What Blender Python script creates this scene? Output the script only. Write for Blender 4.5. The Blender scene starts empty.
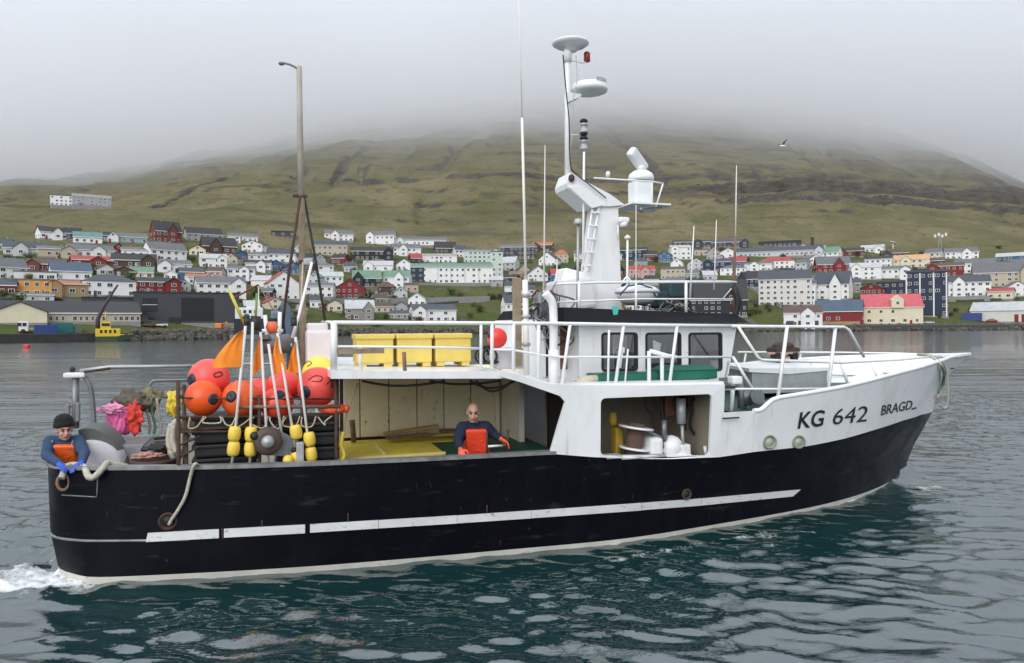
import bpy, bmesh, math, random
import numpy as np
from mathutils import Vector, Matrix
from mathutils.bvhtree import BVHTree
R = math.radians
random.seed(7); RNG = np.random.default_rng(7)
sc = bpy.context.scene
COL = sc.collection

# ------------------------------------------------------------------ camera
F, H, ROLL, CX, CY = 740.0, 3.3, 0.0068, 512.0, 325.5
cam = bpy.data.cameras.new('camera'); camo = bpy.data.objects.new('camera', cam); COL.objects.link(camo)
cam.sensor_width = 36; cam.lens = F / 1024 * 36; cam.shift_y = -6 / 1024
cam.clip_start = 0.1; cam.clip_end = 9000
camo.location = (0, 0, H); camo.rotation_euler = (R(90), ROLL, 0)
sc.camera = camo

# ------------------------------------------------------------------ sky, sun, exposure
SUN_EL, SUN_AZ = R(32), R(200)          # azimuth clockwise from +Y
w = bpy.data.worlds.new('World'); sc.world = w; w.use_nodes = True
nt = w.node_tree; N = nt.nodes; L = nt.links
bg = N['Background']
sky = N.new('ShaderNodeTexSky'); sky.sky_type = 'NISHITA'; sky.sun_disc = False
sky.sun_elevation = SUN_EL; sky.sun_rotation = SUN_AZ; sky.air_density = 1.0; sky.dust_density = 5.0
hs = N.new('ShaderNodeHueSaturation'); hs.inputs['Saturation'].default_value = 0.25
L.new(sky.outputs[0], hs.inputs['Color'])
tc = N.new('ShaderNodeTexCoord'); sep = N.new('ShaderNodeSeparateXYZ'); L.new(tc.outputs['Generated'], sep.inputs[0])
mr = N.new('ShaderNodeMapRange'); mr.inputs[1].default_value = 0; mr.inputs[2].default_value = 1
mr.inputs[3].default_value = 5.3; mr.inputs[4].default_value = 10.5
L.new(sep.outputs['Z'], mr.inputs[0])
mp = N.new('ShaderNodeMapping'); mp.inputs['Scale'].default_value = (1.0, 1.0, 3.2); L.new(tc.outputs['Generated'], mp.inputs[0])
nz = N.new('ShaderNodeTexNoise'); nz.inputs['Scale'].default_value = 2.2; nz.inputs['Detail'].default_value = 5; nz.inputs['Roughness'].default_value = 0.5
L.new(mp.outputs[0], nz.inputs['Vector'])
nr = N.new('ShaderNodeMapRange'); nr.inputs[1].default_value = 0.3; nr.inputs[2].default_value = 0.7; nr.inputs[3].default_value = 0.88; nr.inputs[4].default_value = 1.12
L.new(nz.outputs['Fac'], nr.inputs[0])
mu = N.new('ShaderNodeMath'); mu.operation = 'MULTIPLY'; L.new(mr.outputs[0], mu.inputs[0]); L.new(nr.outputs[0], mu.inputs[1])
vm = N.new('ShaderNodeVectorMath'); vm.operation = 'SCALE'; vm.inputs[0].default_value = (0.92, 0.985, 1.085); L.new(mu.outputs[0], vm.inputs['Scale'])
mx = N.new('ShaderNodeMixRGB'); mx.inputs[0].default_value = 0.9
L.new(hs.outputs[0], mx.inputs[1]); L.new(vm.outputs[0], mx.inputs[2])
L.new(mx.outputs[0], bg.inputs[0]); bg.inputs[1].default_value = 0.11

sd = bpy.data.lights.new('sun', 'SUN'); so = bpy.data.objects.new('sun', sd); COL.objects.link(so)
sd.energy = 1.5; sd.angle = R(50); sd.color = (1.0, 0.98, 0.95)
sdir = Vector((math.sin(SUN_AZ) * math.cos(SUN_EL), math.cos(SUN_AZ) * math.cos(SUN_EL), math.sin(SUN_EL)))
so.rotation_euler = sdir.to_track_quat('Z', 'Y').to_euler(); so.location = (0, -20, 60)
vs = sc.view_settings; vs.view_transform = 'Standard'; vs.look = 'None'; vs.gamma = 1; vs.exposure = 0.27; vs.use_curve_mapping = False
sc.render.engine = 'CYCLES'
cy = sc.cycles; cy.use_denoising = True; cy.max_bounces = 9; cy.diffuse_bounces = 5; cy.glossy_bounces = 3
cy.transmission_bounces = 4; cy.transparent_max_bounces = 9; cy.volume_bounces = 7; cy.volume_step_rate = 1.0; cy.volume_max_steps = 64
cy.caustics_reflective = False; cy.caustics_refractive = False

# ------------------------------------------------------------------ pixel <-> place
TH = R(18); ca, sa = math.cos(TH), math.sin(TH)
BO = (10.1 - 17.8 * ca, 16.5 - 17.8 * sa)          # boat origin: stern centre at the waterline
def ray(px, py):
    dx, dy = px - CX, py - CY
    c, s = math.cos(ROLL), math.sin(ROLL)
    return ((c * dx - s * dy) / F, 1.0, -(s * dx + c * dy) / F)
def P(px, py, yb):
    """boat-frame point on the lengthwise plane y = yb"""
    tx, _, tz = ray(px, py)
    Y = (yb - BO[0] * sa + BO[1] * ca) / (ca - tx * sa)
    X = tx * Y
    return Vector(((X - BO[0]) * ca + (Y - BO[1]) * sa, yb, H + tz * Y))
def Pz(px, py, z):
    tx, _, tz = ray(px, py); Y = (z - H) / tz; X = tx * Y
    return Vector(((X - BO[0]) * ca + (Y - BO[1]) * sa, -(X - BO[0]) * sa + (Y - BO[1]) * ca, z))
def toworld(p):
    return Vector((BO[0] + p[0] * ca - p[1] * sa, BO[1] + p[0] * sa + p[1] * ca, p[2]))
def toboat(X, Y):
    return ((X - BO[0]) * ca + (Y - BO[1]) * sa, -(X - BO[0]) * sa + (Y - BO[1]) * ca)
CAMB = Vector((*toboat(0, 0), H))

# ------------------------------------------------------------------ materials
MATS = {}
def mat(name, col=(.5, .5, .5), rough=.6, metal=0., var=.12, scale=3., wear=None, wear_amt=.5, wear_scale=(3, 3, .8), bump=0., bscale=40., spec=.5, streak=0.):
    if name in MATS: return MATS[name]
    m = bpy.data.materials.new(name); MATS[name] = m; m.use_nodes = True
    nt = m.node_tree; N = nt.nodes; L = nt.links; b = N['Principled BSDF']
    b.inputs['Roughness'].default_value = rough; b.inputs['Metallic'].default_value = metal
    b.inputs['Specular IOR Level'].default_value = spec
    tc = N.new('ShaderNodeTexCoord'); out = None
    n1 = N.new('ShaderNodeTexNoise'); n1.inputs['Scale'].default_value = scale; n1.inputs['Detail'].default_value = 6
    n1.inputs['Roughness'].default_value = .65
    L.new(tc.outputs['Object'], n1.inputs['Vector'])
    cr = N.new('ShaderNodeValToRGB')
    cr.color_ramp.elements[0].position = .3; cr.color_ramp.elements[1].position = .7
    cr.color_ramp.elements[0].color = (*[c * (1 - var) for c in col], 1)
    cr.color_ramp.elements[1].color = (*[min(1, c * (1 + var)) for c in col], 1)
    L.new(n1.outputs['Fac'], cr.inputs[0]); out = cr.outputs[0]
    if wear is not None:
        mp = N.new('ShaderNodeMapping'); mp.inputs['Scale'].default_value = wear_scale
        L.new(tc.outputs['Object'], mp.inputs[0])
        n2 = N.new('ShaderNodeTexNoise'); n2.inputs['Scale'].default_value = 2.; n2.inputs['Detail'].default_value = 8; n2.inputs['Roughness'].default_value = .7
        L.new(mp.outputs[0], n2.inputs['Vector'])
        r2 = N.new('ShaderNodeMapRange'); r2.inputs[1].default_value = .74 - .3 * wear_amt; r2.inputs[2].default_value = .84 - .26 * wear_amt
        L.new(n2.outputs['Fac'], r2.inputs[0])
        mx = N.new('ShaderNodeMixRGB'); L.new(r2.outputs[0], mx.inputs[0]); L.new(out, mx.inputs[1]); mx.inputs[2].default_value = (*wear, 1)
        out = mx.outputs[0]
    L.new(out, b.inputs['Base Color'])
    rr = N.new('ShaderNodeMapRange'); rr.inputs[3].default_value = max(.02, rough - .12); rr.inputs[4].default_value = min(1, rough + .12)
    L.new(n1.outputs['Fac'], rr.inputs[0]); L.new(rr.outputs[0], b.inputs['Roughness'])
    if bump:
        n3 = N.new('ShaderNodeTexNoise'); n3.inputs['Scale'].default_value = bscale; n3.inputs['Detail'].default_value = 3
        L.new(tc.outputs['Object'], n3.inputs['Vector'])
        bp = N.new('ShaderNodeBump'); bp.inputs['Strength'].default_value = bump; bp.inputs['Distance'].default_value = .02
        L.new(n3.outputs['Fac'], bp.inputs['Height']); L.new(bp.outputs[0], b.inputs['Normal'])
    return m
RUST = (.10, .04, .018)
def painted(name, col, rough, layers, bump, spec=.5, plates=(1.7, .62), seam=.25):
    """painted plate: layers of (colour, stretch, low, high, strength); weld seams and uneven plating as relief"""
    m = bpy.data.materials.new(name); MATS[name] = m; m.use_nodes = True
    nt = m.node_tree; N = nt.nodes; L = nt.links; b = N['Principled BSDF']; b.inputs['Specular IOR Level'].default_value = spec
    tc = N.new('ShaderNodeTexCoord')
    def noise(st, det=7, rg=.65):
        mp = N.new('ShaderNodeMapping'); mp.inputs['Scale'].default_value = st; L.new(tc.outputs['Object'], mp.inputs[0])
        n = N.new('ShaderNodeTexNoise'); n.inputs['Scale'].default_value = 1; n.inputs['Detail'].default_value = det; n.inputs['Roughness'].default_value = rg
        L.new(mp.outputs[0], n.inputs['Vector']); return n.outputs['Fac']
    def rngn(f, a, c, o=1., o0=0.):
        r = N.new('ShaderNodeMapRange'); r.inputs[1].default_value = a; r.inputs[2].default_value = c; r.inputs[3].default_value = o0; r.inputs[4].default_value = o; L.new(f, r.inputs[0]); return r.outputs[0]
    out = None
    for lc, st, lo, hi, am in layers:
        x = N.new('ShaderNodeMixRGB'); L.new(rngn(noise(st), lo, hi, am), x.inputs[0])
        if out is None: x.inputs[1].default_value = (*col, 1)
        else: L.new(out, x.inputs[1])
        x.inputs[2].default_value = (*lc, 1); out = x.outputs[0]
    L.new(out, b.inputs['Base Color']); L.new(rngn(noise((1.2, 1.2, 2)), .3, .7, rough + .18, rough - .1), b.inputs['Roughness'])
    sx = N.new('ShaderNodeSeparateXYZ'); L.new(tc.outputs['Object'], sx.inputs[0]); cb = N.new('ShaderNodeCombineXYZ'); L.new(sx.outputs['X'], cb.inputs[0]); L.new(sx.outputs['Z'], cb.inputs[1])
    br = N.new('ShaderNodeTexBrick'); br.inputs['Scale'].default_value = 1; br.inputs['Mortar Size'].default_value = .006; br.inputs['Mortar Smooth'].default_value = .6; br.inputs['Brick Width'].default_value = plates[0]; br.inputs['Row Height'].default_value = plates[1]
    L.new(cb.outputs[0], br.inputs['Vector'])
    b1 = N.new('ShaderNodeBump'); b1.inputs['Strength'].default_value = bump; b1.inputs['Distance'].default_value = .05; L.new(noise((1.6, 1.6, 1.9), 3, .5), b1.inputs['Height'])
    b2 = N.new('ShaderNodeBump'); b2.inputs['Strength'].default_value = seam; b2.inputs['Distance'].default_value = .012; L.new(br.outputs['Fac'], b2.inputs['Height']); L.new(b1.outputs[0], b2.inputs['Normal']); L.new(b2.outputs[0], b.inputs['Normal'])
    return m
M_HULL = painted('hull_black', (.0032, .0038, .0070), .34, [((.009, .009, .011), (2.2, 2.2, .35), .50, .74, .8), ((.050, .050, .052), (1.4, 1.4, 7), .60, .80, .8), ((.10, .10, .10), (16, 16, 5), .66, .76, .6), ((.085, .034, .014), (3.5, 3.5, 1.2), .68, .77, .85)], .34, .10)
M_BOOT = mat('boot_cream', (.55, .54, .48), .6, var=.15, wear=(.30, .22, .13), wear_amt=.45, wear_scale=(1.5, 1.5, 3))
M_WHITE = painted('boat_white', (.83, .84, .845), .36, [((.62, .62, .60), (1.5, 1.5, .7), .48, .72, .7), ((.45, .36, .26), (8, 8, .55), .60, .76, .6), ((.30, .17, .09), (9, 9, 3.5), .67, .75, .8), ((.36, .36, .36), (3, 3, 14), .66, .78, .65)], .16, .5, (1.9, .9), .18)
M_WHITE2 = mat('rail_white', (.82, .83, .83), .4, var=.06, scale=6, wear=(.30, .2, .13), wear_amt=.3, wear_scale=(5, 5, 5))
M_STRIPE = mat('stripe_white', (.70, .71, .70), .5, var=.1, wear=(.12, .11, .10), wear_amt=.52, wear_scale=(3, 3, 8))
M_RIM = mat('worn_rim', (.23, .23, .23), .45, .3, var=.4, scale=5, wear=RUST, wear_amt=.3)
M_BEIGE = mat('beige_panel', (.87, .80, .60), .6, var=.08, scale=1.7, wear=(.11, .05, .025), wear_amt=.46, wear_scale=(4.5, 4.5, 3))
M_CREAM = mat('cream_wall', (.76, .72, .62), .6, var=.1, scale=2, wear=(.13, .07, .04), wear_amt=.28, wear_scale=(3, 3, 1.5))
M_RUST = mat('rusty_steel', (.075, .045, .032), .8, .2, var=.5, scale=9, bump=.3)
M_RUSTL = mat('rusty_light', (.22, .13, .09), .8, .1, var=.4, scale=9, bump=.3)
M_STEEL = mat('grey_steel', (.22, .23, .24), .45, .6, var=.25, scale=5, wear=RUST, wear_amt=.25)
M_STEELL = mat('galvanised', (.42, .43, .44), .5, .4, var=.18, scale=4, wear=(.2, .16, .12), wear_amt=.3)
M_DARK = mat('dark_interior', (.035, .03, .027), .8, var=.3)
M_BLACK = mat('black_rubber', (.012, .012, .013), .55, var=.3)
M_VISOR = mat('visor_black', (.006, .006, .009), .7, spec=.2, var=.3, wear=(.05, .05, .05), wear_amt=.2)
M_DECK = mat('deck_grey', (.16, .15, .14), .8, var=.3, scale=2, wear=RUST, wear_amt=.4, wear_scale=(1, 1, 1))
M_GREEN = mat('deck_green', (.015, .10, .062), .6, var=.4, scale=2.5, wear=(.04, .035, .03), wear_amt=.35, wear_scale=(2, 2, 2))
M_GREENB = mat('green_plastic', (.008, .125, .078), .4, var=.2, scale=2, wear=(.05, .22, .16), wear_amt=.3, wear_scale=(3, 3, 3))
M_YEL = mat('yellow_tub', (.74, .56, .13), .5, var=.12, scale=2.2, wear=(.42, .32, .10), wear_amt=.36, wear_scale=(2, 2, 2))
M_YELD = mat('yellow_sheet', (.90, .70, .08), .5, var=.15, scale=1.8, wear=(.55, .42, .12), wear_amt=.4, wear_scale=(1, 3, 3))
M_WOOD = mat('weathered_wood', (.30, .23, .16), .8, var=.3, scale=4, wear=(.10, .075, .05), wear_amt=.4, wear_scale=(6, 6, .7), bump=.2)
M_PLANK = mat('plank_wood', (.42, .30, .13), .75, var=.25, scale=4, wear=(.16, .10, .05), wear_amt=.4)
M_ROPE = mat('rope', (.50, .46, .38), .9, var=.3, scale=30, bump=.6, bscale=90)
M_ROPEG = mat('rope_green', (.16, .28, .2), .9, var=.3, scale=30, bump=.6, bscale=90)
M_WHIP = mat('antenna_white', (.80, .79, .74), .4, var=.05)
M_CABLE = mat('cable_dark', (.025, .024, .026), .6, var=.3)
M_TAN = mat('tan_cable', (.45, .36, .2), .6, var=.2)
M_LAMPG = mat('lamp_glass', (.45, .46, .47), .12, var=.1)
M_REDL = mat('red_lamp', (.28, .012, .012), .25, var=.2)
M_INK = mat('letter_black', (.012, .012, .016), .45, var=.4, scale=8)
M_SKIN = mat('skin', (.56, .32, .24), .5, var=.08, scale=20)
M_NAVY = mat('navy_wool', (.012, .020, .045), .9, var=.25, scale=25, bump=.4, bscale=120)
M_BLUEW = mat('blue_wool', (.030, .062, .13), .9, var=.25, scale=25, bump=.4, bscale=120)
M_OIL = mat('orange_oilskin', (.95, .15, .025), .42, var=.12, scale=10)
M_OILR = mat('red_oilskin', (.93, .075, .03), .42, var=.12, scale=10)
M_GLOVEB = mat('blue_glove', (.035, .10, .55), .6, var=.15, scale=20)
M_GLOVEO = mat('orange_glove', (.75, .12, .06), .6, var=.15, scale=20)
def glass(name, tint=(.8, .86, .86), fac=.25):
    if name in MATS: return MATS[name]
    m = bpy.data.materials.new(name); MATS[name] = m; m.use_nodes = True
    nt = m.node_tree; N = nt.nodes; L = nt.links; N.remove(N['Principled BSDF'])
    t = N.new('ShaderNodeBsdfTransparent'); t.inputs[0].default_value = (*tint, 1)
    g = N.new('ShaderNodeBsdfGlossy'); g.inputs['Roughness'].default_value = .02
    lw = N.new('ShaderNodeFresnel'); lw.inputs[0].default_value = 1.6
    mp = N.new('ShaderNodeMath'); mp.operation = 'ADD'; mp.inputs[1].default_value = fac; mp.use_clamp = True
    mx = N.new('ShaderNodeMixShader'); L.new(lw.outputs[0], mp.inputs[0]); L.new(mp.outputs[0], mx.inputs[0])
    L.new(t.outputs[0], mx.inputs[1]); L.new(g.outputs[0], mx.inputs[2]); L.new(mx.outputs[0], N['Material Output'].inputs[0])
    return m
M_GLASS = glass('wheelhouse_glass', (.90, .94, .93), .17)
# ------------------------------------------------------------------ mesh helpers
BASE = {}
class MB:
    def __init__(s): s.v = []; s.f = []; s.m = []; s.sm = []
    def add(s, vs, fs, mi=0, smooth=False):
        o = len(s.v); s.v += [Vector(p) for p in vs]
        for f in fs: s.f.append([i + o for i in f]); s.m.append(mi); s.sm.append(smooth)
        return s
    def box(s, c, d, rot=None, mi=0, taper=(1, 1)):
        c = Vector(c); hx, hy, hz = d[0] / 2, d[1] / 2, d[2] / 2; vs = []
        for z in (-hz, hz):
            k = taper if z > 0 else (1, 1)
            for x, y in ((-hx, -hy), (hx, -hy), (hx, hy), (-hx, hy)): vs.append(Vector((x * k[0], y * k[1], z)))
        if rot is not None:
            if not isinstance(rot, Matrix): rot = Matrix.Rotation(rot, 3, 'Z')
            vs = [rot @ q for q in vs]
        return s.add([q + c for q in vs], [(3, 2, 1, 0), (4, 5, 6, 7), (0, 1, 5, 4), (1, 2, 6, 5), (2, 3, 7, 6), (3, 0, 4, 7)], mi)
    def rbox(s, c, d, r=.03, rot=None, mi=0):
        """box with bevelled edges"""
        bm = bmesh.new(); bmesh.ops.create_cube(bm, size=1)
        for q in bm.verts: q.co = Vector((q.co.x * d[0], q.co.y * d[1], q.co.z * d[2]))
        bmesh.ops.bevel(bm, geom=list(bm.edges), offset=r, segments=2, affect='EDGES', profile=.6)
        if rot is not None and not isinstance(rot, Matrix): rot = Matrix.Rotation(rot, 3, 'Z')
        c = Vector(c); bm.verts.index_update()
        vs = [(rot @ q.co if rot is not None else q.co) + c for q in bm.verts]
        fs = [[q.index for q in f.verts] for f in bm.faces]; bm.free()
        return s.add(vs, fs, mi)
    def tube(s, pts, r, n=8, mi=0, caps=True, closed=False):
        pts = [Vector(p) for p in pts]; k = len(pts)
        rr = r if isinstance(r, (list, tuple)) else [r] * k
        vs = []; up = None
        for i, p in enumerate(pts):
            if closed: t = pts[(i + 1) % k] - pts[i - 1]
            else: t = pts[min(i + 1, k - 1)] - pts[max(i - 1, 0)]
            if t.length < 1e-9: t = Vector((0, 0, 1))
            t.normalize()
            if up is None:
                up = Vector((0, 0, 1)) if abs(t.z) < .9 else Vector((1, 0, 0))
            a = up - t * up.dot(t)
            if a.length < 1e-6: a = t.orthogonal()
            a.normalize(); up = a; b = t.cross(a)
            for j in range(n):
                g = 2 * math.pi * j / n; vs.append(p + (a * math.cos(g) + b * math.sin(g)) * rr[i])
        fs = []
        for i in range(k if closed else k - 1):
            for j in range(n):
                A = i * n; Bq = ((i + 1) % k) * n
                fs.append((A + j, A + (j + 1) % n, Bq + (j + 1) % n, Bq + j))
        s.add(vs, fs, mi, True)
        if caps and not closed:
            o = len(s.v) - len(vs)
            s.f.append([o + j for j in reversed(range(n))]); s.m.append(mi); s.sm.append(False)
            s.f.append([o + (k - 1) * n + j for j in range(n)]); s.m.append(mi); s.sm.append(False)
        return s
    def lathe(s, prof, c=(0, 0, 0), n=20, rot=None, mi=0, smooth=True):
        """prof: (radius, height) pairs from bottom to top about +Z"""
        c = Vector(c); vs = []
        for r, z in prof:
            for j in range(n):
                g = 2 * math.pi * j / n; q = Vector((r * math.cos(g), r * math.sin(g), z))
                vs.append((rot @ q if rot is not None else q) + c)
        fs = []
        for i in range(len(prof) - 1):
            for j in range(n): fs.append((i * n + j, i * n + (j + 1) % n, (i + 1) * n + (j + 1) % n, (i + 1) * n + j))
        s.add(vs, fs, mi, smooth); o = len(s.v) - len(vs)
        if prof[0][0] > 1e-4: s.f.append([o + j for j in reversed(range(n))]); s.m.append(mi); s.sm.append(False)
        if prof[-1][0] > 1e-4: s.f.append([o + (len(prof) - 1) * n + j for j in range(n)]); s.m.append(mi); s.sm.append(False)
        return s
    def ball(s, c, r, n=16, rot=None, mi=0):
        rx, ry, rz = r if isinstance(r, (tuple, list)) else (r, r, r)
        c = Vector(c); vs = []; h = n // 2
        for i in range(1, h):
            a = math.pi * i / h
            for j in range(n):
                g = 2 * math.pi * j / n
                q = Vector((rx * math.sin(a) * math.cos(g), ry * math.sin(a) * math.sin(g), -rz * math.cos(a)))
                vs.append((rot @ q if rot is not None else q) + c)
        t = len(vs); b = Vector((0, 0, -rz)); u = Vector((0, 0, rz))
        vs += [(rot @ b if rot is not None else b) + c, (rot @ u if rot is not None else u) + c]
        fs = []
        for i in range(h - 2):
            for j in range(n): fs.append((i * n + j, i * n + (j + 1) % n, (i + 1) * n + (j + 1) % n, (i + 1) * n + j))
        for j in range(n):
            fs.append((t, (j + 1) % n, j)); o = (h - 2) * n; fs.append((t + 1, o + j, o + (j + 1) % n))
        return s.add(vs, fs, mi, True)
    def prism(s, poly, d, mi=0):
        """poly: 3D points of a planar outline; d: extrusion vector"""
        n = len(poly); d = Vector(d); a = [Vector(p) for p in poly]
        return s.add(a + [p + d for p in a], [list(reversed(range(n))), list(range(n, 2 * n))] + [(i, (i + 1) % n, n + (i + 1) % n, n + i) for i in range(n)], mi)
    def mesh(s, name, mats, base=(0, 0, 0)):
        me = bpy.data.meshes.new(name); b = Vector(base)
        me.from_pydata([tuple(q - b) for q in s.v], [], s.f)
        for m in (mats if isinstance(mats, (list, tuple)) else [mats]): me.materials.append(m)
        me.polygons.foreach_set('material_index', s.m); me.polygons.foreach_set('use_smooth', s.sm)
        bm = bmesh.new(); bm.from_mesh(me); bmesh.ops.recalc_face_normals(bm, faces=bm.faces); bm.to_mesh(me); bm.free()
        me.update(); return me
def tag(o, label=None, cat=None, group=None, kind=None):
    if label: o['label'] = label
    if cat: o['category'] = cat
    if group: o['group'] = group
    if kind: o['kind'] = kind
    return o
def thing(name, label, cat, base=(0, 0, 0), group=None, boat=True, rz=0.):
    """an Empty at a thing's base; base in boat coordinates when boat"""
    o = bpy.data.objects.new(name, None); COL.objects.link(o); o.empty_display_size = .2
    if boat: o.location = toworld(base); o.rotation_euler = (0, 0, TH)
    else: o.location = base; o.rotation_euler = (0, 0, rz)
    BASE[o.name] = Vector(base) if boat else Vector((0, 0, 0))
    return tag(o, label, cat, group)
def part(name, mb, mats, root, label=None):
    b = BASE[root.name]
    me = mb.mesh(name, mats, b); o = bpy.data.objects.new(name, me); COL.objects.link(o); o.parent = root
    BASE[o.name] = b
    if label: o['label'] = label
    return o
def solo(name, mb, mats, label, cat, base, group=None, boat=True, kind=None):
    """a thing of one mesh"""
    me = mb.mesh(name, mats, base); o = bpy.data.objects.new(name, me); COL.objects.link(o)
    if boat: o.location = toworld(base); o.rotation_euler = (0, 0, TH)
    else: o.location = base
    BASE[o.name] = Vector(base)
    return tag(o, label, cat, group, kind)
def copy_tree(o, parent=None):
    c = o.copy(); COL.objects.link(c); c.parent = parent; BASE[c.name] = BASE.get(o.name, Vector())
    for ch in list(o.children): copy_tree(ch, c)
    return c
def spline(pts, n=8, closed=False):
    pts = [Vector(p) for p in pts]; k = len(pts); out = []
    for i in range(k if closed else k - 1):
        g = lambda j: pts[j % k] if closed else pts[min(max(j, 0), k - 1)]
        p0, p1, p2, p3 = g(i - 1), g(i), g(i + 1), g(i + 2)
        for j in range(n):
            t = j / n
            out.append(.5 * ((2 * p1) + (p2 - p0) * t + (2 * p0 - 5 * p1 + 4 * p2 - p3) * t * t + (3 * p1 - p0 - 3 * p2 + p3) * t ** 3))
    if not closed: out.append(pts[-1])
    return out
def vnoise(x, y, seed=0):
    """vectorised value noise, -1..1"""
    x = np.asarray(x, float); y = np.asarray(y, float)
    xi = np.floor(x).astype(np.int64); yi = np.floor(y).astype(np.int64); fx = x - xi; fy = y - yi
    fx = fx * fx * (3 - 2 * fx); fy = fy * fy * (3 - 2 * fy)
    def h(a, b):
        n = (a * 374761393 + b * 668265263 + seed * 974634777) & 0xffffffff
        n = ((n ^ (n >> 13)) * 1274126177) & 0xffffffff
        return ((n ^ (n >> 16)) & 0xffff) / 32767.5 - 1
    return (h(xi, yi) * (1 - fx) + h(xi + 1, yi) * fx) * (1 - fy) + (h(xi, yi + 1) * (1 - fx) + h(xi + 1, yi + 1) * fx) * fy
def fbm(x, y, o=4, seed=0):
    a = 0; k = 1; s = 1
    for i in range(o): a = a + k * vnoise(x * s, y * s, seed + i); k *= .5; s *= 2.03
    return a
def gridmesh(name, X, Y, Z, m, attrs=None):
    r, c = X.shape; me = bpy.data.meshes.new(name)
    co = np.stack([X, Y, Z], -1).reshape(-1, 3)
    i = np.arange(r * c).reshape(r, c); q = np.stack([i[:-1, :-1], i[:-1, 1:], i[1:, 1:], i[1:, :-1]], -1).reshape(-1, 4)
    me.vertices.add(len(co)); me.vertices.foreach_set('co', co.ravel().astype(np.float32))
    me.loops.add(q.size); me.loops.foreach_set('vertex_index', q.ravel().astype(np.int32))
    me.polygons.add(len(q)); me.polygons.foreach_set('loop_start', np.arange(0, q.size, 4, dtype=np.int32))
    me.update(calc_edges=True); me.polygons.foreach_set('use_smooth', np.ones(len(q), bool))
    for k, a in (attrs or {}).items():
        at = me.attributes.new(k, 'FLOAT', 'POINT'); at.data.foreach_set('value', a.ravel().astype(np.float32))
    me.materials.append(m); me.update()
    o = bpy.data.objects.new(name, me); COL.objects.link(o); return o

# ------------------------------------------------------------------ terrain (hillside with the town's slope)
SH_T = np.array([-2.5, -.692, -.516, -.368, -.219, -.05, .308, .692, 2.5])
SH_Y = np.array([150, 175, 197, 230, 288, 318, 322, 306, 260.])
RD_T = np.array([-2.5, -1.2, -.692, -.61, -.516, -.449, -.354, -.219, 0, .254, .457, .565, .632, .692, .9, 2.5])
RD_H = np.array([150, 215, 250, 257, 270, 290, 315, 358, 392, 378, 344, 307, 277, 240, 150, 60.])
YR = 1250.
def shore(t): return np.interp(t, SH_T, SH_Y)
def ztown(d): return 1.9 + np.where(d < 14, 0, .262 * (d - 14)) * 1.0
def terrain(X, Y, rough=True):
    X = np.asarray(X, float); Y = np.asarray(Y, float)
    t = X / np.maximum(Y, 1); d = Y - shore(t); Y0 = shore(t) + 205; z0 = ztown(205.)
    hr = np.interp(t, RD_T, RD_H)
    s = np.clip((Y - Y0) / (YR - Y0), 0, 1.6)
    zh = z0 + (hr - z0) * np.where(s < 1, s, 1 - (s - 1) * .6)
    z = np.where(d < 205, ztown(np.minimum(d, 205)), zh)
    z = np.where(d < 0, np.maximum(-3, 1.9 + d * 1.2), z)
    if rough:
        k = np.clip((d - 190) / 160, 0, 1)
        gul = np.abs(fbm(X / 85 + .25 * fbm(X / 130, Y / 130, 2, 9), Y / 520, 3, 3))
        z = z - k * 8 * np.exp(-(gul / .13) ** 2) * (.4 + .6 * np.clip(s * 2, 0, 1)) * np.clip(1.2 - s, 0, 1)
        z = z + k * (fbm(X / 150, Y / 150, 5, 5) * 9 + fbm(X / 24, Y / 24, 3, 11) * 1.9)
        # basalt steps: faint all over, one stronger ledge that grows towards the east
        zz = z + 9 * fbm(X / 260, Y / 260, 2, 21); lam = 21.
        ph = zz / lam; fr = ph - np.floor(ph)
        east = np.clip((t - .12) / .25, 0, 1) * np.exp(-((zz - 134) / 20) ** 2)
        patch = np.clip(1.6 * fbm(X / 150 + np.floor(ph) * 7.3, Y * 0 + np.floor(ph) * 3.1, 2, 31) - .35, 0, 1)
        amp = k * np.clip(.10 + .20 * patch + .9 * east, 0, 1)
        st = np.clip((fr - .5) / .2 + .5, 0, 1); st = st * st * (3 - 2 * st)
        z = z + amp * lam * ((.5 + .3 * east) * (st - fr))
    return z
def land(px, py):
    """where the line of sight through a pixel meets the slope"""
    tx, _, tz = ray(px, py); Y = np.linspace(160, 1300, 6000); zr = H + tz * Y; zt = terrain(tx * Y, Y, False)
    d = Y - shore(tx); k = np.argmax((zr <= zt) & (d >= 0))
    return Vector((tx * Y[k], Y[k], zt[k]))
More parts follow.
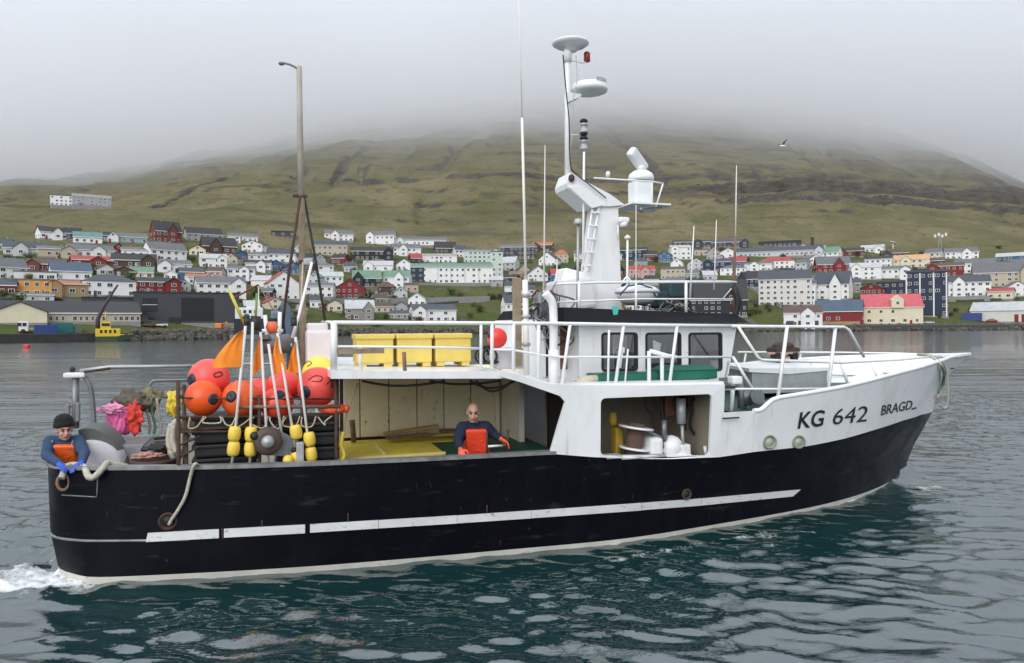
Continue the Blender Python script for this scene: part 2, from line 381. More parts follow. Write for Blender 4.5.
# ------------------------------------------------------------------ hillside
def hill_material():
    m = bpy.data.materials.new('hillside_ground'); m.use_nodes = True
    nt = m.node_tree; N = nt.nodes; L = nt.links; b = N['Principled BSDF']; b.inputs['Roughness'].default_value = .95
    b.inputs['Specular IOR Level'].default_value = .1
    geo = N.new('ShaderNodeNewGeometry'); zone = N.new('ShaderNodeAttribute'); zone.attribute_name = 'zone'
    def noise(scale, det=6, stretch=(1, 1, 1), rough=.6):
        mp = N.new('ShaderNodeMapping'); mp.inputs['Scale'].default_value = stretch; L.new(geo.outputs['Position'], mp.inputs[0])
        n = N.new('ShaderNodeTexNoise'); n.inputs['Scale'].default_value = scale; n.inputs['Detail'].default_value = det; n.inputs['Roughness'].default_value = rough
        L.new(mp.outputs[0], n.inputs['Vector']); return n.outputs['Fac']
    def ramp(f, a, b_, x0, x1):
        r = N.new('ShaderNodeValToRGB'); r.color_ramp.elements[0].position = x0; r.color_ramp.elements[1].position = x1
        r.color_ramp.elements[0].color = (*a, 1); r.color_ramp.elements[1].color = (*b_, 1); L.new(f, r.inputs[0]); return r.outputs[0]
    def mix(f, a, c):
        x = N.new('ShaderNodeMixRGB'); L.new(f, x.inputs[0])
        for i, q in ((1, a), (2, c)):
            if isinstance(q, tuple): x.inputs[i].default_value = (*q, 1)
            else: L.new(q, x.inputs[i])
        return x.outputs[0]
    def rng(f, a, b_):
        r = N.new('ShaderNodeMapRange'); r.inputs[1].default_value = a; r.inputs[2].default_value = b_; r.clamp = True; L.new(f, r.inputs[0]); return r.outputs[0]
    grass = ramp(noise(.012, 8), (.125, .116, .060), (.210, .178, .105), .36, .66)
    grass = mix(rng(noise(.03, 7, (1, .5, 2)), .50, .72), grass, (.105, .112, .050))
    grass = mix(rng(noise(.11, 6), .55, .75), grass, (.085, .075, .042))
    grass = mix(rng(noise(.05, 6, (.12, .12, 2.2)), .56, .70), grass, (.085, .078, .050))
    grass = mix(rng(noise(.45, 4), .56, .74), grass, (.070, .066, .034))
    town = ramp(noise(.05, 7), (.065, .095, .026), (.115, .115, .048), .4, .6)
    town = mix(rng(noise(.07, 6, (1.3, .8, 1)), .60, .66), town, (.12, .115, .105))
    town = mix(rng(noise(.09, 5), .56, .66), town, (.10, .08, .045))
    col = mix(zone.outputs['Fac'], town, grass)
    sp = N.new('ShaderNodeSeparateXYZ'); L.new(geo.outputs['True Normal'], sp.inputs[0])
    ad = N.new('ShaderNodeMath'); ad.operation = 'MULTIPLY_ADD'; ad.inputs[1].default_value = .16
    L.new(noise(.05, 6), ad.inputs[0]); L.new(sp.outputs['Z'], ad.inputs[2])
    rock = rng(ad.outputs[0], .91, .83)
    rk = N.new('ShaderNodeMath'); rk.operation = 'MULTIPLY'; rk.use_clamp = True; L.new(rock, rk.inputs[0]); L.new(zone.outputs['Fac'], rk.inputs[1])
    rc = ramp(noise(.14, 6, (.6, .6, 3)), (.055, .052, .048), (.120, .110, .088), .35, .65)
    col = mix(rk.outputs[0], col, rc)
    L.new(col, b.inputs['Base Color'])
    bp = N.new('ShaderNodeBump'); bp.inputs['Strength'].default_value = .8; bp.inputs['Distance'].default_value = 4.0
    L.new(noise(.06, 8, (1, 1, 1), .7), bp.inputs['Height']); L.new(bp.outputs[0], b.inputs['Normal'])
    return m
tt = np.concatenate([np.linspace(-1.7, -.85, 40, endpoint=False), np.linspace(-.85, .85, 430), np.linspace(.85, 1.7, 41)[1:]])
dd = np.concatenate([[-14, -6, -3, -1.6, -.8, 0, .01, 2, 6, 10, 14], np.linspace(18, 205, 40), np.linspace(209, 1150, 225), np.linspace(1170, 1600, 12)])
T2, D2 = np.meshgrid(tt, dd); Y2 = shore(T2) + D2; X2 = T2 * Y2; Z2 = terrain(X2, Y2)
jag = np.clip(1 - np.abs(D2) / 4, 0, 1); Z2 = Z2 + jag * .35 * fbm(X2 / 3, Y2 / 3, 3, 77)
hz = np.clip((D2 - 175) / 60 + .5 * fbm(X2 / 40, Y2 / 40, 2, 44), 0, 1)
tag(gridmesh('hillside', X2, Y2, Z2, hill_material(), {'zone': hz}), kind='structure')

# ------------------------------------------------------------------ water
def water_material():
    m = bpy.data.materials.new('sea_water'); m.use_nodes = True
    nt = m.node_tree; N = nt.nodes; L = nt.links; b = N['Principled BSDF']
    b.inputs['IOR'].default_value = 2.5; b.inputs['Roughness'].default_value = .07
    geo = N.new('ShaderNodeNewGeometry')
    def noise(scale, det, stretch=(1, 1, 1), rough=.55):
        mp = N.new('ShaderNodeMapping'); mp.inputs['Scale'].default_value = stretch; L.new(geo.outputs['Position'], mp.inputs[0])
        n = N.new('ShaderNodeTexNoise'); n.inputs['Scale'].default_value = scale; n.inputs['Detail'].default_value = det; n.inputs['Roughness'].default_value = rough
        L.new(mp.outputs[0], n.inputs['Vector']); return n.outputs['Fac']
    at = N.new('ShaderNodeAttribute'); at.attribute_name = 'foam'
    n1 = noise(3.2, 8, (1, 1, 1), .72); n2 = noise(11, 5, (1, 1, 1), .6)
    a1 = N.new('ShaderNodeMath'); a1.operation = 'ADD'; L.new(n1, a1.inputs[0]); L.new(at.outputs['Fac'], a1.inputs[1])
    a2 = N.new('ShaderNodeMath'); a2.operation = 'MULTIPLY_ADD'; a2.inputs[1].default_value = .25; L.new(n2, a2.inputs[0]); L.new(a1.outputs[0], a2.inputs[2])
    fm = N.new('ShaderNodeMapRange'); fm.inputs[1].default_value = 1.08; fm.inputs[2].default_value = 1.28; L.new(a2.outputs[0], fm.inputs[0])
    cm = N.new('ShaderNodeMixRGB'); L.new(fm.outputs[0], cm.inputs[0]); cm.inputs[2].default_value = (.86, .89, .90, 1)
    # aerated water beside the hull is greener
    gm = N.new('ShaderNodeMixRGB'); ga = N.new('ShaderNodeAttribute'); ga.attribute_name = 'aerated'
    L.new(ga.outputs['Fac'], gm.inputs[0]); gm.inputs[1].default_value = (.0075, .027, .033, 1); gm.inputs[2].default_value = (.006, .036, .036, 1)
    L.new(gm.outputs[0], cm.inputs[1]); L.new(cm.outputs[0], b.inputs['Base Color'])
    rr = N.new('ShaderNodeMapRange'); rr.inputs[3].default_value = .06; rr.inputs[4].default_value = .75; L.new(fm.outputs[0], rr.inputs[0]); L.new(rr.outputs[0], b.inputs['Roughness'])
    b1 = N.new('ShaderNodeBump'); b1.inputs['Strength'].default_value = .22; b1.inputs['Distance'].default_value = .06
    L.new(noise(2.6, 4, (1, 1.9, 1), .5), b1.inputs['Height'])
    cp_ = N.new('ShaderNodeAttribute'); cp_.attribute_name = 'chop'; cr_ = N.new('ShaderNodeMapRange'); cr_.inputs[3].default_value = .22; cr_.inputs[4].default_value = .95; L.new(cp_.outputs['Fac'], cr_.inputs[0]); L.new(cr_.outputs[0], b1.inputs['Strength'])
    b2 = N.new('ShaderNodeBump'); b2.inputs['Strength'].default_value = .16; b2.inputs['Distance'].default_value = .02
    L.new(noise(9, 3, (1, 1.6, 1)), b2.inputs['Height']); L.new(b1.outputs[0], b2.inputs['Normal']); L.new(b2.outputs[0], b.inputs['Normal'])
    return m
ys = [-40, -20, -8, 0]; y = 3.; 
while y < 430: ys.append(y); y += max(.044, (y - 4) * .0056)
xs = np.concatenate([[-700, -400, -200, -120, -70, -45, -32, -24], np.arange(-16, 21, .068), [29, 34, 42, 55, 75, 110, 160, 240, 400, 700]])
XX, YY = np.meshgrid(xs, np.array(ys)); ZZ = np.zeros_like(XX)
fade = np.clip(1.4 - YY / 90, 0, 1) * np.clip((YY + 1) / 3, 0, 1)
wxx = XX + .16 * fbm(XX / 1.1, YY / 1.1, 2, 71); wyy = YY + .16 * fbm(XX / 1.1 + 9, YY / 1.1, 2, 72)
for i in range(44):
    lam = .19 * (.80 / .19) ** RNG.random(); a = RNG.normal(R(86), R(27)); kx, ky = math.cos(a), math.sin(a); ph = RNG.random() * 6.28
    am = .0082 * lam ** .86 * (.6 + .8 * RNG.random())
    q = np.sin(2 * np.pi * (wxx * kx + wyy * ky) / lam + ph)
    ZZ += am * (q - .22 * np.cos(4 * np.pi * (wxx * kx + wyy * ky) / lam + 2 * ph)) * fade * (.75 + .45 * vnoise(XX / 4 + i, YY / 4, 60))
ZZ += .012 * fade * fbm(XX / 3.5, YY / 1.8, 2, 91)
bx = (XX - BO[0]) * ca + (YY - BO[1]) * sa; by = -(XX - BO[0]) * sa + (YY - BO[1]) * ca
WLX = np.array([.28, .36, .62, .97, 2.18, 3.44, 4.76, 6.19, 8.04, 9.55, 11.78, 13.23, 14.44, 15.3, 15.97])
WLB = np.array([0., 1.18, 1.56, 1.84, 2.06, 2.25, 2.36, 2.43, 2.5, 2.31, 1.91, 1.5, .97, .45, 0])
hb = np.interp(bx, WLX, WLB, left=0, right=0); inside = (bx > .28) & (bx < 15.97)
side = np.abs(by) - hb                                          # distance off the hull side
ZZ *= np.where(inside, np.clip(.22 + np.maximum(side, 0) / 1.6, 0, 1), 1); ZZ += np.where(inside, .015 * np.exp(-np.maximum(side, 0) / .6), 0)
# diverging bow wave and stern wash
s_ = 15.95 - bx; off = np.abs(by) - (.12 + .36 * s_)
crest = np.where(s_ > -.3, .21 * np.exp(-(off / (.22 + .05 * np.maximum(s_, 0))) ** 2) * np.exp(-np.maximum(s_, 0) / 1.9), 0)
crest += np.where(s_ > .8, .06 * np.exp(-((np.abs(by) - (.2 + .23 * s_)) / .3) ** 2) * np.exp(-np.maximum(s_, 0) / 5), 0)
ZZ += crest * (1 + .5 * vnoise(XX * 2.2, YY * 2.2, 5))
turb = np.where(inside, np.exp(-np.maximum(side, 0) / .8), 0)
ZZ += turb * .016 * fbm(XX * 2.5, YY * 2.5, 3, 8)
wk = np.where(bx < 1.5, np.exp(-(np.maximum(np.abs(by) - 1.6, 0) / .62) ** 2) * np.clip((1.5 - bx) / .8, 0, 1) * np.exp(np.minimum(bx, 0) / 9), 0)
ZZ += wk * (.05 + .10 * fbm(XX * 2.2, YY * 2.2, 4, 18))
n = fbm(XX * 1.1, YY * 1.1, 4, 55); n2 = fbm(bx * .5, by * 2.6, 4, 65)
foam = wk * (.62 + .22 * n) * np.clip(.68 - .38 * (by + .9), .55, 1.2)
foam = np.maximum(foam, np.where(inside, np.exp(-np.maximum(side, 0) / .09) * (.46 + .34 * n), 0))
foam = np.maximum(foam, np.where(inside & (side > 0), np.exp(-((side - .75) / .55) ** 2) * np.clip(.18 + .42 * n2, 0, .5), 0))
foam = np.maximum(foam, crest * 4.2 * np.clip(.35 + n, 0, 1))
foam = np.maximum(foam, np.where((bx < .6) & (bx > -9), np.exp(-((np.abs(by) - 2.3 + .1 * bx) / .8) ** 2) * np.clip(.15 + .4 * n2, 0, .45), 0))
aer = np.clip(np.exp(-np.maximum(side, 0) / 2.6) * inside + wk, 0, 1)
dist = np.hypot(np.maximum(np.maximum(-bx, bx - 16), 0), np.maximum(np.abs(by) - 2.4, 0)); chop = np.clip((dist - 3) / 14, 0, 1)
sea = gridmesh('sea', XX, YY, ZZ, water_material(), {'foam': foam, 'aerated': aer, 'chop': chop}); tag(sea, kind='structure')

# ------------------------------------------------------------------ low cloud lying on the hilltop
def cloud_material():
    m = bpy.data.materials.new('low_cloud'); m.use_nodes = True
    nt = m.node_tree; N = nt.nodes; L = nt.links; N.remove(N['Principled BSDF'])
    v = N.new('ShaderNodeVolumePrincipled'); v.inputs['Color'].default_value = (.98, .985, 1, 1); v.inputs['Anisotropy'].default_value = .45
    geo = N.new('ShaderNodeNewGeometry'); sp = N.new('ShaderNodeSeparateXYZ'); L.new(geo.outputs['Position'], sp.inputs[0])
    mp = N.new('ShaderNodeMapping'); mp.inputs['Scale'].default_value = (1, 1, 2.2); L.new(geo.outputs['Position'], mp.inputs[0])
    nz = N.new('ShaderNodeTexNoise'); nz.inputs['Scale'].default_value = .0042; nz.inputs['Detail'].default_value = 4; nz.inputs['Roughness'].default_value = .55; L.new(mp.outputs[0], nz.inputs['Vector'])
    # a bank: an ellipsoid with soft, uneven edges
    e = N.new('ShaderNodeMapping'); e.vector_type = 'TEXTURE'; e.inputs['Location'].default_value = CL_C; e.inputs['Scale'].default_value = CL_R
    L.new(geo.outputs['Position'], e.inputs[0])
    ln = N.new('ShaderNodeVectorMath'); ln.operation = 'LENGTH'; L.new(e.outputs[0], ln.inputs[0])
    a = N.new('ShaderNodeMath'); a.operation = 'MULTIPLY_ADD'; a.inputs[1].default_value = .7; L.new(nz.outputs['Fac'], a.inputs[0]); L.new(ln.outputs['Value'], a.inputs[2])
    r = N.new('ShaderNodeMapRange'); r.interpolation_type = 'SMOOTHSTEP'; r.inputs[1].default_value = 1.42; r.inputs[2].default_value = .85; r.inputs[3].default_value = 0; r.inputs[4].default_value = CLOUD
    L.new(a.outputs[0], r.inputs[0])
    # thin veil that hangs below the bank
    rv = N.new('ShaderNodeMapRange'); rv.interpolation_type = 'SMOOTHSTEP'; rv.inputs[1].default_value = VEIL_R; rv.inputs[2].default_value = .9; rv.inputs[3].default_value = 0; rv.inputs[4].default_value = VEIL; L.new(ln.outputs['Value'], rv.inputs[0])
    sm = N.new('ShaderNodeMath'); sm.operation = 'ADD'; L.new(r.outputs[0], sm.inputs[0]); L.new(rv.outputs[0], sm.inputs[1]); L.new(sm.outputs[0], v.inputs['Density'])
    L.new(v.outputs[0], N['Material Output'].inputs['Volume'])
    return m
CLOUD = .0085; CL_C = (60, 1285, 325); CL_R = (1900, 620, 158); VEIL = .0015; VEIL_R = 1.75
c = MB().ball(CL_C, tuple(q * 1.76 for q in CL_R), 48)
tag(solo('low_cloud', c, cloud_material(), None, None, CL_C, boat=False), kind='stuff')
# ------------------------------------------------------------------ the fishing boat
boat = thing('fishing_boat', 'black hulled fishing boat with white wheelhouse and KG 642 on its bow', 'fishing boat', (0, 0, 0))
def resample(pts, n):
    s = spline([(x, y, 0) for x, y in pts], 10); l = [0]
    for i in range(1, len(s)): l.append(l[-1] + (s[i] - s[i - 1]).length)
    u = np.linspace(0, l[-1], n); return np.interp(u, l, [p.x for p in s]), np.maximum(np.interp(u, l, [p.y for p in s]), 0)
NP = 110
WL = list(zip([.28] + list(WLX), [0., ] + list(WLB))); WL = [(.27, 0), (.29, .65)] + list(zip(WLX[1:], WLB[1:]))
DK = [(.12, 0), (.13, .6), (.18, 1.02), (.34, 1.40), (.62, 1.64), (1.0, 1.80), (2.2, 2.17), (3.44, 2.4), (4.74, 2.55), (6.1, 2.65), (7.5, 2.69), (9, 2.68), (10.5, 2.56), (12, 2.32), (13.3, 1.95), (14.6, 1.45), (15.7, .82), (16.45, .32), (16.86, 0)]
KN = [(.16, 0), (.17, .62), (.21, 1.04), (.37, 1.42), (.65, 1.66), (1.02, 1.83), (2.2, 2.17), (3.44, 2.36), (4.74, 2.48), (6.1, 2.56), (7.8, 2.60), (9.3, 2.46), (11, 2.2), (12.5, 1.86), (13.8, 1.4), (14.9, .86), (15.7, .4), (16.32, 0)]
zbx = [-1, 6.9, 7.6, 8.6, 9.7, 10.5, 11.5, 12.5, 13.3, 14.5, 15.6, 16.84, 18]; zbz = [1.5, 1.49, 1.40, 1.31, 1.265, 1.265, 1.265, 1.31, 1.37, 1.45, 1.44, 1.36, 1.36]
zb = lambda x: np.interp(x, zbx, zbz)
wx, wy = resample(WL, NP); kx, ky = resample(KN, NP); dx, dy = resample(DK, NP)
hull = MB()
def strip(A, Bq, mi, n=1):
    """surface between two level curves, both sides; each curve (x, y, z)"""
    for sgn in (-1, 1):
        vs = []
        for k in range(n + 1):
            f = k / n
            for i in range(NP): vs.append((A[0][i] * (1 - f) + Bq[0][i] * f, sgn * (A[1][i] * (1 - f) + Bq[1][i] * f), A[2][i] * (1 - f) + Bq[2][i] * f - (drop[i] * f if sgn > 0 and Bq is dk else 0)))
        fs = []
        for k in range(n):
            for i in range(NP - 1):
                q = [k * NP + i, k * NP + i + 1, (k + 1) * NP + i + 1, (k + 1) * NP + i]
                fs.append(q if sgn < 0 else q[::-1])
        hull.add(vs, fs, mi, True)
one = np.ones(NP)
under = (wx * .97 + .4, wy * .8, -.8 * one); wl = (wx, wy, -.06 * one)
f = .2; bt = (wx * (1 - f) + kx * f, wy * (1 - f) + ky * f, (.088 + .02 * np.clip((wx - 12) / 4, 0, 1)) * one)
kn = (kx, ky, .55 * one + .10 * np.clip((kx - 8) / 8, 0, 1) ** 1.5)
dk = (dx, dy, zb(dx)); pdrop = lambda x: float(np.interp(x, [.1, .6, 6, 7], [0, .2, .2, 0])); drop = [pdrop(x) for x in dx]
strip(under, wl, 1); strip(wl, bt, 1); strip(bt, kn, 0, 3); strip(kn, dk, 0, 4)
hull_o = part('hull', hull, [M_HULL, M_BOOT], boat)
# inner face of the aft bulwark, and its worn cap rail
inn = MB(); cap = MB()
ix = dx + .10 * np.clip(1 - dx, 0, 1); iy = np.maximum(dy - .09, 0); sel = [i for i in range(NP) if dx[i] < 8.6]
for sgn in (-1, 1):
    a = [(ix[i] + .04, sgn * float(max(min(iy[i], np.interp(ix[i] + .04, kx, ky) - .07), 0)), .5) for i in sel]; b = [(ix[i], sgn * iy[i], zb(dx[i]) - .001 - (drop[i] if sgn > 0 else 0)) for i in sel]; k = len(sel)
    inn.add(a + b, [(i, i + 1, k + i + 1, k + i) for i in range(k - 1)], 0, True)
    s2 = [i for i in sel if dx[i] < 7.05]; k = len(s2)
    lo = [(dx[i] - .02 * (dx[i] < .5), sgn * (dy[i] + .022), zb(dx[i]) - .035 - (drop[i] if sgn > 0 else 0)) for i in s2]; l2 = [(p[0], p[1], p[2] + .05) for p in lo]
    l3 = [(ix[i] + .01, sgn * max(iy[i] - .012, 0), zb(dx[i]) + .015 - (drop[i] if sgn > 0 else 0)) for i in s2]; l4 = [(p[0], p[1], p[2] - .05) for p in l3]
    vs = lo + l2 + l3 + l4
    cap.add(vs, [(r * k + i, r * k + i + 1, (r + 1) % 4 * k + i + 1, (r + 1) % 4 * k + i) for r in range(4) for i in range(k - 1)], 0)
part('bulwark_lining', inn, mat('lining_cream', (.58, .56, .50), .6, var=.15, scale=2, wear=RUST, wear_amt=.4), boat); part('cap_rail', cap, M_RIM, boat)
# knuckle ledge low on the stern
kl = MB()
s2 = [i for i in range(NP) if kx[i] < 2.1]
pts = [(kx[i], -ky[i] - .004, .55) for i in reversed(s2)] + [(kx[i], ky[i] + .004, .55) for i in s2]
kl.tube(pts, .018, 6); part('knuckle_ledge', kl, M_RIM, boat)

# BVH of the starboard side, to lay marks on it
def bvh(mb): return BVHTree.FromPolygons([tuple(q) for q in mb.v], mb.f)
def onside(tree, px, py):
    tx, _, tz = ray(px, py); d = Vector((tx * ca + sa, -tx * sa + ca, tz)).normalized()
    h = tree.ray_cast(CAMB, d); return h[0]
# bow topsides
tpx = [10.2, 10.40, 10.47, 10.55, 10.66, 10.78, 10.95, 11.3, 12.3, 13.9, 15.4, 16.6, 17.9]; tpz = [1.925, 1.925, 1.95, 2.01, 2.08, 2.11, 2.125, 2.15, 2.23, 2.40, 2.51, 2.56, 2.57]
TOP = [(10.3, 2.70), (11, 2.655), (12, 2.52), (13, 2.30), (14, 2.01), (15, 1.60), (16, 1.06), (16.8, .55), (17.4, .21), (17.9, 0)]
DKB = [(10.3, 2.58), (11, 2.49), (12, 2.32), (13.3, 1.95), (14.6, 1.45), (15.7, .82), (16.45, .32), (16.86, 0)]
NB = 90
bxs = np.concatenate([np.linspace(0, .12, 22, endpoint=False), np.linspace(.12, 1, NB - 22)])
def bowcurve(tab):
    s = spline([(x, y, 0) for x, y in tab], 12); l = [0]
    for i in range(1, len(s)): l.append(l[-1] + (s[i] - s[i - 1]).length)
    u = bxs * l[-1]; return np.interp(u, l, [p.x for p in s]), np.maximum(np.interp(u, l, [p.y for p in s]), 0)
ux, uy = bowcurve(TOP); lx, ly = bowcurve(DKB); uz = np.interp(ux, tpx, tpz); lz = zb(lx)
bow = MB(); NK = 7
def flare(f): return f ** 1.15
for sgn in (-1, 1):
    vs = []; vi = []
    for k in range(NK + 1):
        f = k / NK; g = flare(f)
        for i in range(NB):
            rk = .30 * np.sin(math.pi * f) * max(0, (lx[i] - 15.0) / 1.9)     # hollow under the stem head
            x_ = lx[i] * (1 - f) + ux[i] * f - rk * .8; y_ = ly[i] * (1 - g) + uy[i] * g; z_ = lz[i] * (1 - f) + uz[i] * f
            vs.append((x_, sgn * y_, z_)); vi.append((x_ - .10 * max(0, (x_ - 15) / 2.5), sgn * max(y_ - .06, 0), z_))
    qs = [(k * NB + i, k * NB + i + 1, (k + 1) * NB + i + 1, (k + 1) * NB + i) for k in range(NK) for i in range(NB - 1)]
    bow.add(vs, qs, 0, True); bow.add(vi, qs, 0, True)
    bow.tube([(ux[i], sgn * max(uy[i] - .03, 0), uz[i] + .005) for i in range(NB)], .04, 8)
bow_o = part('bow_topside', bow, M_WHITE, boat)
# planked stem head
sh = MB().prism([(17.15, -.36, 2.545), (17.95, -.03, 2.575), (17.95, .03, 2.575), (17.15, .36, 2.545)], (0, 0, .05)); part('stem_head', sh, M_WHITE, boat)
# side panel of the superstructure with the hauling opening
def sidepoly(mb, outer, hole, yf, t, mi=0):
    """outline in (x, z), y from yf(x, z); thickness t inwards"""
    bm = bmesh.new(); 
    def loop(p):
        v = [bm.verts.new((x, 0, z)) for x, z in p]; return [bm.edges.new((v[i], v[(i + 1) % len(v)])) for i in range(len(v))]
    e = loop(outer) + (loop(hole) if hole else [])
    bmesh.ops.triangle_fill(bm, use_beauty=True, use_dissolve=False, edges=e)
    bm.verts.index_update(); vs = [(q.co.x, yf(q.co.x, q.co.z), q.co.z) for q in bm.verts]; fs = [[q.index for q in f.verts] for f in bm.faces]
    ed = [[q.index for q in x.verts] for x in bm.edges if len(x.link_faces) == 1]; bm.free()
    k = len(vs); mb.add(vs, fs, mi); mb.add([(x, y + t, z) for x, y, z in vs], fs, mi)
    mb.add(vs + [(x, y + t, z) for x, y, z in vs], [(a, b, b + k, a + k) for a, b in ed], mi)
def rrect(x0, x1, z0, z1, r, n=4):
    o = []
    for cx_, cz_, a0 in ((x1 - r, z1 - r, 0), (x0 + r, z1 - r, 90), (x0 + r, z0 + r, 180), (x1 - r, z0 + r, 270)):
        for i in range(n + 1):
            a = R(a0 + 90 * i / n); o.append((cx_ + r * math.cos(a), cz_ + r * math.sin(a)))
    return o
def yf(x, z):
    y4 = np.interp(x, [6, 7.5, 9, 10.4], [2.645, 2.69, 2.68, 2.57]); y5 = np.interp(x, [6, 7.5, 9, 10.4], [2.67, 2.71, 2.73, 2.70]); f = (z - 1.3) / .9
    return -(y4 + (y5 - y4) * min(max(f, 0), 1)) - .012
q = lambda px, py: (lambda v: (v.x, v.z))(P(px, py, -2.7))
xr = q(724, 400)[0]
outer = [q(551, 451.5), q(558, 426), q(565, 402), q(560, 396), q(540, 389), q(520, 382), q(502, 377), q(502, 370.5), q(520, 375), q(540, 381), q(551, 384), q(575, 385), q(620, 385), q(660, 385), q(700, 384), (xr, q(724, 384)[1]), (xr, 1.925), (10.32, 1.925)]
bot = [(x, float(zb(x)) - .03 * min(max((10.32 - x) / .6, 0), 1)) for x in np.linspace(10.32, q(551, 451)[0] + .04, 12)]
x0, zt = q(600, 396); x1, _ = q(711, 396); 
hole = rrect(x0, x1, 1.44, q(655, 396)[1], .075)
hole = [(x, z if z > 1.7 else float(zb(x)) - .0 + (z - 1.44)) for x, z in hole]
sp = MB(); sidepoly(sp, outer + bot, hole, yf, .05); part('side_wall', sp, M_WHITE, boat)
# black hull lip under the opening is the hull itself; a port-side wall without openings
pw = MB(); sidepoly(pw, [(3.9, .6), (10.32, .6), (10.32, 1.93), (xr, 1.93), (xr, 2.40), (7.0, 2.46), (6.2, 2.62), (3.9, 2.62)], None, lambda x, z: -yf(max(x, 3.9), z) if x > 6 else float(np.interp(x, [3.9, 6], [2.42, 2.63])), -.05)
part('port_wall', pw, M_WHITE, boat)
# decks
dm = MB(); s3 = [i for i in range(NP) if dx[i] < 10.5]
dyy = lambda i: float(min(iy[i], np.interp(ix[i], kx, ky) - .05)); dm.prism([(ix[i] + .05, -dyy(i), .56) for i in s3] + [(ix[i] + .05, dyy(i), .56) for i in reversed(s3)], (0, 0, .05)); part('main_deck', dm, M_DECK, boat)
fd = MB(); s4 = [i for i in range(NB) if ux[i] < 17.3]
mid = lambda i, sg: (lx[i] * .55 + ux[i] * .45 - .05, sg * max(ly[i] * .55 + uy[i] * .45 - .10, 0), 1.86 + .02 * (lx[i] - 10.3))
fd.add([mid(i, -1) for i in s4] + [mid(i, 1) for i in s4], [(i, i + 1, len(s4) + i + 1, len(s4) + i) for i in range(len(s4) - 1)]); part('foredeck', fd, M_GREEN, boat)
# shelter roof (boat deck): aft slab, slope, forward slab
sr = MB()
def slab(pts, t):
    sr.add([(x, y, z) for x, y, z in pts] + [(x, y, z - t) for x, y, z in pts], [(0, 1, 2, 3), (7, 6, 5, 4), (0, 4, 5, 1), (1, 5, 6, 2), (2, 6, 7, 3), (3, 7, 4, 0)])
YE = -2.50; za = P(340, 371, YE).z; zf = P(505, 371, YE).z; xa = P(331, 371, YE).x; xm = P(505, 371, YE).x; zq = P(551, 384.5, -2.6).z - .004
slab([(xa, YE, za), (xm, -2.62, zf), (xm, 2.55, zf), (xa, 2.4, za)], .10)
slab([(xm, -2.655, zf), (7.0, -2.695, zq), (7.0, 2.62, zq), (xm, 2.6, zf)], .09)
slab([(7.0, -2.69, zq), (xr, -2.70, zq - .03), (xr, 2.62, zq - .03), (7.0, 2.62, zq)], .06)
part('shelter_roof', sr, M_WHITE, boat)
# beige panelled back wall of the working deck
xs_ = [P(px, 400, .5).x for px in (343, 360, 389, 417, 444, 471, 500)]
bw = part('back_wall', MB().box(((xs_[0] + xs_[-1]) / 2, 0.57, 1.6), (xs_[-1] - xs_[0] + .1, .06, 2.0)), M_RUST, boat)
for a, b in zip(xs_[:-1], xs_[1:]):
    part('wall_panel', MB().rbox(((a + b) / 2, 0.52 - random.random() * .012, 1.98), (b - a - .016, .03, 1.22), .008), M_BEIGE, bw)
XB = xs_[-1]
part('bulkhead', MB().box((XB + .03, -.05, 1.6), (.06, 1.2, 1.98)).box((XB + .03, -.62, 1.6), (.09, .08, 1.98)), M_CREAM, boat)
part('bulkhead_post', MB().box((P(497, 400, .44).x, .43, 1.6), (.07, .07, 1.95)), M_BEIGE, boat)
# hauling room behind the opening
hr_ = MB().box((8.95, -.55, 1.5), (2.7, .06, 1.75)).box((xr - .06, -1.56, 1.78), (.06, 1.96, 1.2)).box((xr - .06, -1.3, .9), (.06, 1.5, .6))
part('hauling_room_wall', hr_, mat('room_wall', (.36, .32, .25), .7, var=.15, scale=2, wear=(.09, .05, .03), wear_amt=.36), boat)
part('doorway_shade', MB().box((7.62, -1.0, 1.5), (.05, .75, 1.75)), M_DARK, boat)  # dark sheet added in the doorway, standing in for the shade inside
part('room_ceiling', MB().box((8.75, -1.6, zq - .13), (2.5, 2.05, .04)), M_DARK, boat)

# wheelhouse ----------------------------------------------------
YW = -1.72
xw0, xw1t, xw1b = P(579, 340, YW).x, P(738, 330, YW).x, P(728, 384, YW).x
zw0, zw1 = zq - .05, 3.40
wh = MB()
wins = []
for px0, px1 in ((602, 637), (646, 680.5), (689, 721.5)):
    a = P(px0, 333.5, YW); b = P(px1, 370, YW); wins.append((a.x, b.x, b.z, a.z))
def wallwith(y, t, ws):
    xs = [xw0] + [v for w_ in ws for v in w_[:2]]
    bm = bmesh.new()
    def loop(p):
        v = [bm.verts.new((x, 0, z)) for x, z in p]; return [bm.edges.new((v[i], v[(i + 1) % len(v)])) for i in range(len(v))]
    e = loop([(xw0, zw0), (xw1b, zw0), (xw1t, zw1), (xw0, zw1)])
    for w_ in ws: e += loop(rrect(*w_, .05))
    bmesh.ops.triangle_fill(bm, use_beauty=True, use_dissolve=False, edges=e); bm.verts.index_update()
    vs = [(q.co.x, y, q.co.z) for q in bm.verts]; fs = [[q.index for q in f.verts] for f in bm.faces]
    ed = [[q.index for q in x.verts] for x in bm.edges if len(x.link_faces) == 1]; bm.free(); k = len(vs)
    wh.add(vs, fs); wh.add([(x, y_ + t, z) for x, y_, z in vs], fs); wh.add(vs + [(x, y_ + t, z) for x, y_, z in vs], [(a, b, b + k, a + k) for a, b in ed])
wallwith(YW, .05, wins); wallwith(-YW, -.05, wins)
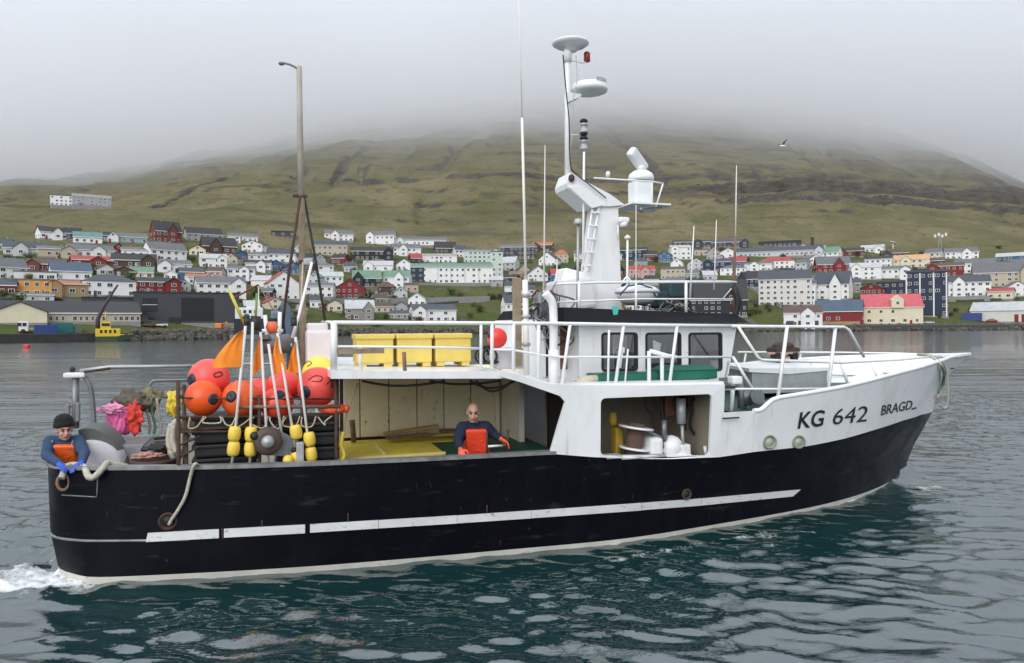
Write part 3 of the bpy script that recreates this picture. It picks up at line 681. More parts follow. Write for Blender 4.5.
# front with three windows: posts, sill and header; raked
def frontpt(y, z): return Vector((xw1b + (xw1t - xw1b) * (z - zw0) / (zw1 - zw0) - .02, y, z))
for y0, y1, z0, z1 in [(YW, -YW, zw0, 2.66), (YW, -YW, 3.2, zw1)] + [(c_ - .06, c_ + .06, 2.66, 3.2) for c_ in (-1.655, -.55, .55, 1.655)]:
    a = [frontpt(y0, z0), frontpt(y1, z0), frontpt(y1, z1), frontpt(y0, z1)]; wh.prism(a, (-.05, 0, 0))
wh.box((xw0 + .025, 0, (zw0 + zw1) / 2), (.05, 3.40, zw1 - zw0))
wheel = part('wheelhouse', wh, M_WHITE, boat)
for sy in (1, -1):
    for (a, b, c_, d_) in wins:
        g = MB()
        o_ = rrect(a - .015, b + .015, c_ - .015, d_ + .015, .06); i_ = rrect(a + .022, b - .022, c_ + .022, d_ - .022, .035); k = len(o_); y = sy * (YW - .012)
        g.add([(x, y, z) for x, z in o_] + [(x, y, z) for x, z in i_] + [(x, y + sy * .07, z) for x, z in i_] + [(x, y + sy * .03, z) for x, z in o_],
              [(r * k + i, r * k + (i + 1) % k, ((r + 1) % 4) * k + (i + 1) % k, ((r + 1) % 4) * k + i) for r in range(4) for i in range(k)])
        fr = part('window', g, M_BLACK, wheel)
        pn = part('pane', MB().add([(x, y + sy * .035, z) for x, z in i_], [list(range(k))]), M_GLASS, wheel)
for c_ in (-1.1, 0, 1.1):
    part('pane', MB().add([frontpt(c_ - .49, 2.66) - Vector((.03, 0, 0)), frontpt(c_ + .49, 2.66) - Vector((.03, 0, 0)), frontpt(c_ + .49, 3.2) - Vector((.03, 0, 0)), frontpt(c_ - .49, 3.2) - Vector((.03, 0, 0))], [(0, 1, 2, 3)]), M_GLASS, wheel)
part('ceiling_lining', MB().box(((xw0 + xw1t) / 2, 0, zw1 - .04), (xw1t - xw0 - .2, 3.3, .03)), mat('lining', (.6, .58, .52), .8), wheel)
part('console', MB().rbox((xw1b - .45, 0, 2.52), (.6, 2.9, .36), .04).rbox((xw1b - .3, -.5, 2.85), (.15, .45, .34), .02).rbox((xw1b - .3, .7, 2.85), (.15, .5, .36), .02), M_DARK, wheel)
part('helm_chair', MB().rbox((9.3, .2, 2.6), (.5, .5, .16), .05).rbox((9.08, .2, 2.95), (.14, .48, .6), .05), M_DARK, wheel)
# black visor round the wheelhouse roof
vz = MB()
xa_, xf_ = P(560, 312, YW).x, P(748, 322, -1.9).x
lowp = [(xa_, -1.93, 3.345), (xf_, -1.93, 3.32), (xf_, 1.93, 3.32), (xa_, 1.93, 3.345)]
upp = [(xa_ + .1, -1.62, 3.585), (P(735, 315, -1.6).x, -1.62, 3.47), (P(735, 315, -1.6).x, 1.62, 3.47), (xa_ + .1, 1.62, 3.585)]
vz.add(lowp + upp, [(0, 1, 5, 4), (1, 2, 6, 5), (2, 3, 7, 6), (3, 0, 4, 7), (4, 5, 6, 7), (3, 2, 1, 0)])
part('roof_visor', vz, M_VISOR, boat)
part('rag', MB().add([P(612, 306, -1.7), P(619, 307, -1.7), P(617, 318, -1.75), P(613, 314, -1.75)], [(0, 1, 2, 3)]), mat('teal_rag', (.05, .4, .34), .8), boat)
# aft cabin end with its door recess
ac = MB().box(((7.28 + xw0) / 2, .1, 2.9), (xw0 - 7.28, 2.6, 1.0)); part('aft_cabin', ac, M_WHITE, boat)
dr = part('cabin_door', MB().box((7.45, -1.215, 2.88), (.2, .03, .84)), M_DARK, boat)
part('cabin_window', MB().rbox((7.70, -1.215, 2.93), (.16, .03, .72), .012), mat('red_brown', (.16, .06, .04), .5, var=.3), boat)
part('door_frame', MB().box((7.33, -1.225, 2.9), (.04, .05, .9)).box((7.575, -1.225, 2.9), (.05, .05, .9)).box((7.56, -1.225, 3.33), (.5, .05, .05)), M_WHITE2, boat)
# green tarpaulined boxes along the side deck
YG = -2.2
def onz(px0, px1, py0, py1, y, dy, name, m, root, r=.03):
    a = P(px0, py0, y); b = P(px1, py1, y)
    return part(name, MB().rbox(((a.x + b.x) / 2, y + dy / 2, (a.z + b.z) / 2), (abs(b.x - a.x), dy, abs(a.z - b.z)), r), m, root)
# white stripe pieces on the hull side
tree = bvh(hull)
def follow(px0, py0, px1, py1, n):
    return [onside(tree, px0 + (px1 - px0) * i / n, py0 + (py1 - py0) * i / n) for i in range(n + 1)]
segs = [(146, 537.2, 219, 533.3), (224, 533, 305, 528.6), (310, 528.2, 378, 524), (378.4, 524, 456.6, 519.2), (457, 519.2, 530.6, 514.2), (531, 514.2, 640.6, 506.5), (641, 506.4, 700.6, 501.8), (701, 501.8, 800, 492.8)]
for s_i, (a, b, c_, d_) in enumerate(segs):
    n_ = 8; th = 4.4 - 1.2 * (a - 146) / 654
    if s_i in (1, 2): th *= 1.0
    up_ = follow(a + (2 if s_i == 0 else 0), b - th, c_, d_ - th, n_); lo_ = follow(a, b + th, c_ - (8 if s_i == 7 else 0), d_ + th, n_)
    if any(v is None for v in up_ + lo_): continue
    o1 = Vector((0, -.022, 0)); k = n_ + 1; st = MB()
    st.add([v + o1 for v in lo_] + [v + o1 for v in up_] + [v + Vector((0, .02, 0)) for v in up_] + [v + Vector((0, .02, 0)) for v in lo_],
           [(r * k + i, r * k + i + 1, ((r + 1) % 4) * k + i + 1, ((r + 1) % 4) * k + i) for r in range(4) for i in range(n_)] + [(0, k, 2 * k, 3 * k), (n_, k + n_, 2 * k + n_, 3 * k + n_)])
    part('rubbing_strake', st, M_STRIPE, boat)
# black sheer ledge that carries on under the stripe
# portholes, drain, hawse ring
tb = bvh(bow)
def disc(p, r, t=.04, ring=None, name='porthole', m1=None, m2=None, tilt=0):
    rot = Matrix.Rotation(R(90), 3, 'X'); rot = Matrix.Rotation(tilt, 3, 'Z') @ rot
    o = part(name, MB().lathe([(r * .78, .0), (r, .0), (r, t), (r * .8, t * 1.3), (r * .78, t * .6)], p, 24, rot), m1 or M_STEELL, boat)
    part(name + '_glass' if name == 'porthole' else 'opening', MB().lathe([(r * .8, 0), (r * .8, t * .55), (0, t * .75)], p, 24, rot), m2 or M_RIM, o)
M_PORT = mat('porthole_cover', (.42, .44, .36), .5, var=.15, scale=8, wear=(.2, .17, .1), wear_amt=.4)
for px in (768.5, 797.5):
    p = onside(tb, px, 441.5) or onside(tree, px, 441.5); disc(p, .115, .05, m1=mat('porthole_rim', (.26, .27, .22), .5, var=.2), m2=M_PORT, tilt=R(-10))
p = onside(tree, 686, 494); disc(p, .085, .03, name='drain_ring', m1=M_RUST, m2=M_BLACK)
HAWSE = onside(tree, 168, 521); disc(HAWSE, .115, .03, name='hawse_ring', m1=M_RUST, m2=M_BLACK)
for px, py in ((64, 482), ):
    p = onside(tree, px, py); part('shackle', MB().tube([p + Vector((.0, -.03, 0)) + Vector((.07 * math.cos(a), 0, .10 * math.sin(a))) for a in np.linspace(0, 6.28, 15)[:-1]], .022, 8, closed=True), M_RUSTL, boat)
# weld marks and a doubler plate on the stern quarter
for pts in (((62, 495), (97, 497)), ((97, 497), (98, 470)), ((262, 520), (262, 531)), ((222, 528), (223, 540)), ((348, 513), (348, 522)), ((487, 505), (487, 519)), ((430, 515), (430, 480)), ((600, 508), (601, 470))):
    q_ = [onside(tree, pts[0][0] + (pts[1][0] - pts[0][0]) * i / 4, pts[0][1] + (pts[1][1] - pts[0][1]) * i / 4) for i in range(5)]
    if all(q_): part('weld_bead', MB().tube([v + Vector((0, -.003, 0)) for v in q_], .009, 6), M_STEEL if pts[0][0] < 100 else M_HULL if pts[0][0] in (430, 600) else M_RUST, boat)
# lettering on the bow
def lettering(txt, pa, pb, hpx, name, bold=.012, shear=.16, x_scale=1.):
    cu = bpy.data.curves.new('t', 'FONT'); cu.body = txt; cu.size = 1; cu.offset = bold; cu.shear = shear; cu.resolution_u = 3
    ob = bpy.data.objects.new('t', cu); COL.objects.link(ob); dg = bpy.context.evaluated_depsgraph_get(); dg.update()
    me = bpy.data.meshes.new_from_object(ob.evaluated_get(dg)); COL.objects.unlink(ob); bpy.data.objects.remove(ob)
    co = np.array([v.co for v in me.vertices]); x0, x1 = co[:, 0].min(), co[:, 0].max(); z0 = 0; z1 = .69
    def side(px, py): return onside(tb, px, py) or onside(tree, px, py)
    vs = []
    for x, y, _ in co:
        f = (x - x0) / (x1 - x0); hh = hpx[0] + (hpx[1] - hpx[0]) * f
        px = pa[0] + (pb[0] - pa[0]) * f; py = pa[1] + (pb[1] - pa[1]) * f - hh * (y - z0) / (z1 - z0)
        p = side(px, py); vs.append(p + Vector((0.003, -.010, 0)))
    mb = MB().add(vs, [list(p_.vertices) for p_ in me.polygons]); bpy.data.meshes.remove(me)
    return part(name, mb, M_INK, boat)
lettering('KG', (797, 428.3), (824.5, 425.4), (15.5, 15.5), 'registration_lettering', .018, .2)
lettering('642', (832.5, 424.6), (867, 421.2), (15.5, 15.5), 'registration_lettering', .001, .2)
lettering('BRAGD', (880.5, 415.3), (912, 408.6), (9.6, 8.6), 'name_lettering', .012, .22)
part('lettering_dash', MB().prism([onside(tb, *v) + Vector((0, -.012, 0)) for v in ((911.5, 408.2), (916, 407), (916, 408.6), (911.5, 409.8))], (0, .01, 0)), M_INK, boat)
for py in (368.5, 374.5, 380.5):
    p = onside(tb, 951, py)
    if p: part('fairlead_slot', MB().rbox(p + Vector((-.02, -.02, 0)), (.14, .02, .03), .008, Matrix.Rotation(R(-28), 3, 'Z')), M_INK, boat)
# ------------------------------------------------------------------ railings, masts, fittings (parts of the boat)
def pp(lst, y=None):
    return [P(a[0], a[1], a[2] if len(a) > 2 else y) for a in lst]
def rail(name, pts, r, root, m=M_WHITE2, n=8, smooth=0):
    pts = spline(pts, smooth) if smooth else pts
    return part(name, MB().tube(pts, r, n), m, root)
YR_ = -2.42
# boat-deck rail: long top rail round to the bow rail
rl = rail('railing', pp([(333, 322.5), (440, 323), (556, 323.5), (640, 325), (731, 326)], YR_), .027, boat)
rail('rail', pp([(338, 346.5), (390, 347), (440, 347.5), (480, 348.5)], YR_), .018, rl)
rail('rail', pp([(493, 349.5), (513, 350), (540, 355), (560, 357), (733, 357)], YR_), .018, rl)
rail('rail', pp([(333, 322.5, YR_), (328, 322, -1.5), (322, 322, 1.5)]), .022, rl)
rail('rail', pp([(338, 346.5, YR_), (333, 346, -1.5), (327, 345, 1.5)]), .018, rl)
part('toe_board', MB().box((P(361, 351, YR_).x, YR_ - .01, P(361, 351, YR_).z), (.62, .03, .07)), M_WOOD, rl)
for top, bot, r in (((334, 322), (334, 371), .045), ((360, 348), (361, 370), .025), ((404, 352), (405, 374), .028), ((481, 323), (481, 369), .022), ((492, 323), (492, 369), .026), ((513.5, 323), (513.5, 371), .028), ((538.5, 325), (538.5, 379), .028),
                    ((570, 325), (562, 384), .026), ((609, 330), (608, 384), .018), ((623.5, 326), (615.5, 384), .026), ((677, 326), (669.5, 384), .026), ((628, 349), (625, 383), .014)):
    rail('post', pp([top, bot], YR_), r, rl, M_RUSTL if top[0] == 404 else M_WHITE2)
# the bench bracket inside the rail
part('bracket', MB().tube(pp([(650, 351), (668, 356), (676, 357)], -2.3), .035, 8).tube(pp([(649, 351), (649, 384)], -2.3), .032, 8).tube(pp([(662, 355), (662, 384)], -2.3), .032, 8), M_WHITE2, boat)
part('side_lamp', MB().rbox(P(622, 350, -2.3), (.07, .07, .09), .02).tube(pp([(622, 352), (620, 368)], -2.3), .02, 6), M_WHITE2, boat)
# vent pipe with bent top, antenna pole, wooden bitt
part('vent_pipe', MB().tube(spline(pp([(553.5, 384), (553.5, 350), (553.5, 318), (552, 302), (545, 293)], -2.3), 5), .062, 12).tube(pp([(553.5, 384), (553.5, 350)], -2.3), .078, 12), M_WHITE2, boat)
part('bitt_post', MB().box(P(517, 318, -1.9) + Vector((0, 0, -.06)), (.11, .11, 1.34)).box(P(518, 273, -1.9), (.24, .16, .05)), M_WOOD, boat)
wh1 = part('whip_antenna', MB().tube(pp([(526.5, 375), (526, 330), (525, 280)], -2.05), .046, 10).tube(pp([(526, 284), (524, 200), (522, 118)], -2.05), .021, 8).tube(pp([(522, 118), (520, 40), (517.5, -30)], -2.05), [.012, .010, .008], 6), M_WHIP, boat)
for py in (297, 318, 346): part('antenna_clamp', MB().lathe([(.07, 0), (.07, .05)], P(526, py, -2.05), 10), M_STEELL, wh1)
for a, b, y, r0, r1 in (((544, 290), (545, 145), -1.2, .018, .006), ((556.5, 300), (557, 259), -1.2, .012, .008), ((636, 318), (636, 205), -.9, .008, .006), ((635, 318), (636, 290), -.9, .03, .02), ((690, 300), (694, 226), -1.3, .022, .008), ((714, 290), (716.5, 220), -1.3, .014, .007)):
    part('whip_antenna', MB().tube(pp([a, b], y), [r0, r1], 8), M_WHIP, boat)
w2 = part('whip_antenna', MB().tube(pp([(735.5, 237), (736.5, 165)], -1.5), [.015, .006], 8), M_WHIP, boat)
part('rusty_base', MB().tube(pp([(733.5, 312), (734.5, 262), (735.5, 236)], -1.5), [.028, .025, .02], 8), M_RUSTL, w2)
part('furled_cover', MB().tube(spline(pp([(734, 284), (735.5, 292), (737.5, 302), (736, 312), (734, 319)], -1.5), 4), [.02, .03, .05, .06, .07, .07, .075, .08, .08, .075, .07, .06, .055, .05, .05, .04, .04], 9), M_BLACK, boat)
# rail on the wheelhouse roof
r2 = rail('roof_railing', pp([(556, 284), (600, 282.5), (736, 282)], -1.55), .018, boat)
rail('rail', pp([(557, 302), (640, 299), (733, 299)], -1.55), .014, r2)
for px in (579, 636, 686): rail('post', pp([(px, 281), (px, 315)], -1.55), .026 if px != 636 else .02, r2)
rail('rail', pp([(560, 281, 1.5), (728, 281, 1.5)]), .016, r2); rail('rail', pp([(736, 282, -1.55), (728, 281, 1.5)]), .016, r2)
# bow rails
br = rail('bow_railing', pp([(731, 326, YR_), (760, 326.5, -2.45), (844, 327, -2.05), (849, 330, -2.03), (864, 357, -1.97)]), .026, boat)
rail('rail', pp([(738, 326.5, -2.44), (758, 357.5, -2.42), (762, 360, -2.42), (842, 362.5, -2.1), (900, 359.5, -1.5), (940, 356, -.8)]), .024, br)
rail('rail', pp([(733, 357, YR_), (752, 388, -2.5)]), .024, br)
rail('rail', pp([(722, 389, -2.6), (780, 389, -2.5), (829, 388.5, -2.28)]), .018, br)
for a, b in (((787, 327, -2.35), (778, 397, -2.55)), ((835.5, 327.5, -2.08), (828.5, 388, -2.26))): rail('post', pp([a, b]), .030, br)
rail('rail', pp([(738, 352, 1.9), (840, 352.5, 1.5), (900, 353.5, .9), (938, 355, .2)]), .022, br)
for px, y in ((745, 1.9), (800, 1.7), (882, 1.1)): rail('post', pp([(px + 1, 353, y), (px - 2, 370, y)]), .022, br)
# frames inside the bow bulwark (port side shows)
for x_ in np.linspace(11.6, 16.6, 10):
    yt = float(np.interp(x_, ux, uy)); yl = float(np.interp(x_, lx, ly)) if x_ < 16.8 else 0; zt_ = float(np.interp(x_, ux, uz)); z0_ = 1.88 + .02 * (x_ - 10.3); f0 = (z0_ - 1.4) / max(zt_ - 1.4, .1)
    part('frame_rib', MB().tube([(x_, yl + (yt - yl) * f0 - .13, z0_), (x_, yt - .11, zt_ - .02)], .032, 6), M_WHITE2, boat)
part('brace', MB().tube(pp([(917, 361, .6), (903, 379, .2)]), .03, 6), M_STEELL, boat)
part('wire', MB().tube(pp([(830, 375, 1.2), (880, 376, .8), (902, 379, .2)]), .012, 6), M_STEELL, boat)
part('bollard', MB().lathe([(.05, 0), (.05, .14), (.09, .15), (.09, .19), (0, .2)], P(887, 380, .5), 12), M_WHITE2, boat)
# foredeck hatch, mushroom vent, windlass
hx = MB(); a = P(750, 371, -1.0); b = P(829, 369, -.9)
hx.prism([P(752, 372, -.9), P(752, 394, -.9), P(826, 391, -.6), P(828, 370, -.6)], (.55, 1.9, 0)); part('fore_hatch', hx, M_STEELL, boat)
part('hatch_lid', MB().prism([P(749, 368.5, -.95), P(749, 372, -.95), P(790, 374, -.78), P(829, 370.5, -.62), P(829, 367.5, -.62)], (.6, 2.0, .0)), M_WHITE, boat)
part('hatch_handle', MB().rbox(P(808, 368, -.3), (.35, .18, .05), .02, R(10)), M_RUST, boat)
part('mushroom_vent', MB().tube(pp([(731, 411), (733, 384)], -2.35), .035, 10).rbox(P(735, 380, -2.35), (.19, .17, .13), .03), M_WHITE2, boat)
part('deck_winch', MB().lathe([(.13, 0), (.13, .05), (.06, .06), (.06, .24), (.13, .25), (.13, .30)], P(747, 398, -1.9), 14, Matrix.Rotation(R(80), 3, 'X')).rbox(P(752, 405, -1.8), (.4, .3, .16), .03).lathe([(.05, 0), (.05, .4)], P(741, 408, -2.1), 10), M_STEEL, boat)
part('scupper_mark', MB().box(P(731, 418, -2.74), (.30, .012, .022)), M_INK, boat)
wb = P(783, 363, 1.3)
wl_ = part('windlass', MB().rbox(P(783, 350, 1.3), (.62, .42, .14), .06).ball(P(783, 346.5, 1.3), (.26, .22, .12), 14), mat('windlass_brown', (.05, .028, .022), .7, var=.4), boat)
part('windlass_leg', MB().rbox(P(775.5, 357, 1.15), (.14, .2, .22), .03).rbox(P(793, 357, 1.15), (.14, .2, .22), .03), M_BLACK, wl_)
part('windlass_drum', MB().lathe([(.1, -.12), (.07, -.1), (.07, .1), (.1, .12)], P(783, 360, 1.15), 12, Matrix.Rotation(R(90), 3, 'Y')).box(P(783, 353, 1.1), (.8, .06, .05)), mat('windlass_pink', (.40, .24, .2), .7, var=.3), wl_)
# mast tower
tw = MB()
T0 = [P(587, 310, -.25), P(622, 310, -.25)]; T1 = [P(599, 205, -.25), P(618, 205, -.25)]
poly = [T0[0], T0[1], T1[1], T1[0]]; tw.prism(poly, (0, .5, 0))
tower = part('mast', tw, M_WHITE, boat)
part('mast_base', MB().rbox((P(577, 296, -.4).x, -.1, P(577, 294, -.4).z), (.58, .9, .56), .06, Matrix.Rotation(R(-8), 3, 'Y')), mat('streaked_white', (.72, .73, .74), .5, var=.06, wear=(.05, .05, .06), wear_amt=.42, wear_scale=(3, 3, 9)), tower)
# cranked arm carrying pole and radar platform
arm = MB(); arm.prism([P(571, 172, -.3), P(585, 181, -.3), P(610, 194, -.3), P(625, 205, -.3), P(612, 206, -.3), P(590, 207, -.3), P(568, 188, -.3), P(567, 183, -.3)], (0, .6, 0))
part('mast_arm', arm, M_WHITE, tower)
part('arm_plate', MB().prism([P(569, 187, -.33), P(579, 186, -.33), P(604, 205, -.33), P(592, 208, -.33)], (0, .03, 0)), M_WHITE2, tower)
part('mast_pole', MB().tube(pp([(567.5, 186), (567.5, 120), (567.5, 56)], 0), [.055, .052, .045], 10).tube(pp([(567.5, 62), (567.8, 47)], 0), .075, 10), M_WHITE2, tower)
part('arm_block', MB().ball(P(571.5, 178, -.33), (.06, .06, .07), 10), M_RUST, tower)
def lad(pa, pb, n, y, wid):
    mb = MB(); a = P(*pa, y); b = P(*pb, y); off = Vector((0, wid, 0)); fw = Vector((.12, 0, 0))
    mb.tube([a, b], .02, 6); mb.tube([a + fw, b + fw], .02, 6)
    for i in range(n): q = a.lerp(b, (i + .5) / n); mb.box(q + fw / 2, (.16, .10, .03))
    return mb
part('ladder', lad((582, 272), (593, 206), 5, -.28, .2), M_WHITE2, tower)
part('mast_cable', MB().tube(spline(pp([(563, 55), (566, 90), (569, 120), (570, 160), (574, 172), (590, 185), (606, 198)], -.36), 5), .012, 6), M_CABLE, tower)
part('mast_cable', MB().tube(spline(pp([(576, 56), (577, 80), (573, 100), (574, 125), (570, 150)], -.1), 5), .008, 6), M_STEELL, tower)
# satellite dish puck, lamps, radomes
part('satellite_puck', MB().lathe([(.0, -.14), (.12, -.13), (.14, -.06), (.28, -.04), (.34, 0), (.32, .03), (.0, .07)], P(570.5, 44, 0), 24), M_WHITE2, tower)
part('lamp_bracket', MB().tube(pp([(570, 60), (584, 63), (587, 60)], 0), .018, 6).tube(pp([(570, 135), (582, 135)], 0), .014, 6), M_WHITE2, tower)
part('red_lamp', MB().lathe([(.05, -.09), (.06, -.08), (.06, .07), (.045, .09)], P(587, 57, 0), 12), M_REDL, tower)
rd = part('radome', MB().lathe([(.0, -.08), (.27, -.075), (.33, -.05), (.335, .0), (.30, .085), (.18, .12), (0, .13)], P(589.5, 89, 0), 28), M_WHITE2, tower)
part('radome_bracket', MB().prism([P(568, 92, -.1), P(582, 94, -.1), P(580, 97, -.1), P(568, 102, -.1)], (0, .2, 0)), M_WHITE2, tower)
def flattext(txt, pa, pb, hgt, y0, name, root, m=M_INK, cyl=None):
    cu = bpy.data.curves.new('t', 'FONT'); cu.body = txt; cu.size = 1; cu.offset = .02; cu.resolution_u = 2
    ob = bpy.data.objects.new('t', cu); COL.objects.link(ob); dg = bpy.context.evaluated_depsgraph_get(); dg.update()
    me = bpy.data.meshes.new_from_object(ob.evaluated_get(dg)); COL.objects.unlink(ob); bpy.data.objects.remove(ob)
    co = np.array([v.co for v in me.vertices]); x0, x1 = co[:, 0].min(), co[:, 0].max(); vs = []
    for x, y, _ in co:
        f = (x - x0) / (x1 - x0); p = P(pa[0] + (pb[0] - pa[0]) * f, pa[1] + (pb[1] - pa[1]) * f - hgt * y / .69, 0)
        c_, r_ = cyl; dx_ = p.x - c_.x; p.y = c_.y - math.sqrt(max(r_ * r_ - dx_ * dx_, .001)) - .008; vs.append(p)
    mb = MB().add(vs, [list(q_.vertices) for q_ in me.polygons]); bpy.data.meshes.remove(me); return part(name, mb, m, root)
flattext('KODEN', (589.5, 85.8), (601.0, 86.8), 3.6, 0, 'lettering', tower, cyl=(P(589.5, 89, 0), .322))
part('lamp_pole', MB().tube(pp([(583, 270), (583.5, 210), (584, 152)], -.2), .022, 8), M_WHITE2, tower)
for py in (128, 145):
    part('anchor_lamp', MB().lathe([(.075, -.09), (.075, -.05), (.055, -.045), (.055, .045), (.075, .05), (.05, .09), (.0, .11)], P(583.8, py, -.1), 12, mi=0), M_LAMPG, tower)
part('lamp_cap', MB().lathe([(.06, 0), (.08, .02), (.05, .06)], P(583.8, 122.5, -.1), 12).lathe([(.06, 0), (.08, .02), (.05, .06)], P(583.8, 139.5, -.1), 12).lathe([(.05, 0), (.08, .03)], P(583.8, 135.5, -.1), 12), M_BLACK, tower)
part('small_lamp', MB().lathe([(.035, 0), (.045, .06), (.03, .1), (0, .11)], P(608, 177, -.2), 10), M_WHITE2, tower)
# radar platform and scanner
pf = MB().box((P(641, 208, 0).x, -.02, P(641, 207, 0).z), (P(659, 208, 0).x - P(621, 208, 0).x, .8, .03))
for sy in (-.4, .38): pf.tube(pp([(594, 178, sy), (652, 181.5, sy), (663, 183.5, sy)]), .016, 6); pf.tube(pp([(663, 183.5, sy), (656, 207, sy)]), .016, 6)
pf.tube(pp([(663, 183.5, -.4), (663, 183.5, .38)]), .016, 6); pf.tube(pp([(652, 182, -.4), (652, 207, -.4)]), .012, 6)
part('radar_platform', pf, M_WHITE2, tower)
part('radar_pedestal', MB().rbox(P(640.5, 193, 0), (.38, .34, .44), .05).lathe([(.235, 0), (.245, .05), (.22, .13), (.13, .19), (0, .20)], P(641, 181, 0), 22), M_WHITE2, tower)
part('radar_scanner', MB().rbox(P(637.5, 160, 0), (.16, .52, .20), .05, Matrix.Rotation(R(38), 3, 'Y') @ Matrix.Rotation(R(-68), 3, 'Z')).tube(pp([(641, 170), (641, 166)], 0), .07, 10), M_WHITE2, tower)
part('spotlight', MB().ball(P(641, 209.5, -.35), .055, 10).tube(pp([(641, 208), (662, 207.5)], -.35), .014, 6), M_STEEL, tower)
part('floodlight', MB().rbox(P(623, 220, -.4), (.20, .14, .10), .03).lathe([(.06, 0), (.08, .08)], P(623.5, 227, -.4), 10).tube(pp([(618, 225), (618, 240)], -.4), .015, 6), M_WHITE2, boat)
part('gps_post', MB().tube(pp([(627, 300), (627.5, 240)], -.7), .02, 8).lathe([(.05, 0), (.055, .04), (0, .08)], P(627.5, 239, -.7), 12).tube(pp([(627, 276), (621, 284)], -.7), .015, 6).tube(pp([(627, 276), (633, 284)], -.7), .015, 6), M_WHITE2, boat)
part('lamp_post', MB().tube(pp([(577.5, 312), (578, 225)], -1.4), .022, 8).lathe([(.06, -.03), (.075, 0), (.05, .07)], P(578, 223, -1.4), 10), M_STEELL, boat)
part('vent_box', MB().rbox(P(570, 284, .5), (.5, .5, .5), .05, Matrix.Rotation(R(12), 3, 'Y')), M_WHITE, boat)
# clutter of cables and lamps aft of the wheelhouse
rng = random.Random(3)
for i in range(16):
    x = rng.uniform(530, 572); y0 = rng.uniform(285, 320); pts = [(x + rng.uniform(-14, 14), y0 + k * 9 + rng.uniform(-6, 6), rng.uniform(-1.9, -1.2)) for k in range(4)]
    part('cable', MB().tube(spline(pp(pts), 5), rng.uniform(.008, .018), 6), rng.choice([M_CABLE, M_STEEL, M_RUST, M_STEELL]), boat)
part('exhaust_silencer', MB().rbox(P(546, 306, -1.0), (.34, .34, .40), .06).tube(pp([(540, 330), (540, 292)], -1.3), .05, 10).rbox(P(560, 316, -1.2), (.5, .3, .22), .04), M_STEEL, boat)
part('deck_lamp', MB().lathe([(.05, -.06), (.10, 0), (.10, .05), (.05, .09)], P(549, 296, -1.6), 14), mat('orange_lamp', (.55, .22, .05), .4, var=.3), boat)
for i in range(7):
    part('cable', MB().tube(spline(pp([(rng.uniform(655, 690), 312, -1.1), (rng.uniform(650, 690), rng.uniform(296, 306), -1.0), (rng.uniform(655, 700), rng.uniform(300, 310), -1.2), (rng.uniform(660, 700), 314, -1.1)]), 6), .014, 6), rng.choice([M_CABLE, M_STEEL]), boat)
part('deck_box', MB().rbox(P(676, 290, -.6), (.5, .4, .30), .04).rbox(P(662, 300, -.6), (.34, .3, .3), .04), mat('dark_teal_box', (.02, .05, .06), .5, var=.3), boat)
# cables under the shelter roof
for a, b, s_ in ((362, 445, 4.5), (430, 500, 3), (470, 515, 6.5), (476, 512, 9.5)):
    part('cable', MB().tube(spline(pp([(a, 381, -2.3), ((a * 2 + b) / 3, 381 + s_, -2.2), ((a + 2 * b) / 3, 381 + s_ * .9, -2.2), (b, 381, -2.3)]), 6), .017, 6), M_CABLE, boat)
part('hanging_cable', MB().tube(spline(pp([(358, 383, -1.9), (352, 398, -1.95), (347, 412, -1.95), (344, 430, -1.95), (343, 442, -1.95)]), 5), .012, 6), M_TAN, boat)
# aft mast with stays and lamp arm
am = part('aft_mast', MB().tube(pp([(304, 470), (303, 350), (301.5, 200), (300, 130), (299.2, 67)], -.6), [.052, .052, .048, .045, .04], 12), M_WOOD, boat)
part('mast_top', MB().tube(pp([(301, 196), (300, 130), (299.2, 66)], -.62), [.047, .043, .036], 12), mat('mast_grey', (.40, .37, .32), .7, var=.2, scale=3, wear=(.25, .2, .15), wear_amt=.4, wear_scale=(6, 6, .6)), am)
part('stay', MB().tube(pp([(300.5, 196), (290, 265), (281, 338)], -.75), .022, 6), M_RUST, am); part('stay', MB().tube(pp([(304, 196), (316, 262), (330, 352)], -.5), .020, 6), M_CABLE, am)
part('crosstree', MB().box(P(300, 196, -.62), (.22, .06, .04)).box(P(305, 262, -.62), (.2, .06, .05)), M_RUST, am)
part('lamp_arm', MB().tube(spline(pp([(299, 70), (294, 66.5), (288, 64), (282, 63)], -.6), 4), .018, 6).ball(P(281.5, 63.5, -.6), (.05, .05, .03), 8), M_STEEL, am)
part('floodlight', MB().rbox(P(308, 262, -.7), (.14, .1, .1), .02), M_STEELL, am)
part('mast_line', MB().tube(pp([(303, 262), (301, 300), (296, 330), (293, 345)], -.75), .012, 6), M_ROPE, am)
# stern frame, lamp and long boom
sf = part('stern_frame', MB().tube(pp([(75.5, 428), (75.5, 378)], .6), .055, 10).tube(spline(pp([(84, 376), (90, 386), (93, 405), (94.5, 430)], .6), 5), .035, 8), M_STEEL, boat)
part('stern_lamp', MB().rbox(P(75, 375, .6), (.30, .16, .075), .02), M_WHITE2, sf)
part('lamp_knob', MB().ball(P(72.5, 369.5, .6), .045, 10), M_BLACK, sf)
part('boom', MB().tube(pp([(80, 371), (110, 367), (150, 366.5), (192, 366)], .6), [.03, .032, .028, .026], 8), M_STEELL, sf)
part('boom', MB().tube(pp([(84, 372), (110, 368.4)], .55), .02, 6), M_RUST, sf)
part('cleat', MB().rbox(P(68, 409, .6), (.06, .06, .16), .015).tube(pp([(68, 406), (75, 405)], .6), .02, 6).rbox(P(78, 412, .55), (.06, .06, .3), .015), M_STEEL, sf)
sr_ = part('stern_rail', MB().tube(spline(pp([(148, 396), (149, 388), (152, 382), (158, 380.5), (190, 380)], 1.6), 4), .022, 8), M_STEEL, boat)
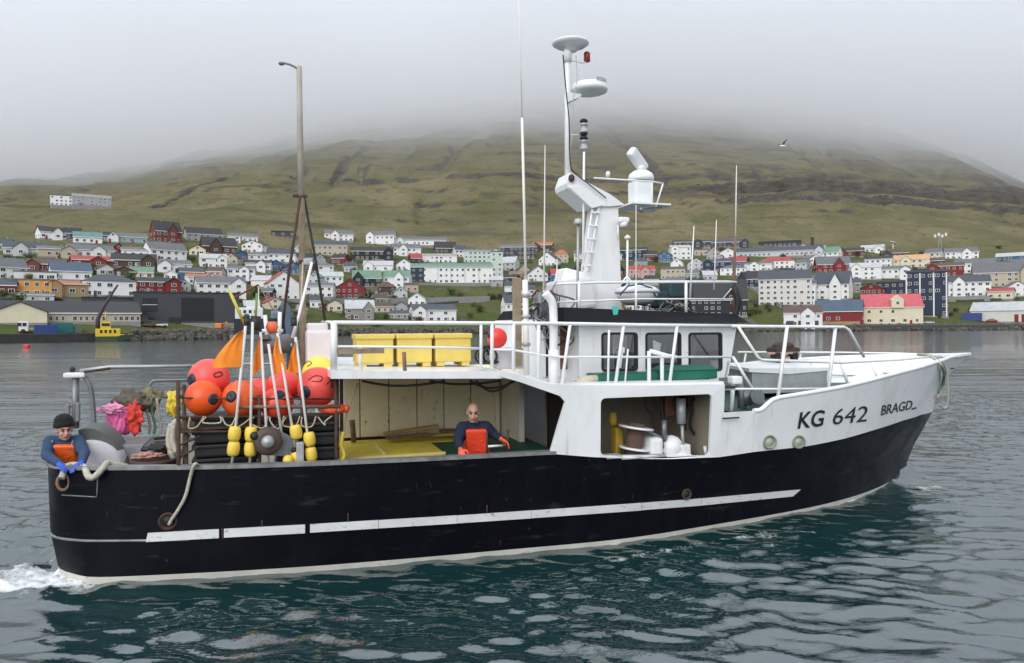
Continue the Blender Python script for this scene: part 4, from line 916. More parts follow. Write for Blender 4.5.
part('rail', MB().tube(pp([(152, 397), (186, 397)], 1.6), .025, 8), M_RUSTL, sr_)
part('rail', MB().tube(pp([(190, 366, 1.0), (250, 364, 1.2), (330, 364, 1.4)]), .022, 8), M_STEELL, sr_)
part('port_coaming', MB().prism([P(112, 442, 1.75), P(190, 434, 1.95), P(190, 437, 1.95), P(112, 446, 1.75)], (0, .1, 0)), M_RUST, boat)
# white locker by the aft mast, power block crane
part('locker', MB().rbox(P(320, 350, -.9), (.42, .5, .62), .05).rbox(P(317, 327, -.9), (.30, .42, .12), .03), mat('locker_white', (.74, .70, .72), .5, var=.06, wear=(.5, .2, .3), wear_amt=.2), boat)
part('crane_column', MB().tube(spline(pp([(292, 372), (292, 345), (290, 322), (284, 308), (280, 305)], -.3), 5), .085, 12), mat('crane_blue', (.10, .15, .20), .5, var=.2, wear=RUST, wear_amt=.3), boat)
part('gantry', MB().tube(pp([(265, 315), (268, 345)], -.8), .03, 8).tube(pp([(280, 312), (279, 345)], -.8), .03, 8).tube(pp([(262, 331), (283, 331)], -.8), .03, 8).tube(pp([(258, 345), (292, 345)], -.8), .03, 8), M_WHITE2, boat)
part('gantry_hood', MB().lathe([(.25, -.12), (.25, .10), (.2, .16), (.0, .18)], P(276, 345, -.7), 16).box(P(250, 337, -.9), (.55, .3, .06)), M_STEEL, boat)
# hauling room machinery
hp = lambda px, py, y=-2.3: P(px, py, y)
rotS = Matrix.Rotation(R(9), 3, 'Y')
sp_ = part('line_spool', MB().lathe([(.13, -.28), (.13, .28)], hp(634, 441), 18, rotS), mat('line_brown', (.12, .07, .05), .9, var=.3, bump=.4), boat)
part('spool_flange', MB().lathe([(.27, .0), (.27, .03)], hp(636, 428.5), 24, rotS).lathe([(.24, 0), (.24, .03)], hp(634, 449.5), 24, rotS), M_WHITE2, sp_)
part('hauler_body', MB().rbox(hp(651, 447), (.22, .4, .34), .06).lathe([(.10, -.14), (.17, -.12), (.18, .02), (.13, .14), (.06, .18)], hp(671, 447), 14, Matrix.Rotation(R(25), 3, 'Y')).rbox(hp(677, 450), (.16, .3, .2), .03).rbox(hp(685, 451), (.10, .2, .24), .03).rbox(hp(668, 455), (.62, .4, .06), .02), M_WHITE2, boat)
part('hauler_arm', MB().tube(pp([(645, 430), (660, 437), (664, 450)], -2.35), .03, 8).tube(pp([(664, 420), (664, 440)], -2.35), .045, 10), M_STEEL, boat)
part('hydraulic_ram', MB().lathe([(.075, -.2), (.075, .2)], hp(681, 411), 14).tube(pp([(682, 425), (683, 448)], -2.3), .03, 8), M_STEELL, boat)
part('red_motor', MB().rbox(hp(668, 405, -1.9), (.2, .2, .36), .04), mat('red_brown_metal', (.14, .05, .035), .6, var=.3), boat)
part('yellow_pump', MB().rbox(hp(617, 440, -2.0), (.14, .2, .42), .04).lathe([(.07, 0), (.05, .2)], hp(613, 425, -2.0), 10), mat('pump_yellow', (.48, .32, .03), .6, var=.3, wear=(.1, .07, .03), wear_amt=.4), boat)
for pts in ([(645, 397), (646, 405), (652, 416), (654, 428)], [(661, 397), (662, 410), (664, 425)], [(700, 397), (704, 404), (702, 412), (697, 414)], [(690, 396), (692, 410), (690, 425), (695, 435)], [(695, 398), (687, 410), (685, 430)], [(676, 397), (673, 404), (677, 412)]):
    part('hose', MB().tube(spline(pp(pts, -2.0), 6), .022, 8), M_CABLE, boat)
part('valve_block', MB().rbox(hp(690, 405, -1.7), (.3, .2, .3), .03), M_BLACK, boat)
part('sill_plate', MB().rbox(hp(640, 456, -2.55), (.75, .3, .025), .01).rbox(hp(612, 456, -2.6), (.26, .2, .05), .01), M_STEELL, boat)
part('fairlead_post', MB().tube(pp([(705, 446), (706, 456)], -2.4), .03, 8), M_WHITE2, boat)
# small rail posts where the man rests his hand
part('roller_post', MB().tube(pp([(508, 430), (507, 450)], -2.3), .022, 8), M_RUST, boat); part('roller_post', MB().tube(pp([(487, 431), (487, 455)], -2.5), .016, 8), M_RUST, boat)
part('roller_bar', MB().tube(pp([(487, 446.5), (503, 445.5)], -2.2), .018, 8), M_WHITE2, boat)
# working platform: yellow sheets and green netted floor
gp = part('platform', MB().box((5.55, -.5, .95), (3.6, 1.95, .66)), M_RUST, boat)
for x0_, x1_, y0_, y1_, z_ in ((3.95, 4.72, -1.45, -.25, 1.32), (4.74, 5.62, -1.45, -.2, 1.33), (4.2, 6.2, -.17, .45, 1.31)):
    part('yellow_sheet', MB().rbox(((x0_ + x1_) / 2, (y0_ + y1_) / 2, z_), (x1_ - x0_, y1_ - y0_, .04), .01), M_YELD, gp)
part('sheet_edge', MB().box((4.73, -.85, 1.355), (.03, 1.2, .03)).box((4.8, -1.44, 1.355), (1.65, .03, .03)), mat('pale_yellow', (.82, .72, .35), .5), gp)
part('green_floor', MB().rbox((6.5, -.75, 1.30), (1.7, 1.4, .04), .01), M_GREEN, gp)
# ropes that belong to the hull's gear
# ------------------------------------------------------------------ things on board
def rope(name, pts, r, label, m=M_ROPE, n=6, base=None, cat='rope', grp=None):
    s = spline(pts, n); return solo(name, MB().tube(s, r, 8), m, label, cat, base or tuple(min(s, key=lambda q: q.z)), grp)
rope('mooring_rope', [P(199, 467, -2.1), P(195, 464, -2.25), onside(tree, 191, 475) + Vector((0, -.05, 0)), onside(tree, 186, 495) + Vector((0, -.06, 0)), onside(tree, 178, 510) + Vector((0, -.05, 0)), HAWSE + Vector((.05, -.06, .03)), HAWSE + Vector((.02, -.04, -.03)), HAWSE + Vector((.01, .02, -.03))], .022, 'grey mooring rope hanging from the rail into the round hull ring')
cp = lambda px, py, z=1.53, dy=0: Pz(px, py, z) + Vector((0, dy, 0))
rope('thick_rope', [P(62, 478, -1.62) + Vector((0, -.02, 0)), P(66, 468, -1.55), P(72, 465, -1.45), P(84, 467, -1.65), P(88, 476, -1.88), P(94, 477, -1.92), P(103, 468, -1.85), P(108, 463, -1.7), P(118, 465, -1.65), P(126, 466.5, -1.6)], .042, 'thick pale rope looped over the stern rail beside the man in the beanie')
rope('bow_line', [P(918, 354.5, -.5), P(930, 356, -1.0)] + [onside(tb, *q_) + Vector((.02, -.06, .01)) for q_ in ((938, 366), (941, 378), (938, 390), (934, 398))], .03, 'pale rope draped over the bow rail down the white stem')
rope('bow_line', [P(922, 354, -.5), P(934, 357, -.95)] + [onside(tb, *q_) + Vector((.02, -.05, .01)) for q_ in ((941.5, 368), (940, 382), (936, 393))], .026, 'green rope draped over the bow rail beside the pale one', M_ROPEG)
rope('bow_line', [P(926, 354, -.4), P(938, 358, -.85), P(946, 368, -.85), P(948, 390, -.8), P(947, 405, -.75), P(943, 408, -.75), P(939, 404, -.8)], .018, 'thin white rope hanging from the stem head with a loose end')
# fish tubs and buoy on the boat deck
tubx = [P(px, 350, -1.35).x for px in (355, 395.5, 434, 473)]
tz0, tz1 = P(410, 369, -1.35).z, P(410, 334, -1.35).z
zdeck = float(np.interp(5.2, [xa, xm], [za, zf])) + .002
for i, lb in enumerate(('yellow fish tub on the shelter roof, nearest the aft mast', 'middle one of the three yellow fish tubs on the shelter roof', 'scuffed yellow fish tub on the shelter roof, nearest the red buoy')):
    x0_, x1_ = tubx[i] + .012, tubx[i + 1] - .012; cx_ = (x0_ + x1_) / 2; w_ = x1_ - x0_
    t = thing('fish_tub', lb, 'tub', (cx_, -1.05, zdeck), 'yellow fish tubs on the shelter roof')
    mb = MB(); hgt = tz1 - zdeck; o_ = [(x0_, -1.35), (x1_, -1.35), (x1_, -.75), (x0_, -.75)]
    mb.rbox((cx_, -1.05, zdeck + .06 + (hgt - .1) / 2), (w_ - .03, .60, hgt - .1), .03)
    part('tub_body', mb, M_YEL, t)
    part('rim', MB().rbox((cx_, -1.05, tz1 - .035), (w_, .66, .075), .02), M_YEL, t)
    for sx in (-1, 1): part('skid', MB().box((cx_ + sx * (w_ / 2 - .1), -1.05, zdeck + .035), (.12, .56, .07)), M_YEL, t)
def buoy(name, c, r, col, label, hole=None, grp=None, dark=(.012, .02, .045), mk=0):
    m = mat('buoy_%d_%d_%d' % tuple(int(q * 99) for q in col), col, .38, var=.10, scale=4, wear=tuple(q * .55 + .03 for q in col), wear_amt=.48, wear_scale=(3, 3, 3), bump=.05, bscale=14)
    t = thing(name, label, 'buoy', (c.x, c.y, c.z - r), grp)
    part('float', MB().ball(c, (r, r, r * 1.02), 28), m, t)
    if hole:
        d = (P(hole[0], hole[1], c.y) - c); d.y = -math.sqrt(max(r * r - d.x ** 2 - d.z ** 2, .0004)); d.normalize()
        rot = d.to_track_quat('Z', 'Y').to_matrix()
        part('eyelet', MB().lathe([(r * .34, -.02), (r * .34, r * .02), (r * .24, r * .13), (r * .11, r * .15), (0, r * .10)], c + d * r * .90, 16, rot), mat('buoy_end_blue', dark, .5, var=.3), t)
    for pts in mk or []:
        vs = []
        for q_ in pts:
            d = P(q_[0], q_[1], c.y) - c; d.y = -math.sqrt(max(r * r - d.x ** 2 - d.z ** 2, .0004)); vs.append(c + d.normalized() * (r * 1.012))
        part('scribble', MB().tube(spline(vs, 4), .007, 5), M_INK, t)
    return t
YB_ = -1.62
RED, ORG, PNK, YLB = (.86, .06, .025), (.88, .10, .012), (.90, .10, .085), (.86, .78, .10)
rp = lambda px: px * .0136
for px, py, r, col, y, hole, lb in (
    (209, 379, 20.5, PNK, -1.45, (192, 379), 'large pinkish red buoy at the top of the cage under the big flag'),
    (203.5, 398, 17.5, ORG, -1.85, (215, 398), 'orange red buoy at the stern end of the cage with blue eyelet'),
    (241, 399, 18.5, (.84, .13, .03), -1.85, (231.5, 395), 'scuffed orange buoy behind the first two flag poles'),
    (258, 394, 16.5, PNK, -1.35, None, 'red buoy half hidden behind the scuffed orange buoy'),
    (284, 386, 17.5, PNK, -1.35, None, 'pinkish red buoy behind the middle orange flags'),
    (277, 404, 16.5, RED, -1.85, (280, 392.5), 'red buoy low in the middle of the cage with dark eyelet'),
    (317.5, 387, 20.5, PNK, -1.75, (304, 391), 'large coral buoy at the forward end of the cage'),
    (319, 374, 18.5, YLB, -1.2, (336, 375), 'yellow buoy with scribbled marks behind the coral buoy')):
    buoy('mooring_buoy', P(px, py, y), rp(r), col, lb, hole, 'buoys in the cage', mk={317.5: [[(308, 379), (314, 375), (321, 376), (319, 380), (311, 380)], [(325, 383), (331, 379), (329, 386), (333, 384)]], 319: [[(305, 364), (309, 361), (311, 363), (307, 366)]], 209: [[(215, 373), (221, 371), (223, 374), (217, 376), (215, 373)]]}.get(px))
buoy('mooring_buoy', P(497, 338, -1.95), rp(11.2), (.88, .05, .035), 'small red buoy on the shelter roof railing beside the yellow tubs', (488, 335))
# loose lashings over the cage
rl_ = random.Random(8)
for i in range(9):
    x_ = 190 + i * 16; q_ = [P(x_, 417, -2.08), P(x_ + rl_.uniform(-4, 8), 421 + rl_.uniform(0, 7), -2.1), P(x_ + rl_.uniform(6, 14), 424 + rl_.uniform(-3, 5), -2.1), P(x_ + 14, 416, -2.08)]
    rope('lashing', q_, .010, 'thin tan lashing looped under the cage bar, %s from the stern end' % ['first', 'second', 'third', 'fourth', 'fifth', 'sixth', 'seventh', 'eighth', 'ninth'][i], M_ROPE if i % 3 else M_TAN, grp='lashings on the cage')
t = solo('lifebuoy_float', MB().tube(pp([(322, 408.5), (330, 409), (338, 409), (345, 408.5)], -2.0), [.05, .075, .075, .05], 12).ball(P(346, 408.5, -2.0), .055, 10).ball(P(321, 408.5, -2.0), .05, 10), mat('float_orange', (.88, .12, .04), .45), 'long orange fender float lying at the forward end of the cage', 'float', tuple(P(333, 413, -2.0)))
t = solo('gear_box', MB().rbox(P(508, 358, -1.6), (.50, .4, .32), .03), mat('box_white', (.60, .62, .64), .5, var=.1, wear=(.3, .3, .3), wear_amt=.3), 'pale grey box on the shelter roof below the red buoy', 'box', tuple(P(508, 370, -1.6)))
solo('hose_coil', MB().tube([P(481, 355, -1.8) + Vector((.12 * math.cos(a) + .01 * a, .05 * math.sin(2 * a), .13 * math.sin(a))) for a in np.linspace(0, 18, 60)], .02, 6), M_CABLE, 'black hose coil hanging by the red buoy on the shelter roof', 'hose', tuple(P(481, 368, -1.8)))
# green tarpaulined boxes on the side deck
zsd = zq - .02
a, b = P(591, 377, -2.05), P(656, 386, -2.05)
solo('net_bin', MB().rbox(((a.x + b.x) / 2, -2.0, zsd + .055), (b.x - a.x, .34, .11), .03).box(((a.x + b.x) / 2, -2.0, zsd + .115), (b.x - a.x - .04, .3, .02)), M_GREENB, 'low green bin on the side deck below the aft wheelhouse windows', 'bin', ((a.x + b.x) / 2, -2.0, zsd))
a, b = P(659, 367, -2.1), P(712, 384, -2.1)
t = thing('net_bin', 'tall green bin with hipped lid below the forward wheelhouse windows', 'bin', ((a.x + b.x) / 2, -2.05, zsd))
part('bin_body', MB().rbox(((a.x + b.x) / 2, -2.05, zsd + .075), (b.x - a.x, .42, .15), .02), M_GREENB, t)
part('lid', MB().box(((a.x + b.x) / 2, -2.05, zsd + .185), (b.x - a.x + .04, .46, .07), taper=(.8, .5)), M_GREENB, t)
solo('canvas_roll', MB().tube(pp([(576, 383), (585, 380), (597, 378)], -2.15), [.05, .07, .05], 10), mat('canvas', (.58, .52, .42), .8, var=.15), 'cream canvas roll on the side deck aft of the green bin', 'canvas roll', tuple(P(586, 385, -2.15)))
# liferaft on the wheelhouse roof
lr = thing('life_raft', 'white covered dinghy on the wheelhouse roof forward of the mast', 'dinghy', tuple(P(637, 306, -.9)))
c_ = P(637, 296, -.9); rot = Matrix.Rotation(R(4), 3, 'Y')
part('raft_hull', MB().lathe([(.14, -.16), (.22, -.10), (.27, 0), (.28, .07)], c_, 24, Matrix.Diagonal((1.25, 1.5, 1)).to_3x3()), M_WHITE2, lr)
part('cover', MB().lathe([(.295, .05), (.30, .09), (.24, .15), (.10, .20), (0, .22)], c_, 24, Matrix.Diagonal((1.25, 1.5, 1)).to_3x3()), mat('cover_white', (.70, .72, .74), .7, var=.06), lr)
part('lashing', MB().tube(pp([(620, 295), (628, 286), (640, 284), (652, 288), (656, 297)], -1.3), .014, 6), mat('purple_rope', (.05, .05, .12), .8), lr)
# rusty buoy cage
cg = thing('buoy_cage', 'rusty steel cage along the starboard rail holding the buoys', 'cage', tuple(P(258, 470, -1.7)))
for px, py, y in ((178, 380, -2.05), (186, 417, -2.0), (259, 395, -2.05), (336, 376, -2.05), (184, 385, -1.15), (337, 378, -1.15)):
    part('post', MB().tube([P(px, py, y), Vector((P(px, py, y).x, y, .62))], .026, 8), M_RUST, cg)
for a, b, y, r in (((178, 398), (336, 399), -2.05, .012), ((236, 407), (340, 406.5), -2.07, .026), ((178, 417), (336, 416), -2.05, .018), ((178, 432), (262, 431), -2.05, .016), ((178, 446), (200, 436), -2.05, .014), ((178, 418), (336, 417), -1.2, .018), ((178, 396), (336, 397), -1.2, .014), ((180, 457), (200, 446), -2.05, .014)):
    part('bar', MB().tube(pp([a, b], y), r, 8), M_RUSTL if r > .02 else M_RUST, cg)
part('cage_floor', MB().box((P(258, 420, -1.6).x, -1.62, P(258, 420, -1.6).z - .03), (2.0, .86, .03)), M_RUST, cg)
# stacked black line tubs inside the cage
def tubstack(px, y, zt, n, dz, w, d, lb, first=[None]):
    x = P(px, 440, y).x
    for k in range(n):
        z = .64 + k * dz; nm = lb[k] if isinstance(lb, list) else lb
        mb = MB(); mb.rbox((x, y, z + dz * .42), (w * .92, d * .92, dz * .8), .03); mb.rbox((x, y, z + dz * .82), (w, d, dz * .26), .015)
        solo('line_tub', mb, M_BLACK, nm, 'tub', (x, y, z), 'black line tubs stacked in the cage')
ordn = ['lowest', 'second', 'third', 'fourth', 'fifth', 'sixth', 'seventh', 'topmost']
tubstack(227, -1.6, 2, 8, .185, .84, .75, ['black line tub, %s of the stack near the stern end of the cage' % o for o in ordn])
tubstack(306, -1.6, 2, 7, .20, .86, .75, ['black line tub, %s of the stack at the forward end of the cage' % o for o in ordn[:6] + ['topmost']])
# hauler wheel with its plate
hw = thing('line_hauler', 'brown line hauler wheel with grey arm plate on the starboard rail', 'line hauler', tuple(P(272, 464, -2.2)))
rotX = Matrix.Rotation(R(90), 3, 'X'); c_ = P(268, 441, -2.18)
part('wheel', MB().lathe([(.10, -.05), (.185, -.05), (.19, .0), (.185, .05), (.1, .055)], c_, 28, rotX), mat('wheel_brown', (.10, .07, .055), .6, .3, var=.3), hw)
part('hub', MB().lathe([(.085, 0), (.085, .10), (.05, .135), (0, .145)], c_, 20, rotX), M_STEELL, hw)
part('arm_plate', MB().prism([P(264, 428, -2.12), P(275, 428, -2.12), P(299, 441, -2.12), P(302, 462, -2.12), P(282, 456, -2.12), P(262, 455, -2.12)], (0, .05, 0)), M_STEEL, hw)
part('mount', MB().rbox(P(300, 455, -2.16), (.1, .12, .36), .02), M_STEELL, hw); part('bolt', MB().lathe([(.04, 0), (.04, .04), (0, .05)], P(294, 450, -2.13), 10, rotX), M_BLACK, hw)
# flag poles with yellow floats
M_FLAG = mat('flag_orange', (.95, .27, .02), .75, var=.10, scale=6)
M_FLOAT = mat('float_yellow', (.86, .62, .09), .5, var=.12, scale=9, wear=(.35, .24, .06), wear_amt=.4, wear_scale=(3, 3, 3))
M_POLE = mat('pole_white', (.74, .73, .68), .5, var=.08, scale=5, wear=(.3, .22, .15), wear_amt=.35, wear_scale=(4, 4, 4))
def flagpole(bot, top, floats, flag, lb, y=-2.12, tip=None, tilt=.0):
    b0, t0 = P(*bot, y), P(*top, y + tilt); b0.z = max(b0.z, 1.02)
    t = thing('flag_pole', lb, 'flag pole', tuple(b0), 'flag poles lashed to the cage')
    part('pole', MB().tube([b0, t0], .018, 8), M_POLE, t)
    for fx, fy in floats:
        c_ = P(fx, fy, y); d = (t0 - b0).normalized(); rot = d.to_track_quat('Z', 'Y').to_matrix()
        part('float', MB().lathe([(.03, -.096), (.062, -.092), (.077, -.06), (.082, 0), (.077, .06), (.062, .092), (.03, .096)], c_, 16, rot), M_FLOAT, t)
    if flag:
        mb = MB(); top_, bot_ = P(*flag[0], y - .01 + tilt), P(*flag[1], y - .01 + tilt); fl = [P(*q_, y - .01 + tilt) for q_ in flag[2]]
        nn = 9; rows = []
        for i in range(nn + 1):
            f = i / nn; a = top_.lerp(bot_, f)
            g = f * (len(fl) - 1); k = min(int(g), len(fl) - 2); e = fl[k].lerp(fl[k + 1], g - k); row = []
            for j in range(9):
                h = j / 8; q_ = a.lerp(e, h); q_.y += .05 * math.sin(h * 6 + f * 5) * h + .03 * math.sin(h * 13 + f * 3 + bot[0]) * h; row.append(q_)
            rows.append(row)
        vs = [q_ for r_ in rows for q_ in r_] + [q_ + Vector((0, .006, 0)) for r_ in rows for q_ in r_]; k = 9; o = (nn + 1) * 9
        fs = [(i * k + j, i * k + j + 1, (i + 1) * k + j + 1, (i + 1) * k + j) for i in range(nn) for j in range(8)]
        fs += [tuple(o + q_ for q_ in f_[::-1]) for f_ in fs]
        mb.add(vs, fs, 0, True); part('flag', mb, M_FLAG, t)
    if tip: part('tip', MB().tube([P(tip[0], tip[1] + 4, y + tilt), P(tip[0], tip[1] - 3, y + tilt)], .04, 10).ball(P(tip[0], tip[1] - 4, y + tilt), .04, 8), tip[2], t)
flagpole((232, 464), (245.5, 326), [(234.5, 433.5), (233.5, 448.5)], ((243, 330), (241, 367), [(240, 331), (231, 339), (221, 350), (212, 363), (214, 368)]), 'white flag pole with big orange flag nearest the stern', tilt=-.05)
flagpole((250, 464), (252.5, 322), [(251, 434), (250.5, 449)], None, 'bare white pole with two yellow floats beside the biggest flag', tip=(247, 321, M_CABLE))
flagpole((268.5, 463), (260.5, 332), [], ((260.8, 336), (263.5, 366), [(259.5, 337), (255.5, 350), (253.5, 362), (252.5, 376)]), 'white pole with narrow orange flag behind the hauler wheel', tilt=.1)
flagpole((282.5, 440), (268.5, 344), [], None, 'bare white pole leaning across the middle of the cage', tilt=.05)
flagpole((296, 452), (277.5, 333), [(296, 432), (297, 458)], ((278, 336), (287, 370), [(276.5, 336), (273.5, 350), (272.8, 361), (274, 374)]), 'white pole with broad orange flag and a high yellow float', tip=(294, 322, M_CABLE))
flagpole((311, 463), (295.5, 337), [(309.5, 439), (311, 454)], ((296.3, 341), (300.7, 373), [(295, 342), (290.5, 354), (289, 362), (287.5, 372)]), 'white pole with orange flag and two yellow floats nearest the bow')
t = solo('black_float', MB().ball(P(254.5, 436, -2.2), .06, 12), M_BLACK, 'small black float beside the second pair of yellow floats', 'float', tuple(P(254.5, 440, -2.2)))
solo('spare_float', MB().ball(P(288, 460, -2.2), (.07, .07, .07), 12), M_FLOAT, 'loose yellow float under the hauler arm plate', 'float', tuple(P(288, 465, -2.2)))
# loose gear above the cage
solo('boat_hook', MB().tube(pp([(229, 290), (245, 325)], -1.3), .022, 8), mat('hook_yellow', (.55, .52, .08), .5, var=.2), 'yellow green boat hook leaning above the big flag', 'boat hook', tuple(P(245, 325, -1.3)))
solo('boat_hook', MB().tube(pp([(257, 293), (255, 328)], -1.2), .018, 8), mat('hook_green', (.20, .25, .08), .5, var=.2), 'olive boat hook standing upright beside the lamp heads', 'boat hook', tuple(P(255, 328, -1.2)))
solo('pole_lamp', MB().tube(pp([(255, 330), (256, 316)], -1.3), .07, 10).ball(P(246.5, 317, -1.3), .05, 8), M_CABLE, 'dark lamp head on the gear above the cage', 'lamp', tuple(P(255, 331, -1.3)))
solo('orange_buoyant_light', MB().lathe([(.06, -.08), (.09, 0), (.06, .08)], P(272, 327, -1.2), 12), mat('light_orange', (.75, .16, .06), .5), 'small orange light on the white frame above the cage', 'light', tuple(P(272, 331, -1.2)))
solo('boom_bar', MB().tube(pp([(312, 262), (299, 315), (292, 338)], -1.2), .02, 8), M_WHITE2, 'thin white bar leaning beside the aft mast', 'bar', tuple(P(292, 338, -1.2)))
# yellow oilskin, rope hank, brown tub, black sack at the stern
def cloth(name, c, r, m, lb, cat, seed, sq=(1, 1, 1), boat_base=None):
    bm = bmesh.new(); bmesh.ops.create_icosphere(bm, subdivisions=4, radius=1); rg = random.Random(seed); k = [Vector((rg.uniform(-1, 1), rg.uniform(-1, 1), rg.uniform(-1, 1))).normalized() for _ in range(14)]
    vs = []
    for v in bm.verts:
        n_ = v.co.normalized(); f = 1 + sum(.13 * math.sin((5 + i) * n_.dot(q_) + i) for i, q_ in enumerate(k)) * .62
        vs.append(Vector((n_.x * r * sq[0] * f, n_.y * r * sq[1] * f, n_.z * r * sq[2] * f)) + c)
    bm.verts.index_update(); fs = [[q_.index for q_ in f.verts] for f in bm.faces]; bm.free()
    return solo(name, MB().add(vs, fs, 0, True), m, lb, cat, tuple(c - Vector((0, 0, r * sq[2]))))
cloth('oilskin', P(174, 404, .9), .17, mat('oil_yellow', (.72, .55, .05), .5, var=.2), 'yellow oilskin hanging on the rail near the cage', 'oilskin', 3, (.6, .4, 1.1))
cloth('pink_bag', P(118, 421, .9), .20, mat('bag_pink', (.85, .16, .42), .55, var=.2), 'pink plastic bag hanging at the stern rail', 'bag', 5, (.7, .5, 1.2))
cloth('red_bag', P(134, 418, .95), .2, mat('bag_red', (.82, .07, .05), .55, var=.2), 'red bag hanging beside the pink one at the stern', 'bag', 6, (.6, .45, 1.15))
cloth('pink_flag', P(111, 409, .8), .14, mat('bag_pink2', (.85, .35, .55), .6, var=.2), 'pale pink scrap of plastic above the pink bag', 'plastic', 8, (1.2, .4, .5))
cloth('rope_heap', P(131, 402, 1.1), .20, mat('heap_brown', (.16, .13, .10), .9, var=.4, scale=14, bump=.8), 'brown net heap on top of the bags at the stern', 'net', 9, (1.2, .7, .8))
cloth('rope_heap', P(149, 400, 1.3), .18, mat('heap_olive', (.25, .22, .13), .9, var=.4, scale=14, bump=.8), 'olive rope heap on the stern rail between bags and cage', 'rope', 10, (.9, .6, 1.0))
for i, (x0_, c_) in enumerate(((146, M_ROPE), (151, M_ROPEG), (157, M_ROPE))):
    rope('hanging_rope', [P(x0_, 398, 1.2), P(x0_ + 1, 412, 1.18), P(x0_ + 4, 425, 1.2), P(x0_ + 3, 434, 1.2)], .022, ['pale rope strand hanging under the olive heap nearest the bags', 'green rope strand hanging under the olive heap', 'pale rope strand hanging under the olive heap nearest the cage'][i], c_)
rope('rope_hank', [P(172, 424, -1.1), P(169, 440, -1.1), P(172, 455, -1.15), P(178, 458, -1.1), P(182, 445, -1.1), P(180, 428, -1.05), P(175, 422, -1.1), P(173, 440, -1.15), P(177, 452, -1.2)], .045, 'thick pale rope hank hanging at the stern end of the cage')
rope('yellow_strap', [P(343, 432, -1.95), P(341, 445, -1.95), P(344, 455, -1.95), P(341, 462, -1.95)], .03, 'yellow strap hanging beside the forward end of the cage', M_YELD)
t = thing('bait_tub', 'brown tub with fish scraps behind the stern rail', 'tub', tuple(P(154, 470, -1.2)))
c_ = P(154, 462, -1.2)
part('tub_body', MB().lathe([(.24, -.5), (.29, -.02), (.31, 0), (.31, .05), (.27, .05), (.25, -.05), (0, -.05)], c_, 22), mat('tub_brown', (.07, .04, .035), .7, var=.3), t)
cloth('bait', P(148, 455, -1.2), .11, mat('bait_pink', (.45, .25, .2), .7, var=.3), 'pinkish scraps in the brown tub at the stern', 'bait', 21, (1.5, 1, .4))
cloth('black_sack', P(156, 451, -1.1), .10, M_BLACK, 'black rubber sack lying on the brown tub at the stern', 'sack', 22, (1.6, 1, .8))
# stern chute hood and grey box
ch = thing('drum_hood', 'curved grey steel hood over the pale drum at the stern', 'hood', tuple(P(104, 470, -.9)))
arc = [P(78, 430, -.9), P(86, 428.5, -.9), P(95, 429.5, -.9), P(104, 434, -.9), P(112, 442, -.9), P(118, 452, -.9), P(123, 462, -.9), P(126, 470, -.9)]
arc = spline(arc, 4); mb = MB(); k = len(arc); cn = P(86, 470, -.9)
inn_ = [q_ + (cn - q_).normalized() * .19 for q_ in arc]
vs = arc + inn_ + [q_ + Vector((0, .7, 0)) for q_ in inn_] + [q_ + Vector((0, .7, 0)) for q_ in arc]
mb.add(vs, [(r_ * k + i, r_ * k + i + 1, ((r_ + 1) % 4) * k + i + 1, ((r_ + 1) % 4) * k + i) for r_ in range(4) for i in range(k - 1)] + [(0, k, 2 * k, 3 * k), (k - 1, 2 * k - 1, 3 * k - 1, 4 * k - 1)], 0, False)
part('hood_shell', mb, mat('hood_grey', (.115, .12, .11), .55, .2, var=.2, scale=4), ch)
part('drum', MB().lathe([(.42, -.25), (.43, .25), (.40, .28), (0, .29)], P(93, 468, -.72), 36, rotX), mat('drum_white', (.58, .57, .60), .5, var=.15, scale=3, wear=(.70, .22, .20), wear_amt=.48, wear_scale=(1.5, 1.5, 1.5)), ch)
gb = thing('chute_box', 'grey steel box with sloping side behind the stern rail', 'box', tuple(P(134, 470, -.4)))
part('box_body', MB().prism([P(124, 447, -.5), P(144, 447, -.5), P(150, 470, -.5), P(118, 470, -.5)], (0, .9, 0)), M_STEELL, gb)
part('box_lid', MB().rbox(P(134, 442.5, -.05) + Vector((0, 0, .0)), (.40, .85, .05), .02), M_STEEL, gb)
# planks against the back wall
for i, (a, b, y, th) in enumerate((((384, 434), (438, 426), .2, .05), ((386, 438), (430, 434), .0, .04), ((412, 436), (470, 433), .1, .04), ((440, 431), (486, 429), .3, .05))):
    p0, p1 = P(*a, y), P(*b, y); d = p1 - p0
    solo('plank', MB().rbox((p0 + p1) / 2, (d.length, .18, th), .008, Matrix.Rotation(-math.atan2(d.z, d.x), 3, 'Y')), M_PLANK if i % 2 == 0 else M_RUSTL, ['broad yellowish plank leaning against the beige back wall', 'short brown plank lying in front of the broad one', 'rusty brown plank on the working deck behind the yellow sheets', 'yellowish plank on the working deck behind the man in navy'][i], 'plank', tuple((p0 + p1) / 2 - Vector((0, 0, .03))))
solo('rusty_post', MB().tube(pp([(352, 420), (354, 442)], .2), .045, 8), M_RUSTL, 'rusty upright stub at the aft end of the working deck', 'post', tuple(P(354, 443, .2)))
